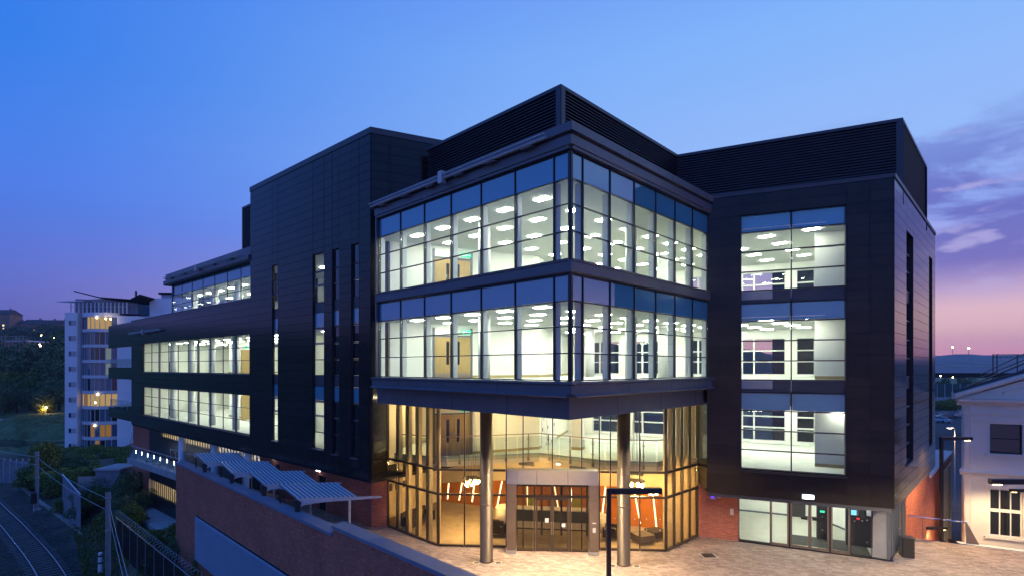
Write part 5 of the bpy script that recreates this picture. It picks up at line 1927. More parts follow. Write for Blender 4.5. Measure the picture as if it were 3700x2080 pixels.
put('lower_panel', MB().box(-1.8, 2.0, -.34, -.305, .08, .42).mesh('lower_panel', 'desk_white'), t, False)
for x, lb in ((-.9, 'green desk chair behind the reception desk, seen left of the doors'), (1.5, 'green desk chair behind the reception desk, seen right of the doors')):
    c = Vector((2.0 + x, 28.9 - x * .14, .03))
    t = thing('desk_chair', lb, 'desk chair', c, 0, 'green chairs behind the reception desk')
    put('seat', MB().box(-.25, .25, -.25, .25, .42, .50).mesh('seat', 'cushion_green'), t, False)
    put('backrest', MB().box(-.24, .24, .22, .28, .52, 1.35).mesh('backrest', 'cushion_green'), t, False)
    put('stem', MB().tube((0, 0, .05), (0, 0, .42), .03, 8).mesh('stem', 'chrome'), t, False)
    put('base', MB().box(-.28, .28, -.03, .03, .02, .06).box(-.03, .03, -.28, -.031, .02, .06).box(-.03, .03, .031, .28, .02, .06).mesh('base', 'black_plastic'), t, False)

# pay machines
mx = GW.s_u(3125)
mp = GW.pt(mx, -1.55, .03)
PM = Fr(0, 0, GW.d[0], GW.d[1], True)
t = thing('pay_machine', 'black pay station with blue screen under PAY PARKING HERE lettering', 'pay machine', mp)
put('cabinet', MB().fbox(PM, -.55, .55, -.35, 0, 0, 2.15).mesh('cabinet', 'black_plastic'), t, False)
put('screen', MB().fbox(PM, .12, .46, .003, .02, 1.48, 1.72).mesh('screen', 'screen_blue'), t, False)
put('card_slot', MB().fbox(PM, .00, .12, .003, .02, 1.30, 1.36).mesh('card_slot', 'led_red'), t, False)
put('keypad', MB().fbox(PM, .04, .10, .003, .015, 1.48, 1.72).mesh('keypad', 'chrome'), t, False)
put('notice', MB().fbox(PM, -.48, -.28, .003, .012, 1.50, 1.82).mesh('notice', 'white_plastic'), t, False)
for a, z in ((.2, 1.2), (-.1, 1.25), (-.3, 1.3), (.3, .25), (-.3, .25)):
    put('coin_slot', MB().fbox(PM, a - .04, a + .04, .003, .018, z - .03, z + .03).mesh('coin_slot', 'chrome'), t, False)
fc = bpy.data.curves.new('lettering', 'FONT')
fc.body = 'PAY PARKING HERE'
fc.size = .125
fc.align_x = 'CENTER'
fc.extrude = .003
fo = bpy.data.objects.new('lettering', fc)
COL.objects.link(fo)
bpy.context.view_layer.update()
me = bpy.data.meshes.new_from_object(fo.evaluated_get(bpy.context.evaluated_depsgraph_get()))
me.materials.clear()
me.materials.append(MAT['text_white'])
bpy.data.objects.remove(fo)
lt = put('lettering', me, t, False)
lt.rotation_euler = (R(90), 0, math.atan2(-GW.d[1], -GW.d[0]))
lt.location = PM.pt(0, .012, 1.96)
bp_ = GW.pt(GW.s_u(2985), -1.9, .03)
t = thing('pay_machine', 'slim black ticket machine with green display behind the sliding doors', 'ticket machine', bp_)
put('cabinet', MB().fbox(PM, -.24, .24, -.3, 0, 0, 1.85).mesh('cabinet', 'black_plastic'), t, False)
put('display', MB().fbox(PM, -.10, .10, .003, .015, 1.36, 1.46).mesh('display', 'exit_green'), t, False)
for z in (1.15, .5, 1.6):
    put('button', MB().fbox(PM, -.03, .03, .003, .02, z - .03, z + .03).mesh('button', 'chrome'), t, False)

# =================================================================== cream classical building on the right
wb = thing('classical_building', 'cream stuccoed classical building with pediment and dark sash windows on the right', 'classical building', (33, 32, -5.1))
w0 = at(3482, 1700, 33.0)
FW = Fr(w0.x, w0.y, .9, -.40, False)
wu0, wu1 = FW.s_u(3576), FW.s_u(3696)
w_lo = (wu0, wu1, -1.75, 1.12)
Wn = 12.4
wy = lambda s: FW.pt(s).y
up = (FW.s_u(3577), FW.s_u(3695), zv(1637, wy(1.6)), zv(1530, wy(1.6)))
step = wu1 - wu0
wins = []
for k in range(3):
    off_ = k * 4.1
    wins.append((w_lo[0] + off_, w_lo[1] + off_, w_lo[2], w_lo[3]))
    wins.append((up[0] + off_, up[1] + off_, up[2], up[3]))
m = MB()
xs_ = sorted({0.0, Wn} | {w[0] for w in wins} | {w[1] for w in wins})
for a0, a1 in zip(xs_, xs_[1:]):
    cm = (a0 + a1) / 2
    hs = sorted([(w[2], w[3]) for w in wins if w[0] < cm < w[1]])
    z = -5.1
    for h0, h1 in hs:
        m.fbox(FW, a0, a1, -.35, 0, z, h0)
        z = h1
    m.fbox(FW, a0, a1, -.35, 0, z, 6.60)
m.build('wall', 'stucco', wb)
zstr = zv(1703, 33)
zent = 6.35
FWs = Fr(FW.o[0], FW.o[1], .70, .715, True)
for F, ln in ((FW, Wn), (FWs, 16)):
    MB().extr(F, [(0.002, zstr - .16), (.06, zstr - .16), (.10, zstr - .05), (.22, zstr + .0), (.22, zstr + .08), (.05, zstr + .16), (0.002, zstr + .16)], -.2 if F is FW else .01, ln).build('string_course', 'stucco', wb)
    MB().extr(F, [(0.002, 5.62), (.05, 5.62), (.08, 5.72), (.08, 5.80), (0.002, 5.82)], -.05 if F is FW else .01, ln).build('frieze_band', 'stucco', wb)
    MB().extr(F, [(0.002, 6.20), (.06, 6.20), (.12, 6.32), (.34, 6.42), (.38, 6.50), (.38, 6.60), (0.002, 6.60)], -.36 if F is FW else .01, ln + (.4 if F is FW else 0)).build('cornice', 'stucco', wb)
MB().fbox(FWs, .02, 16, -.35, -.001, -5.1, 6.6).build('wall', 'stucco', wb)
# raised panels round the windows
for k in range(3):
    o_ = k * 4.1
    for (z0, z1) in ((-4.4, 1.6), (2.5, 5.25)):
        pan = MB()
        a0, a1 = wu0 - .95 + o_, wu1 + .95 + o_
        for (x0, x1, g0, g1) in ((a0 - .3, a0, z0, z1), (a1, a1 + .3, z0, z1), (a0, a1, z1, z1 + .12)):
            pan.fbox(FW, x0, x1, .002, .07, g0, g1)
        pan.build('pilaster_strip', 'stucco', wb)
for (a0, a1, z0, z1) in wins:
    big = z0 < 0
    fr = MB()
    for (x0, x1, g0, g1) in ((a0, a0 + .07, z0, z1), (a1 - .07, a1, z0, z1), (a0 + .07, a1 - .07, z0, z0 + .07), (a0 + .07, a1 - .07, z1 - .07, z1)):
        fr.fbox(FW, x0, x1, -.22, -.12, g0, g1)
    if big:
        fr.fbox(FW, a0 + .07, a1 - .07, -.2, -.05, z0 + 1.48, z0 + 1.66)
        for g in (1 / 3, 2 / 3):
            x = a0 + (a1 - a0) * g
            fr.fbox(FW, x - .03, x + .03, -.2, -.13, z0 + .07, z0 + 1.48).fbox(FW, x - .03, x + .03, -.2, -.13, z0 + 1.66, z1 - .07)
    else:
        fr.fbox(FW, a0 + .07, a1 - .07, -.2, -.13, (z0 + z1) / 2 - .03, (z0 + z1) / 2 + .03)
    w_ = fr.build('window', 'stucco' if big else 'frame_dark', wb)
    sub(bx('window_pane', 'glass_dark', FW, a0 + .05, a1 - .05, -.19, -.165, z0 + .05, z1 - .05, wb), w_)
    bx('window_sill', 'stucco', FW, a0 - .28, a1 + .28, .002, .13, z0 - .16, z0 - .01, wb)
    if big:
        bx('window_lintel', 'stucco', FW, a0 - .26, a1 + .26, .002, .10, z1 + .02, z1 + .28, wb)
# pediment
ap = Wn / 2
PH = 6.62
rise = 2.55
tri = MB().add([FW.pt(-.2, .02, PH), FW.pt(Wn + .2, .02, PH), FW.pt(ap, .02, PH + rise - .15), FW.pt(-.2, -.3, PH), FW.pt(Wn + .2, -.3, PH), FW.pt(ap, -.3, PH + rise - .15)],
               [(0, 1, 2), (5, 4, 3), (0, 3, 4, 1), (1, 4, 5, 2), (2, 5, 3, 0)])
tri.build('pediment', 'stucco', wb)
for sg in (0, 1):
    rk = MB()
    a = (-.55 if sg == 0 else Wn + .55)
    n_ = []
    for (oo, dz) in ((-.2, .0), (.30, .0), (.42, .12), (.42, .30), (-.2, .42)):
        n_.append((oo, dz))
    vs = [FW.pt(a, oo, PH - .02 + dz) for oo, dz in n_] + [FW.pt(ap, oo, PH + rise + dz) for oo, dz in n_]
    k = 5
    rk.add(vs, [tuple(range(k)), tuple(range(2 * k - 1, k - 1, -1))] + [(i, (i + 1) % k, k + (i + 1) % k, k + i) for i in range(k)])
    rk.build('raking_cornice', 'stucco', wb)
    inn = [(.03, .0), (.16, .0), (.16, .12), (.03, .12)]
    rk = MB()
    sa_ = (1.9 if sg == 0 else Wn - 1.9)
    vs = [FW.pt(sa_, oo, PH + .32 + dz) for oo, dz in inn] + [FW.pt(ap, oo, PH + rise - .62 + dz) for oo, dz in inn]
    rk.add(vs, [(0, 1, 2, 3), (7, 6, 5, 4)] + [(i, (i + 1) % 4, 4 + (i + 1) % 4, 4 + i) for i in range(4)])
    rk.build('inner_moulding', 'stucco', wb)
# slated roof
dl = 17
for sg in (0, 1):
    a = -.6 if sg == 0 else Wn + .6
    e0, e1 = FW.pt(a, .25, PH + .36), FW.pt(ap, .25, PH + rise + .42)
    bdir = Vector((FWs.d[0], FWs.d[1], 0)) * dl
    rf = MB().add([e0, e1, e1 + bdir, e0 + bdir] + [x + Vector((0, 0, .08)) for x in (e0, e1, e1 + bdir, e0 + bdir)],
                  [(0, 3, 2, 1), (4, 5, 6, 7), (0, 1, 5, 4), (1, 2, 6, 5), (2, 3, 7, 6), (3, 0, 4, 7)])
    r_ = rf.build('roof', 'slate', wb)
    if sg == 0:
        vx, vy = (e1 - e0) / 14, bdir / 26
        for i in range(14):
            for j in range(8):
                c0 = e0 + vx * i + vy * j * 3.2 + Vector((0, 0, .085))
                P4 = [c0, c0 + vx * 1.05 + Vector((0, 0, .015)), c0 + vx * 1.05 + vy * 3.1 + Vector((0, 0, .015)), c0 + vy * 3.1]
                sl_ = MB().add(P4 + [p + Vector((0, 0, .02)) for p in P4], [(3, 2, 1, 0), (4, 5, 6, 7), (0, 1, 5, 4), (1, 2, 6, 5), (2, 3, 7, 6), (3, 0, 4, 7)])
                sub(sl_.build('slate', 'slate', wb), r_)
_a, _b = FW.pt(.5, -.5), FW.pt(Wn, -.5)
MB().prism([(_a.x, _a.y), (_b.x, _b.y), (_b.x + 5.6, _b.y + 5.7), (_a.x + 5.6, _a.y + 5.7)], 1.7, 1.9).build('floor', 'carpet', wb)

# =================================================================== railway
TK = [(-75, 75), (-61, 63), (-47.7, 52.2), (-34.2, 40.6), (-22, 28), (-12, 16), (-4, 4)]


def spline(pts, n):
    out = []
    P_ = [np.array(p, float) for p in pts]
    P_ = [2 * P_[0] - P_[1]] + P_ + [2 * P_[-1] - P_[-2]]
    for i in range(1, len(P_) - 2):
        for k in range(n):
            t = k / n
            a, b, c, d_ = P_[i - 1], P_[i], P_[i + 1], P_[i + 2]
            out.append(.5 * ((2 * b) + (-a + c) * t + (2 * a - 5 * b + 4 * c - d_) * t * t + (-a + 3 * b - 3 * c + d_) * t ** 3))
    out.append(P_[-2])
    return out


cr = spline(TK, 12)
tr = thing('railway_track', 'curved railway track with two shining rails on sleepers at lower left', 'railway track', (-40, 45, -7.6))


def offset_line(pts, o):
    out = []
    for i, p in enumerate(pts):
        a, b = pts[max(0, i - 1)], pts[min(len(pts) - 1, i + 1)]
        d_ = (b - a) / np.linalg.norm(b - a)
        out.append((p[0] + d_[1] * o, p[1] - d_[0] * o))
    return out


RZ = -7.40
for o in (0.0, 1.505):
    ln = offset_line(cr, o)
    m = MB()
    for (x0, y0), (x1, y1) in zip(ln, ln[1:]):
        F = Fr(x0, y0, x1 - x0, y1 - y0, True)
        l = math.hypot(x1 - x0, y1 - y0)
        m.fbox(F, 0, l, -.035, .035, RZ - .04, RZ)
    m2 = MB()
    for (x0, y0), (x1, y1) in zip(ln, ln[1:]):
        F = Fr(x0, y0, x1 - x0, y1 - y0, True)
        l = math.hypot(x1 - x0, y1 - y0)
        m2.fbox(F, 0, l, -.02, .02, RZ - .14, RZ - .041).fbox(F, 0, l, -.07, .07, RZ - .165, RZ - .141)
    ro_ = m.build('rail', 'rail_steel', tr)
    sub(m2.build('rail_web', 'rail_rust', tr), ro_)
mid = offset_line(cr, .75)
acc, nxt = 0.0, 0.0
sl_a = []
for (x0, y0), (x1, y1) in zip(mid, mid[1:]):
    l = math.hypot(x1 - x0, y1 - y0)
    while nxt < acc + l:
        t_ = (nxt - acc) / l
        a = math.atan2(y1 - y0, x1 - x0)
        sl_a.append((x0 + (x1 - x0) * t_, y0 + (y1 - y0) * t_, RZ - .222, .25, 2.55, .12, a + .0))
        nxt += .70
    acc += l
pieces('sleeper', sl_a, 'sleeper', tr, 300)
# ballast: a bed and thousands of stones
bd = MB()
for o0, o1, z0, z1 in ((-1.9, 3.4, -7.9, RZ - .25),):
    La, Lb = offset_line(cr, o0), offset_line(cr, o1)
    for i in range(len(La) - 1):
        bd.add([(*La[i], z1), (*Lb[i], z1), (*Lb[i + 1], z1), (*La[i + 1], z1)], [(0, 1, 2, 3)])
prop(bd.build('ballast_bed', 'ballast'), 'grey ballast bed under the curved track', kind='structure')
st = []
for _ in range(26000):
    i = int(rng.integers(10, len(cr) - 14))
    w_ = rng.uniform(-2.6, 3.9)
    p = offset_line(cr[i:i + 2] if i + 2 < len(cr) else cr[-2:], w_)
    t_ = rng.random()
    x, y = p[0][0] + (p[1][0] - p[0][0]) * t_, p[0][1] + (p[1][1] - p[0][1]) * t_
    sz = rng.uniform(.05, .11)
    st.append((x, y, RZ - .25 + rng.uniform(0, .06), sz, sz * rng.uniform(.6, 1), sz * .7, rng.uniform(0, 3)))
o = put('ballast', box_field('ballast', np.array(st), 'ballast'))
prop(o, 'loose grey ballast stones around the sleepers', kind='stuff')
# cable trough with lids beside the track
tl = thing('cable_trough', 'line of weathered concrete cable trough lids beside the track', 'cable trough', (-35, 44, -7.5))
tp = offset_line(cr, -3.1)
acc, nxt, lids = 0, 0, []
for (x0, y0), (x1, y1) in zip(tp, tp[1:]):
    l = math.hypot(x1 - x0, y1 - y0)
    while nxt < acc + l:
        t_ = (nxt - acc) / l
        lids.append((x0 + (x1 - x0) * t_, y0 + (y1 - y0) * t_, -7.46 + random.uniform(-.02, .02), .94, .42 + random.uniform(-.03, .03), .16, math.atan2(y1 - y0, x1 - x0) + random.uniform(-.03, .03)))
        nxt += 1.0
    acc += l
pieces('trough_lid', lids, 'trough', tl, 300)

# masts and marker post
def mast(u, vt, vb, y, lb):
    p = at(u, vb, y)
    t = thing('catenary_mast', lb, 'mast', (p.x, p.y, -7.6), R(40), 'overhead line masts by the track')
    h = zv(vt, y) + 7.6
    m = MB().box(-.16, .16, -.02, .02, 0, h).box(-.16, -.12, -.15, -.021, 0, h).box(-.16, -.12, .021, .15, 0, h).box(.12, .16, -.15, -.021, 0, h).box(.12, .16, .021, .15, 0, h)
    put('mast_beam', m.mesh('mast_beam', 'galvanised'), t, False)
    for z in (h - .5, h - 1.5, h - 3.0):
        put('clamp', MB().box(-.19, .19, -.18, .18, z, z + .10).mesh('clamp', 'galvanised'), t, False)
    put('foot', MB().box(-.35, .35, -.35, .35, -.3, .12).mesh('foot', 'concrete'), t, False)
    return t


mast(134, 1630, 1822, 60, 'grey steel overhead line mast farther up the track, by the yellowish shrub')
t = mast(391, 1776, 2062, 40.4, 'grey steel overhead line mast nearer the camera, beside the razor wire fence')
pb = at(122, 1780, 59)
t = thing('equipment_box', 'small dark trackside equipment box on the farther mast', 'equipment box', (pb.x, pb.y, -7.6), R(40))
put('box_body', MB().box(-.25, .25, -.2, .2, 1.0, 2.2).mesh('box_body', 'dark_metal'), t, False)
put('leg', MB().box(-.05, .05, -.05, .05, 0, .999).mesh('leg', 'galvanised'), t, False)
pb = at(363, 2040, 41.5)
t = thing('marker_post', 'short white and dark banded marker post beside the nearer mast', 'marker post', (pb.x, pb.y, -7.55))
put('post', MB().lathe(0, 0, [(.16, 0), (.16, 1.55), (.12, 1.62)], 14).mesh('post', 'white_paint'), t, False)
for z in (.75, 1.30):
    put('band', MB().lathe(0, 0, [(.165, z), (.165, z + .12)], 14).mesh('band', 'dark_metal'), t, False)
# overhead wires
ma, mb_ = at(134, 1650, 60), at(391, 1800, 40.4)
wr = MB()


def sag(a, b, s, n=14):
    a, b = Vector(a), Vector(b)
    return [a.lerp(b, k / n) - Vector((0, 0, s * 4 * (k / n) * (1 - k / n))) for k in range(n + 1)]


for dz in (0, -.9):
    wr.path(sag(ma + Vector((0, 0, dz)), mb_ + Vector((0, 0, dz)), .35), .018, 4)
    wr.path(sag(at(-260, 1560, 85) + Vector((0, 0, dz)), ma + Vector((0, 0, dz)), .4), .018, 4)
    wr.path(sag(mb_ + Vector((0, 0, dz)), Vector((-9, 14, -1 + dz)), .35), .018, 4)
prop(wr.build('overhead_wire', 'galvanised'), 'thin overhead wires strung between the two trackside masts', 'wire')

# razor-wire fence along the embankment
fa, fb = at(420, 1868, 44), at(716, 2110, 30.6)
FZ = Fr(fa.x, fa.y, fb.x - fa.x, fb.y - fa.y, False)
lz = math.hypot(fb.x - fa.x, fb.y - fa.y)
fz = thing('razor_wire_fence', 'grey steel fence topped with coils of razor wire below the brick wall', 'fence', (fa.x, fa.y, -6.2))
nseg = 9
ztop = -3.95
random.seed(4)
for i in range(nseg + 1):
    s = lz * i / nseg
    MB().fbox(FZ, s - .03, s + .03, -.03, .03, -7.4, ztop + .3).build('post', 'dull_grey', fz)
for i in range(nseg):
    a0, a1 = lz * i / nseg + .05, lz * (i + 1) / nseg - .05
    k = 14
    m = MB()
    for j in range(k):
        s = a0 + (a1 - a0) * (j + .5) / k
        m.fbox(FZ, s - .035, s + .035, .0, .012, -7.2, ztop - .1)
    m.fbox(FZ, a0, a1, -.03, -.001, ztop - .35, ztop - .28).fbox(FZ, a0, a1, -.03, -.001, -6.9, -6.83)
    m.build('fence_panel', 'dark_metal', fz)
cw_ = MB()
pts = []
turns = 34
for i in range(turns * 14 + 1):
    a = 2 * math.pi * i / 14
    s = lz * i / (turns * 14)
    p = FZ.pt(s, .27 * math.cos(a), ztop + .42 + .27 * math.sin(a))
    pts.append(p)
cw_.path(pts, .012, 3)
cw_.build('razor_wire', 'galvanised', fz)
MB().tube(FZ.pt(0, 0, ztop + .05), FZ.pt(lz, 0, ztop + .05), .03, 5).build('top_rail', 'galvanised', fz)

# grey fence, gate and hut near the flats
ga, gb = at(226, 1713, 58), at(290, 1785, 52)
t = thing('metal_screen', 'grey sheet metal screen with bright sloping top edge near the bushes', 'screen', (ga.x, ga.y, -7.6))
F = Fr(ga.x, ga.y, gb.x - ga.x, gb.y - ga.y, False)
ln = math.hypot(gb.x - ga.x, gb.y - ga.y)
MB().add([F.pt(0, 0, -8), F.pt(ln, 0, -8), F.pt(ln, 0, gb.z), F.pt(0, 0, ga.z), F.pt(0, -.06, -8), F.pt(ln, -.06, -8), F.pt(ln, -.06, gb.z), F.pt(0, -.06, ga.z)],
         [(3, 2, 1, 0), (4, 5, 6, 7), (0, 1, 5, 4), (1, 2, 6, 5), (2, 3, 7, 6), (3, 0, 4, 7)]).build('sheet', 'dull_grey', t)
MB().tube(F.pt(0, 0, ga.z + .03), F.pt(ln, 0, gb.z + .03), .06, 6).build('top_edge', 'white_paint', t)
pa_, pb = at(283, 1712, 56), at(346, 1705, 56)
t = thing('palisade_gate', 'pale palisade gate of thin upright bars beside the grey hut', 'gate', (pa_.x, pa_.y, -7.6))
F = Fr(pa_.x, pa_.y, pb.x - pa_.x, .01, False)
ln = pb.x - pa_.x
for i in range(17):
    bx('bar', 'galvanised', F, ln * i / 16 - .03, ln * i / 16 + .03, -.02, .02, -6.5, zv(1720, 56), t)
bx('gate_rail', 'galvanised', F, 0, ln, -.06, -.021, zv(1724, 56) - .1, zv(1724, 56), t)
bx('gate_post', 'galvanised', F, ln + .05, ln + .22, -.1, .1, -7.6, zv(1700, 56), t)
h0 = at(346, 1692, 55)
h1 = at(432, 1692, 55)
t = thing('hut', 'plain grey rendered hut under the overhanging shrub left of the terrace', 'hut', (h0.x, 56, -7.5))
MB().box(h0.x, h1.x, 55, 58, -8, zv(1698, 55)).build('wall', 'dull_grey', t)
MB().box(h0.x - .15, h1.x + .15, 54.85, 58.15, zv(1698, 55) + .003, zv(1694, 55) + .05).build('roof', 'concrete', t)
bx('door', 'dark_metal', Fr(h0.x, 54.98, 1, 0, False), .4, 1.2, .0, .03, -7.6, -5.7, t)
t = thing('boundary_fence', 'low grey fence with sagging posts in front of the river', 'fence', (-75, 76, -8))
y = 74
x0, x1 = at(-30, 1700, y).x, at(330, 1700, y).x
F = Fr(x0, y, 1, 0, False)
n = 16
for i in range(n):
    a0, a1 = (x1 - x0) * i / n, (x1 - x0) * (i + 1) / n
    bx('fence_panel', 'dull_grey', F, a0 + .05, a1 - .05, -.05, .05, -8.3, zv(1664, y) + random.uniform(-.05, .1), t)
    bx('post', 'galvanised', F, a0 - .05, a0 + .05, -.08, .08, -8.3, zv(1655, y), t)

# =================================================================== white block of flats
AY = 98.0
ft = thing('apartment_tower', 'white riverside block of flats with curved glazed bay and winged roof', 'block of flats', (-78, 100, -8.3))
xu = lambda u, y=AY: (u - U0) / FPX * y
X0, X1, X2, X3 = xu(234), xu(278), xu(417), xu(480)
ZA = 18.66
ST = 2.845
MB().box(X0, X1, AY, AY + 12, -9.5, ZA).build('wall', 'render_white', ft)
MB().box(X1 + .01, X2, AY + 1.2, AY + 12, -9.5, ZA - .3).build('bay_core', 'render_grey', ft)
MB().box(X2 + .01, X2 + 3.6, AY + .4, AY + 12, -9.5, ZA - .6).build('wall', 'render_white', ft)
MB().box(X2 + 3.62, X2 + 12, AY + 3, AY + 14, -9.5, ZA - .5).build('wall', 'render_pale', ft)
MB().box(xu(487), xu(640), AY + 4, AY + 16, -9.5, zv(1150, AY + 4) + 3.9).build('wall', 'render_white', ft)
MB().box(xu(505), xu(640), AY + 6, AY + 16, zv(1107, AY + 6), zv(1064, AY + 6)).build('penthouse', 'render_grey', ft)
MB().box(xu(500), xu(640), AY + 5.5, AY + 16.4, zv(1064, AY + 6) + .01, zv(1057, AY + 6)).build('roof', 'cladding_back', ft)
nb = 8
cx = (X1 + X2) / 2
wbay = (X2 - X1)


def bay_pt(t, o=0.0):
    x = X1 + .3 + (wbay - .5) * t
    d_ = 1.35 * (1 - (2 * t - 1) ** 2)
    return (x, AY + .9 - d_ - o)


lit = {0: ['', '', 'room_warm', 'room_warm', 'room_warm', 'room_warm', 'room_warm', ''],
       5: ['room_warm', 'room_amber', 'room_warm', 'room_warm', 'room_warm', 'room_warm', 'room_warm', 'room_warm'],
       7: ['', '', '', 'room_amber', '', 'room_amber', 'room_amber', ''],
       8: ['', '', '', '', 'room_amber', '', '', ''],
       2: ['', '', '', '', '', '', 'room_pale', ''], 3: ['', '', '', '', '', '', 'room_pale', '']}
random.seed(21)
for fl in range(10):
    zt = ZA - .85 - fl * ST
    zb = zt - 2.15
    prof = [bay_pt(k / nb) for k in range(nb + 1)]
    poly = prof + [(X2 - .1, AY + 1.19), (X1 + .1, AY + 1.19)]
    polyo = [bay_pt(k / nb, .12) for k in range(nb + 1)] + [(X2 - .05, AY + 1.185), (X1 + .05, AY + 1.185)]
    MB().prism(polyo, zb - .62, zb - .05).build('bay_spandrel', 'render_pale', ft)
    if fl == 0:
        MB().prism(polyo, zt + .05, ZA - .02).build('bay_spandrel', 'render_white', ft)
    for k in range(nb):
        a, b = prof[k], prof[k + 1]
        F = Fr(a[0], a[1], b[0] - a[0], b[1] - a[1], False)
        l = math.hypot(b[0] - a[0], b[1] - a[1])
        kind = lit.get(fl, [''] * 8)[k]
        m_ = kind if kind else random.choice(('flat_glass', 'glass_dark', 'flat_glass', 'flat_glass'))
        w_ = bx('window', 'render_grey', F, .0, .12, -.12, .03, zb - .04, zt + .04, ft)
        bx('window_pane', m_, F, .12, l - .02, -.06, -.03, zb, zt, ft)
    for (u0, u1) in ((249, 275),):
        bx('window', 'render_grey', Fr(xu(u0), AY, 1, 0, False), 0, xu(u1) - xu(u0), .0, .05, zb + .65, zb + 1.55, ft)
        bx('window_pane', 'glass_dark', Fr(xu(u0), AY, 1, 0, False), .03, .42, .052, .07, zb + .70, zb + 1.5, ft)
    if fl % 2 == 1 or fl > 1:
        bx('window', 'glass_dark', Fr(X2 + 4.0, AY + 3, 1, 0, False), .2, 1.4, .0, .06, zb, zt - .2, ft)
        bx('balcony', 'glass_rail', Fr(X2 + .4, AY + .4, 1, 0, False), 2.9, 6.6, .9, .95, zb - .3, zb + .8, ft)
        bx('balcony_floor', 'render_pale', Fr(X2 + .4, AY + .4, 1, 0, False), 2.9, 6.6, -.1, .95, zb - .5, zb - .31, ft)
# roof storey
prof = [bay_pt(k / 8, -1.2) for k in range(9)]
MB().prism([(X0 + 1.2, AY + .9)] + prof[1:] + [(X2 + 2, AY + 3), (X2 + 2, AY + 10), (X0 + 1.2, AY + 10)], ZA, ZA + 2.6).build('penthouse', 'flat_glass', ft)
for k in range(15):
    x = X0 + .9 + (X2 - X0 + 1.0) * k / 14
    MB().tube((x, AY + .3, ZA - .2), (x, AY + .3, ZA + 1.9), .10, 6).build('post', 'render_pale', ft)
MB().tube((X0 + .7, AY + .3, ZA + 1.1), (X2 + 2, AY + .3, ZA + 1.1), .05, 6).build('handrail', 'galvanised', ft)
for k in range(5):
    MB().tube((X0 - 1.6, AY + .2 + k * .9, ZA + 2.0 + k * .06), (X0 + 3.0, AY + .2 + k * .9, ZA + 2.15 + k * .06), .09, 6).build('pergola_bar', 'white_paint', ft)
rv = [(at(266, 1049, AY)), (at(357, 1072, AY)), (at(470, 1080, AY)), (at(505, 1062, AY))]
for a, b in zip(rv, rv[1:]):
    b2, a2 = b + Vector((0, 5, -.3)), a + Vector((0, 5, -.3))
    MB().add([a, b, b2, a2] + [q + Vector((0, 0, -.2)) for q in (a, b, b2, a2)], [(0, 1, 2, 3), (7, 6, 5, 4), (0, 4, 5, 1), (1, 5, 6, 2), (2, 6, 7, 3), (3, 7, 4, 0)]).build('roof', 'cladding_back', ft)
dp = at(492, 1060, AY + 3)
MB().tube((dp.x, dp.y, dp.z - 5), (dp.x, dp.y, dp.z), .05, 6).tube((dp.x - .1, dp.y - .1, dp.z), (dp.x + .06, dp.y + .05, dp.z), .62, 16).build('satellite_dish', 'dark_metal', ft)
# little room lamps seen through the lit windows
for (u, v) in ((350, 1147), (382, 1150), (400, 1151), (352, 1424), (345, 1453), (341, 1536)):
    p = at(u, v, AY - .62)
    MB().ball(p, .13, 6, 5).build('room_lamp', 'led_warm', ft)

# =================================================================== hillside, houses, scaffolding
def house(x, y, w, d_, h, lb, storeys=2, rz=0.0, lit=()):
    z = ground_z(x, y)
    t = thing('hill_house', lb, 'house', (x, y, z), rz, 'brick houses along the hilltop')
    put('wall', MB().box(-w / 2, w / 2, -d_ / 2, d_ / 2, -3, h).mesh('wall', 'house_brick'), t, False)
    rh = w * .12 + 1.6
    put('roof', MB().add([(-w / 2 - .5, -d_ / 2 - .5, h), (w / 2 + .5, -d_ / 2 - .5, h), (w / 2 + .5, d_ / 2 + .5, h), (-w / 2 - .5, d_ / 2 + .5, h), (-w / 2 + 1.5, 0, h + rh), (w / 2 - 1.5, 0, h + rh)],
                       [(0, 1, 5, 4), (1, 2, 5), (2, 3, 4, 5), (3, 0, 4), (3, 2, 1, 0)]).mesh('roof', 'tile_roof'), t, False)
    put('chimney', MB().box(w * .25, w * .25 + 1, -.5, .5, h + .5, h + rh + 1.2).mesh('chimney', 'house_brick'), t, False)
    n = max(2, int(w / 3.2))
    for s in range(storeys):
        for k in range(n):
            xx = -w / 2 + w * (k + .5) / n
            zz = 1.0 + s * 2.8
            m_ = 'house_window' if (s, k) in lit else 'glass_dark'
            put('window', MB().box(xx - .7, xx + .7, -d_ / 2 - .08, -d_ / 2 + .01, zz, zz + 1.3).mesh('window', m_), t, False)


HY = 462
house(xu(-12, HY), HY, 15, 10, 7.5, 'brick hilltop house cut by the left edge of the picture', 3, 0, ((1, 3),))
house(xu(29, HY), HY - 4, 22, 12, 14, 'tall brick block on the hilltop with two lit windows', 4, 0, ((0, 4), (1, 4), (2, 1)))
house(xu(66, HY), HY, 13, 9, 7, 'small dark roofed house right of the tall hilltop block', 2)
house(xu(92, HY), HY + 4, 20, 10, 7, 'wide low brick house in the middle of the hilltop row', 2, 0, ((0, 1), (1, 4)))
house(xu(126, HY), HY, 17, 10, 8.5, 'gabled brick house with tall chimney on the hilltop', 2)
house(xu(150, HY), HY + 6, 15, 10, 7, 'plain brick house left of the lit hilltop terrace', 2)
house(xu(182, HY), HY - 3, 24, 10, 6.5, 'long brick terrace on the hilltop with a row of lit windows', 2, 0, ((0, 1), (0, 2), (0, 4), (1, 5)))
house(xu(214, HY), HY, 18, 10, 6.5, 'brick house on the hilltop just left of the white flats', 2, 0, ((0, 3), (0, 1)))


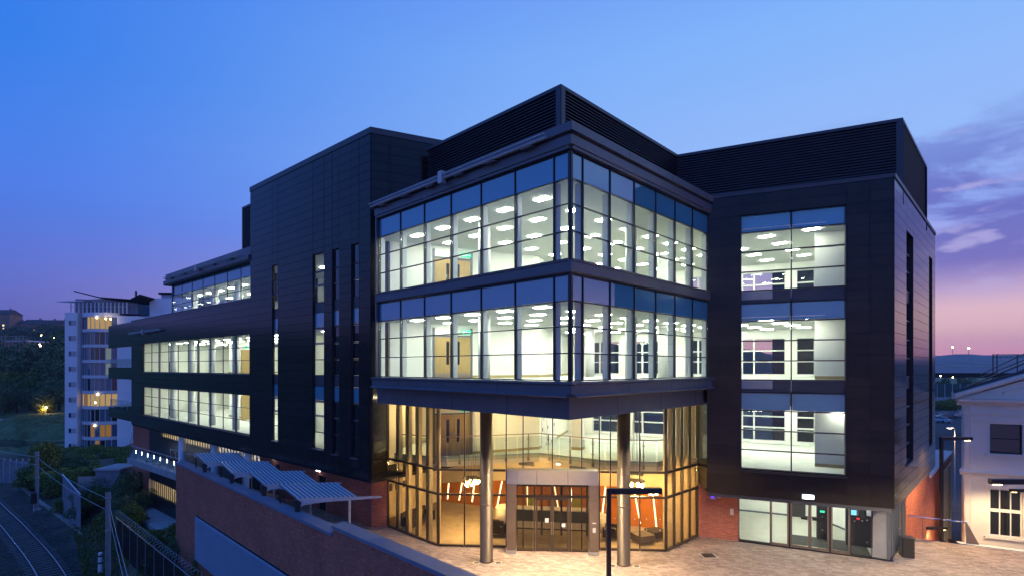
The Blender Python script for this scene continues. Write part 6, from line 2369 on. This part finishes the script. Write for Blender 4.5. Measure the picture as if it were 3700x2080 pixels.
def leaf_cloud(name, centres, radii, n, leaf, m, flat=.8, seed=1):
    g = np.random.default_rng(seed)
    centres = np.array(centres, float)
    radii = np.array(radii, float)
    w_ = radii ** 2
    idx = g.choice(len(centres), n, p=w_ / w_.sum())
    d_ = g.normal(size=(n, 3))
    d_ /= np.linalg.norm(d_, axis=1)[:, None]
    rr = radii[idx] * np.cbrt(g.uniform(.25, 1.0, n)) * g.uniform(.86, 1.1, n)
    c = centres[idx] + d_ * rr[:, None] * np.array([1, 1, flat])
    a = g.normal(size=(n, 3))
    a /= np.linalg.norm(a, axis=1)[:, None]
    b = np.cross(a, g.normal(size=(n, 3)))
    b /= np.linalg.norm(b, axis=1)[:, None]
    s = leaf * g.uniform(.6, 1.3, n)[:, None]
    q = np.stack([c - a * s, c + b * s * .6, c + a * s, c - b * s * .6], 1).reshape(-1, 3)
    return quads(name, q, np.arange(n * 4).reshape(-1, 4), m)


def crown_mesh(name, seed, n, leaf, m, lobes=11, tall=1.0):
    g = random.Random(seed)
    cs, rs = [(0, 0, .95 * tall)], [.62]
    for i in range(lobes):
        a = g.uniform(0, 6.28)
        r = g.uniform(.25, .66)
        z = g.uniform(.42, 1.45 * tall)
        r *= 1.0 - .45 * max(0, (z / tall - .9))
        cs.append((r * math.cos(a), r * math.sin(a), z))
        rs.append(g.uniform(.24, .42))
    return leaf_cloud(name, cs, rs, n, leaf, m, .85, seed)


def trunk_mesh(seed):
    g = random.Random(seed)
    m = MB().tube((0, 0, -.1), (.02, .01, .5), .06, 7, .045)
    for i in range(6):
        a = g.uniform(0, 6.28)
        z0 = g.uniform(.3, .55)
        m.tube((.01, .0, z0), (.4 * math.cos(a), .4 * math.sin(a), z0 + g.uniform(.3, .6)), .028, 5, .008)
    return m.mesh('trunk', 'bark')


TRUNKS = [trunk_mesh(1), trunk_mesh(2)]
CROWNS = [crown_mesh('crown', 31, 9000, .034, 'leaf_dark', 13), crown_mesh('crown', 32, 9000, .034, 'leaf_dark', 15),
          crown_mesh('crown', 33, 8000, .036, 'leaf', 12), crown_mesh('crown', 34, 6000, .045, 'leaf_yellow', 10, 1.2)]


def tree(name, lb, cat, loc, w, h, ci, rz, group):
    t = thing(name, lb, cat, loc, rz, group)
    c = put('crown', CROWNS[ci], t, False)
    c.scale = (w, w, h / 1.6)
    k = put('trunk', TRUNKS[ci % 2], t, False)
    k.scale = (w, w, h / 1.6)
    return t


TR = [(40, 166, 13.5, 21, 0, 'broad dark round crowned tree on the far bank at the left edge'),
      (165, 166, 12.5, 23, 1, 'tallest dark tree on the far bank left of the white flats'),
      (105, 178, 9.5, 16, 1, 'dark tree filling the gap between the two broad bank trees'),
      (110, 158, 9, 13, 2, 'smaller mid green tree in front of the two broad bank trees'),
      (215, 160, 8.5, 15, 0, 'dark tree on the far bank touching the edge of the flats'),
      (-15, 158, 9, 13, 2, 'low green tree on the far bank partly outside the left edge'),
      (200, 153, 6, 9, 1, 'small dark tree behind the lit bush on the far bank'),
      (60, 154, 6.5, 9.5, 0, 'low dark tree at the foot of the broad left bank tree')]
for i, (u, y, w, h, ci, lb) in enumerate(TR):
    x = xu(u, y)
    tree('bank_tree', lb, 'tree', (x, y, ground_z(x, y) - .2), w, h, ci, i * 1.3, 'trees on the far river bank')
x = xu(166, 151)
tree('lit_bush', 'bush on the far bank lit orange by a street lamp', 'bush', (x, 151, -6.3), 3.6, 5.4, 3, 0.4, 'trees on the far river bank')
# hillside woodland as one mass
cs, rs = [], []
g = np.random.default_rng(8)
for _ in range(420):
    y = g.uniform(215, 425)
    x = g.uniform(-1.12, -.70) * y
    cs.append((x, y, ground_z(x, y) + 1.2))
    rs.append(g.uniform(3.5, 6.0))
o = put('hillside_woodland', leaf_cloud('hillside_woodland', cs, rs, 60000, .9, 'wood_far', .9, 5))
prop(o, 'dark woodland covering the slope below the hilltop houses', kind='stuff')

# lamps far off on the left
def far_lamp(u, v, y, lb, r=.22, e=0, name='street_lamp', zb=None, m_='lamp_dot', cat='street lamp'):
    p = at(u, v, y)
    zb = ground_z(p.x, p.y) if zb is None else zb
    t = thing(name, lb, cat, (p.x, p.y, zb), 0, 'far street lamps')
    put('post', MB().tube((0, 0, 0), (0, 0, p.z - zb - r * .5), max(.05, r * .3), 6).mesh('post', 'galvanised'), t, False)
    put('bulb', MB().ball((0, 0, p.z - zb), r, 8, 6).mesh('bulb', m_), t, False)
    if e:
        l = lamp('lamp_light', 'POINT', (0, 0, 0), e, (1, .58, .2), r)
        l.parent = t
        l.location = (0, -.8, p.z - zb - .3)
    return t


far_lamp(144, 1246, 235, 'orange street lamp above the scaffolded terrace on the hill', .55, 0)
far_lamp(56, 1245, 248, 'small white lamp on the scaffolded block', .30, 0)
far_lamp(196, 1221, 330, 'white lamp among the hillside trees', .42, 0)
far_lamp(149, 1210, 350, 'faint lamp higher among the hillside trees', .26, 0)
far_lamp(192, 1178, 440, 'bright lamp in front of the hilltop terrace', .55, 0)
far_lamp(166, 1471, 149, 'street lamp glowing inside the orange lit bush', .22, 420)

# scaffolded buildings
def scaffold(u0, u1, vt, vb, y, lb, bays, lifts):
    a, b = at(u0, vt, y), at(u1, vb, y)
    t = thing('scaffolded_building', lb, 'building under scaffold', ((a.x + b.x) / 2, y + 5, b.z))
    MB().box(a.x + .8, b.x - .8, y + 1.5, y + 11, b.z - 6, a.z - 1.6).build('wall', 'house_brick', t)
    MB().box(a.x, b.x, y + .8, y + 12, a.z - 1.5, a.z - .7).build('roof_sheeting', 'sheeting', t)
    for i in range(bays + 1):
        x = a.x + (b.x - a.x) * i / bays
        MB().tube((x, y, b.z - 6), (x, y, a.z + random.uniform(-.5, 2.0)), .10, 5).build('standard', 'scaffold', t)
    for k in range(lifts + 1):
        z = b.z + (a.z - b.z) * k / lifts
        MB().box(a.x, b.x, y - .1, y + 1.2, z - .12, z).build('scaffold_board', 'scaffold', t)
        MB().tube((a.x, y - .1, z + 1), (b.x, y - .1, z + 1), .08, 5).build('ledger', 'scaffold', t)
    return t


scaffold(-20, 96, 1222, 1282, 245, 'brick block wrapped in scaffolding with white roof sheeting at the far left', 9, 4)
scaffold(88, 240, 1264, 1310, 230, 'long low terrace in scaffolding with bright roof sheeting behind the bank trees', 14, 3)

# grass on the banks
def grass_patch(name, lb, pts, n, h, m_='grass', seed=3):
    g = np.random.default_rng(seed)
    x = np.array([p[0] for p in pts])
    y = np.array([p[1] for p in pts])
    X = g.uniform(x.min(), x.max(), n)
    Y = g.uniform(y.min(), y.max(), n)
    ok = np.array([in_poly(a, b, pts) for a, b in zip(X, Y)])
    X, Y = X[ok], Y[ok]
    Z = np.array([ground_z(a, b) for a, b in zip(X, Y)])
    k = len(X)
    an = g.uniform(0, 6.28, k)
    hh = h * g.uniform(.5, 1.4, k)
    w_ = hh * .16
    lx, ly = g.normal(0, .25, k) * hh, g.normal(0, .25, k) * hh
    q = np.stack([np.stack([X - np.cos(an) * w_, Y - np.sin(an) * w_, Z - .02], 1), np.stack([X + np.cos(an) * w_, Y + np.sin(an) * w_, Z - .02], 1),
                  np.stack([X + lx + np.cos(an) * w_ * .3, Y + ly + np.sin(an) * w_ * .3, Z + hh], 1), np.stack([X + lx - np.cos(an) * w_ * .3, Y + ly - np.sin(an) * w_ * .3, Z + hh], 1)], 1).reshape(-1, 3)
    o_ = put(name, quads(name, q, np.arange(k * 4).reshape(-1, 4), m_))
    prop(o_, lb, kind='stuff')


grass_patch('bank_grass', 'short green grass on the far river bank', [(-175, 129), (-85, 129), (-85, 146.3), (-175, 146.3)], 40000, .2)
pA = [tuple(WLA.pt(s, o).xy) for s, o in ((4, .3), (26, .3), (26, 3.2), (4, 2.2))]
grass_patch('verge_grass', 'rough yellow green grass between the wall and the wire fence', pA, 30000, .28, seed=4)
pB = [tuple(FL.pt(fl_s(u), o).xy) for u, o in ((650, .6), (470, .6), (420, 3.5), (640, 6))]
grass_patch('verge_grass', 'rough grass below the white columns of the car park', pB, 20000, .25, seed=5)

# brambles and shrubs on the embankment
cs, rs = [], []
g = np.random.default_rng(14)
for _ in range(330):
    s = g.uniform(-2, 52)
    o_ = g.uniform(1.9, 4.3) if s < 22 else g.uniform(-1.0, 4.4)
    p = WLA.pt(s, o_)
    x, y = p.x, p.y
    if in_poly(x, y, [(-52, 58), (-36.5, 50), (-26, 42), (-22, 38), (-30, 44), (-46, 62)]):
        continue
    if x > -36 and o_ < .5:
        continue
    if min(math.hypot(x - a_, y - b_) for a_, b_ in tp) < 1.2 or min(math.hypot(x - a_[0], y - a_[1]) for a_ in cr) < 4.2:
        continue
    cs.append((x, y, ground_z(x, y) + .15))
    rs.append(g.uniform(.35, .95))
for _ in range(150):
    x, y = g.uniform(-78, -44), g.uniform(60, 96)
    if x < -.86 * y + 2 and y > 80 or min(math.hypot(x - a_[0], y - a_[1]) for a_ in cr) < 4.5:
        continue
    cs.append((x, y, ground_z(x, y) + .2))
    rs.append(g.uniform(.6, 1.5))
o = put('brambles', leaf_cloud('brambles', cs, rs, 130000, .10, 'leaf', .75, 6))
prop(o, 'dark green brambles sprawling over the embankment', kind='stuff')
SHR = [(172, 1700, 70, 2.6, 6.2, 3, 'tall yellowish shrub beside the farther mast'),
       (20, 1690, 68, 3.2, 3.6, 2, 'rounded green shrub at the left edge above the track'),
       (70, 1735, 66, 3.0, 3.0, 3, 'yellow green shrub left of the farther mast'),
       (215, 1690, 66, 2.6, 3.4, 2, 'green shrub between the farther mast and the flats'),
       (240, 1745, 60, 2.4, 2.8, 0, 'dark shrub in front of the grey screen'),
       (120, 1790, 57, 2.0, 2.0, 2, 'low green shrub at the foot of the farther mast'),
       (180, 1830, 53, 2.2, 2.4, 0, 'dark low shrub right of the farther mast'),
       (255, 1840, 52, 2.3, 2.4, 2, 'mid green shrub in the middle of the embankment'),
       (300, 1880, 48, 2.1, 2.4, 0, 'dark shrub under the sagging wires'),
       (310, 1960, 45, 2.0, 2.2, 2, 'green shrub left of the nearer mast'),
       (355, 1830, 50, 2.0, 2.4, 0, 'dark shrub above the nearer mast'),
       (440, 1950, 40, 1.7, 2.0, 2, 'green shrub right of the nearer mast'),
       (470, 2040, 37, 1.6, 1.9, 0, 'dark shrub low against the razor wire fence'),
       (560, 2080, 33.5, 1.3, 1.6, 2, 'green shrub under the coils at the bottom edge'),
       (330, 1665, 62, 2.4, 2.6, 3, 'sparse yellow green shrub growing in front of the flats'),
       (405, 1672, 57, 3.2, 3.0, 0, 'spreading dark shrub overhanging the grey hut'),
       (455, 1720, 53, 2.2, 4.2, 0, 'dark shrub in the shade beside the brick pier'),
       (360, 1690, 60, 2.4, 2.4, 2, 'green shrub left of the overhanging dark shrub'),
       (450, 1800, 48, 1.6, 1.3, 2, 'small green shrub at the corner of the concrete plinth'),
       (90, 1660, 76, 3.0, 4.0, 2, 'green shrub against the river fence, left of the yellow one'),
       (265, 1665, 72, 2.6, 3.0, 0, 'dark shrub at the foot of the white flats')]
for i, (u, v, y, w, h, ci, lb) in enumerate(SHR):
    p = at(u, v, y)
    if min(math.hypot(p.x - a_[0], p.y - a_[1]) for a_ in cr) < 4.6:
        p = p + Vector((2.2, 2.0, 0))
    zb = ground_z(p.x, p.y)
    if v < 1650 and y < 63:
        zb = p.z - .6
    tree('shrub', lb, 'shrub', (p.x, p.y, zb - h * .15), w, h, ci, i * .9, 'shrubs on the embankment')

# =================================================================== right background
# far hills
hm = []
for k, (yy, vv) in enumerate(((1500, 1300), (2300, 1279))):
    n = 90
    vs, fs = [], []
    for i in range(n + 1):
        u = -600 + i * 54
        x = (u - U0) / FPX * yy
        h = zv(vv, yy) + (4 * math.sin(i * .31 + k) + 3 * math.sin(i * .83 + 2 * k) + 1.5 * math.sin(i * 2.1)) * yy / 1500
        vs += [(x - 100, yy - 500, -10), (x, yy, h), (x + 60, yy + 260, -10)]
    for i in range(n):
        a = i * 3
        fs += [(a, a + 3, a + 4, a + 1), (a + 1, a + 4, a + 5, a + 2)]
    o = MB().add(vs, fs).build('hills', 'hill_far', smooth=True)
    prop(o, 'low hills on the horizon beyond the viaduct', kind='structure')
vs, fs = [], []  # added rise behind the office, covers the low pink sky in its rear windows
for i in range(41):
    x = -170 + i * 9.5
    h = 8.57 + 16 * smooth(-170, -120, x) * smooth(210, 120, x) + 2.0 * math.sin(i * .7) + 1.2 * math.sin(i * 1.9)
    vs += [(x, 290, -8), (x, 330, h), (x, 420, -8)]
for i in range(40):
    a = i * 3
    fs += [(a, a + 3, a + 4, a + 1), (a + 1, a + 4, a + 5, a + 2)]
prop(MB().add(vs, fs).build('hills', 'wood_far'), 'made-up wooded rise that hides the pink sky from the rear windows of the office', kind='structure')
prop(MB().add([(300, 300, -4.6), (3400, 300, -4.6), (4600, 2550, -4.6), (300, 2550, -4.6)], [(0, 1, 2, 3)]).build('far_ground', 'grass_ground'), 'far flat valley floor below the hills', kind='structure')

# road bridge
VY = 250
vb = thing('road_bridge', 'long dark road bridge crossing behind the cream building', 'bridge', (215, VY, -4))
x0, x1 = xu(3250, VY), xu(3900, VY)
MB().box(x0, x1, VY, VY + 12, zv(1363, VY), zv(1345, VY)).build('deck', 'cladding_back', vb)
MB().box(x0, x1, VY - .3, VY + .1, zv(1346, VY), zv(1328, VY)).build('parapet', 'render_grey', vb)
for u in (3300, 3508, 3720):
    MB().box(xu(u, VY) - .9, xu(u, VY) + .9, VY + 4, VY + 7, -6, zv(1361, VY) - .01).build('pier', 'render_pale', vb)
MB().tube((x0, VY - .1, zv(1322, VY)), (x1, VY - .1, zv(1322, VY)), .08, 5).build('handrail', 'galvanised', vb)
far_lamp(3442, 1253, 254, 'tall lamp on the bridge nearer the office building', .30, 0, zb=zv(1340, 254))
far_lamp(3500, 1257, 252, 'tall brighter lamp on the bridge nearer the cream building', .42, 0, zb=zv(1340, 252))
far_lamp(3399, 1357, 230, 'small orange lamp seen under the bridge, left one', .26, 0, zb=-5)
far_lamp(3443, 1362, 228, 'small orange lamp seen under the bridge, right one', .24, 0, zb=-5)
# gantry of the railway
gy = 120
gt = thing('railway_gantry', 'dark lattice overhead line gantry above the roof of the cream building', 'gantry', (xu(3600, gy), gy, -2))
gx0, gx1 = xu(3588, gy), xu(3760, gy)
zt_, zb_ = zv(1278, gy), zv(1284, gy)
for x in (gx0, gx0 + .9, xu(3676, gy), gx1):
    MB().box(x - .08, x + .08, gy - .08, gy + .08, -5, zt_).build('post', 'dark_metal', gt)
for z in (zt_, zt_ - .65):
    MB().box(gx0, gx1, gy - .07, gy + .07, z - .1, z).build('boom', 'dark_metal', gt)
lat = MB()
n = 18
for i in range(n):
    a, b = gx0 + (gx1 - gx0) * i / n, gx0 + (gx1 - gx0) * (i + 1) / n
    lat.tube((a, gy, zt_ - .65 if i % 2 else zt_), (b, gy, zt_ if i % 2 else zt_ - .65), .04, 4)
lat.build('lattice', 'dark_metal', gt)
for i in range(5):
    x = gx0 + 1.6 + i * 1.9
    MB().tube((x, gy, zt_ - .65), (x + .3, gy, zt_ - 1.7), .06, 5).tube((x + .3, gy, zt_ - 1.7), (x + .9, gy, zt_ - 1.3), .05, 5).build('insulator', 'galvanised', gt)
for v0_, v1_ in ((1340, 1235), (1352, 1262)):
    MB().tube(at(3545, v0_ + 10, gy - 6), at(3790, v1_, gy - 30), .10, 5).build('brace', 'dark_metal', gt)
# railway viaduct parapet behind the roof
t = thing('railway_viaduct', 'dark railway embankment wall rising behind the slated roof', 'viaduct', (xu(3600, 100), 100, -5))
MB().add([at(3480, 1420, 105), at(3800, 1290, 80), at(3800, 1600, 80), at(3480, 1600, 105)] + [at(3480, 1420, 105) + Vector((3, 3, 0)), at(3800, 1290, 80) + Vector((3, 3, 0)), at(3800, 1600, 80) + Vector((3, 3, 0)), at(3480, 1600, 105) + Vector((3, 3, 0))],
         [(0, 1, 2, 3), (7, 6, 5, 4), (0, 4, 5, 1), (1, 5, 6, 2), (2, 6, 7, 3), (3, 7, 4, 0)]).build('parapet_wall', 'cladding_back', t)
MB().tube(at(3480, 1402, 104.9), at(3800, 1270, 79.9), .12, 6).build('cable_duct', 'dark_metal', t)
# green noise fence
gy = 185
t = thing('noise_fence', 'dark green panel fence with pale posts behind the car park bushes', 'fence', (xu(3420, gy), gy, -3))
n = 9
F = Fr(xu(3330, gy), gy, 1, 0, False)
ln = xu(3580, gy) - xu(3330, gy)
for i in range(n):
    a0, a1 = ln * i / n, ln * (i + 1) / n
    bx('fence_panel', 'green_fence', F, a0 + .1, a1 - .1, -.1, .05, zv(1432, gy), zv(1385, gy), t)
    bx('post', 'render_grey', F, a0 - .14, a0 + .09, -.2, .12, -5, zv(1386, gy), t)
bx('base_wall', 'concrete', F, 0, ln, -.4, -.11, -5.2, zv(1434, gy), t)
cs, rs = [], []
g = np.random.default_rng(17)
for _ in range(60):
    u = g.uniform(3340, 3480)
    y = g.uniform(168, 178)
    cs.append((xu(u, y), y, g.uniform(-5.0, -2.8)))
    rs.append(g.uniform(.9, 1.8))
o = put('hedge', leaf_cloud('hedge', cs, rs, 14000, .22, 'leaf_yellow', .9, 9))
prop(o, 'rough yellow green hedge below the green fence', 'hedge')
for i, (u, w, lb) in enumerate(((3400, 4.0, 'dark tree under the bridge nearer the office building'), (3490, 5.5, 'dark tree under the bridge behind the end of the green fence'))):
    tree('far_tree', lb, 'tree', (xu(u, 205), 205, -5), w, 9.0, 1, i, 'trees under the bridge')
# parked cars
def car(loc, rz, lb, paint, est=False):
    t = thing('parked_car', lb, 'car', loc, rz, 'cars parked on the far road')
    L, Wd = 4.3, 1.76
    sec = [(-2.15, .35), (-2.15, .78), (-2.0, .92), (-1.0 if not est else -1.9, 1.0), (.75, .98), (1.75, .84), (2.12, .66), (2.15, .35)]
    n_ = len(sec)
    m = MB()
    vs = []
    for sy, k in ((-1, .88), (-1, .0), (1, .0), (1, .88)):
        pass
    vs = [(x, -Wd / 2 + (.10 if z > .9 else 0), z) for x, z in sec] + [(x, Wd / 2 - (.10 if z > .9 else 0), z) for x, z in sec]
    m.add(vs, [tuple(range(n_)), tuple(range(2 * n_ - 1, n_ - 1, -1))] + [(i, n_ + i, n_ + (i + 1) % n_, (i + 1) % n_) for i in range(n_)])
    put('body', m.mesh('body', paint), t, False)
    cab = [(-1.95 if est else -1.55, .99), (-1.55 if est else -.95, 1.40), (.05, 1.42), (.85, .985)]
    vs = [(x, -Wd / 2 + (.12 if z < 1.2 else .26), z) for x, z in cab] + [(x, Wd / 2 - (.12 if z < 1.2 else .26), z) for x, z in cab]
    put('window', MB().add(vs, [(0, 1, 2, 3), (7, 6, 5, 4), (0, 4, 5, 1), (1, 5, 6, 2), (2, 6, 7, 3), (3, 7, 4, 0)]).mesh('window', 'glass_dark'), t, False)
    x0_, x1_ = cab[1][0], cab[2][0]
    put('car_roof', MB().box(x0_ + .02, x1_ - .02, -Wd / 2 + .26, Wd / 2 - .26, 1.405, 1.45).mesh('car_roof', paint), t, False)
    for x in (-1.32, 1.32):
        for y in (-.80, .80):
            put('wheel', MB().tube((x, y - .10, .32), (x, y + .10, .32), .32, 14).mesh('wheel', 'tyre'), t, False)
    for y in (-.62, .62):
        put('headlight', MB().box(2.06, 2.17, y - .18, y + .18, .60, .74).mesh('headlight', 'white_plastic'), t, False)
        put('tail_light', MB().box(-2.17, -2.10, y - .16, y + .16, .66, .84).mesh('tail_light', 'paint_red'), t, False)
    return t


CARS = [(3406, 1512, 140, R(185), 'black parked car cut by the edge of the office building', 'paint_black', True),
        (3401, 1527, 131, R(95), 'silver parked car seen from behind, nearest on the far road', 'paint_silver', False),
        (3452, 1507, 143, R(20), 'dark blue parked car in the middle of the far row', 'paint_blue', False),
        (3466, 1502, 147, R(25), 'grey parked car second from the cream building', 'paint_grey', True),
        (3474, 1499, 151, R(25), 'white parked car closest to the cream building', 'paint_white', False),
        (3418, 1506, 147, R(10), 'grey parked car behind the black one', 'paint_grey', False)]
for (u, v, y, rz, lb, pm, es) in CARS:
    car((xu(u, y), y, -5.06), rz, lb, pm, es)

# evening air: one closed box round the camera and the whole scene
m = bpy.data.materials.new('haze')
m.use_nodes = True
t_ = m.node_tree
t_.nodes.clear()
pv_ = nd(t_, 'ShaderNodeVolumePrincipled')
pv_.inputs['Color'].default_value = (0.82, 0.85, 1.0, 1)
pv_.inputs['Density'].default_value = 0.00017
o_ = nd(t_, 'ShaderNodeOutputMaterial')
t_.links.new(pv_.outputs[0], o_.inputs['Volume'])
MAT['haze'] = m
prop(MB().box(-1500, 5400, -60, 2750, -14, 150).build('haze', 'haze'), 'thin blue evening haze over the distant valley', kind='stuff')
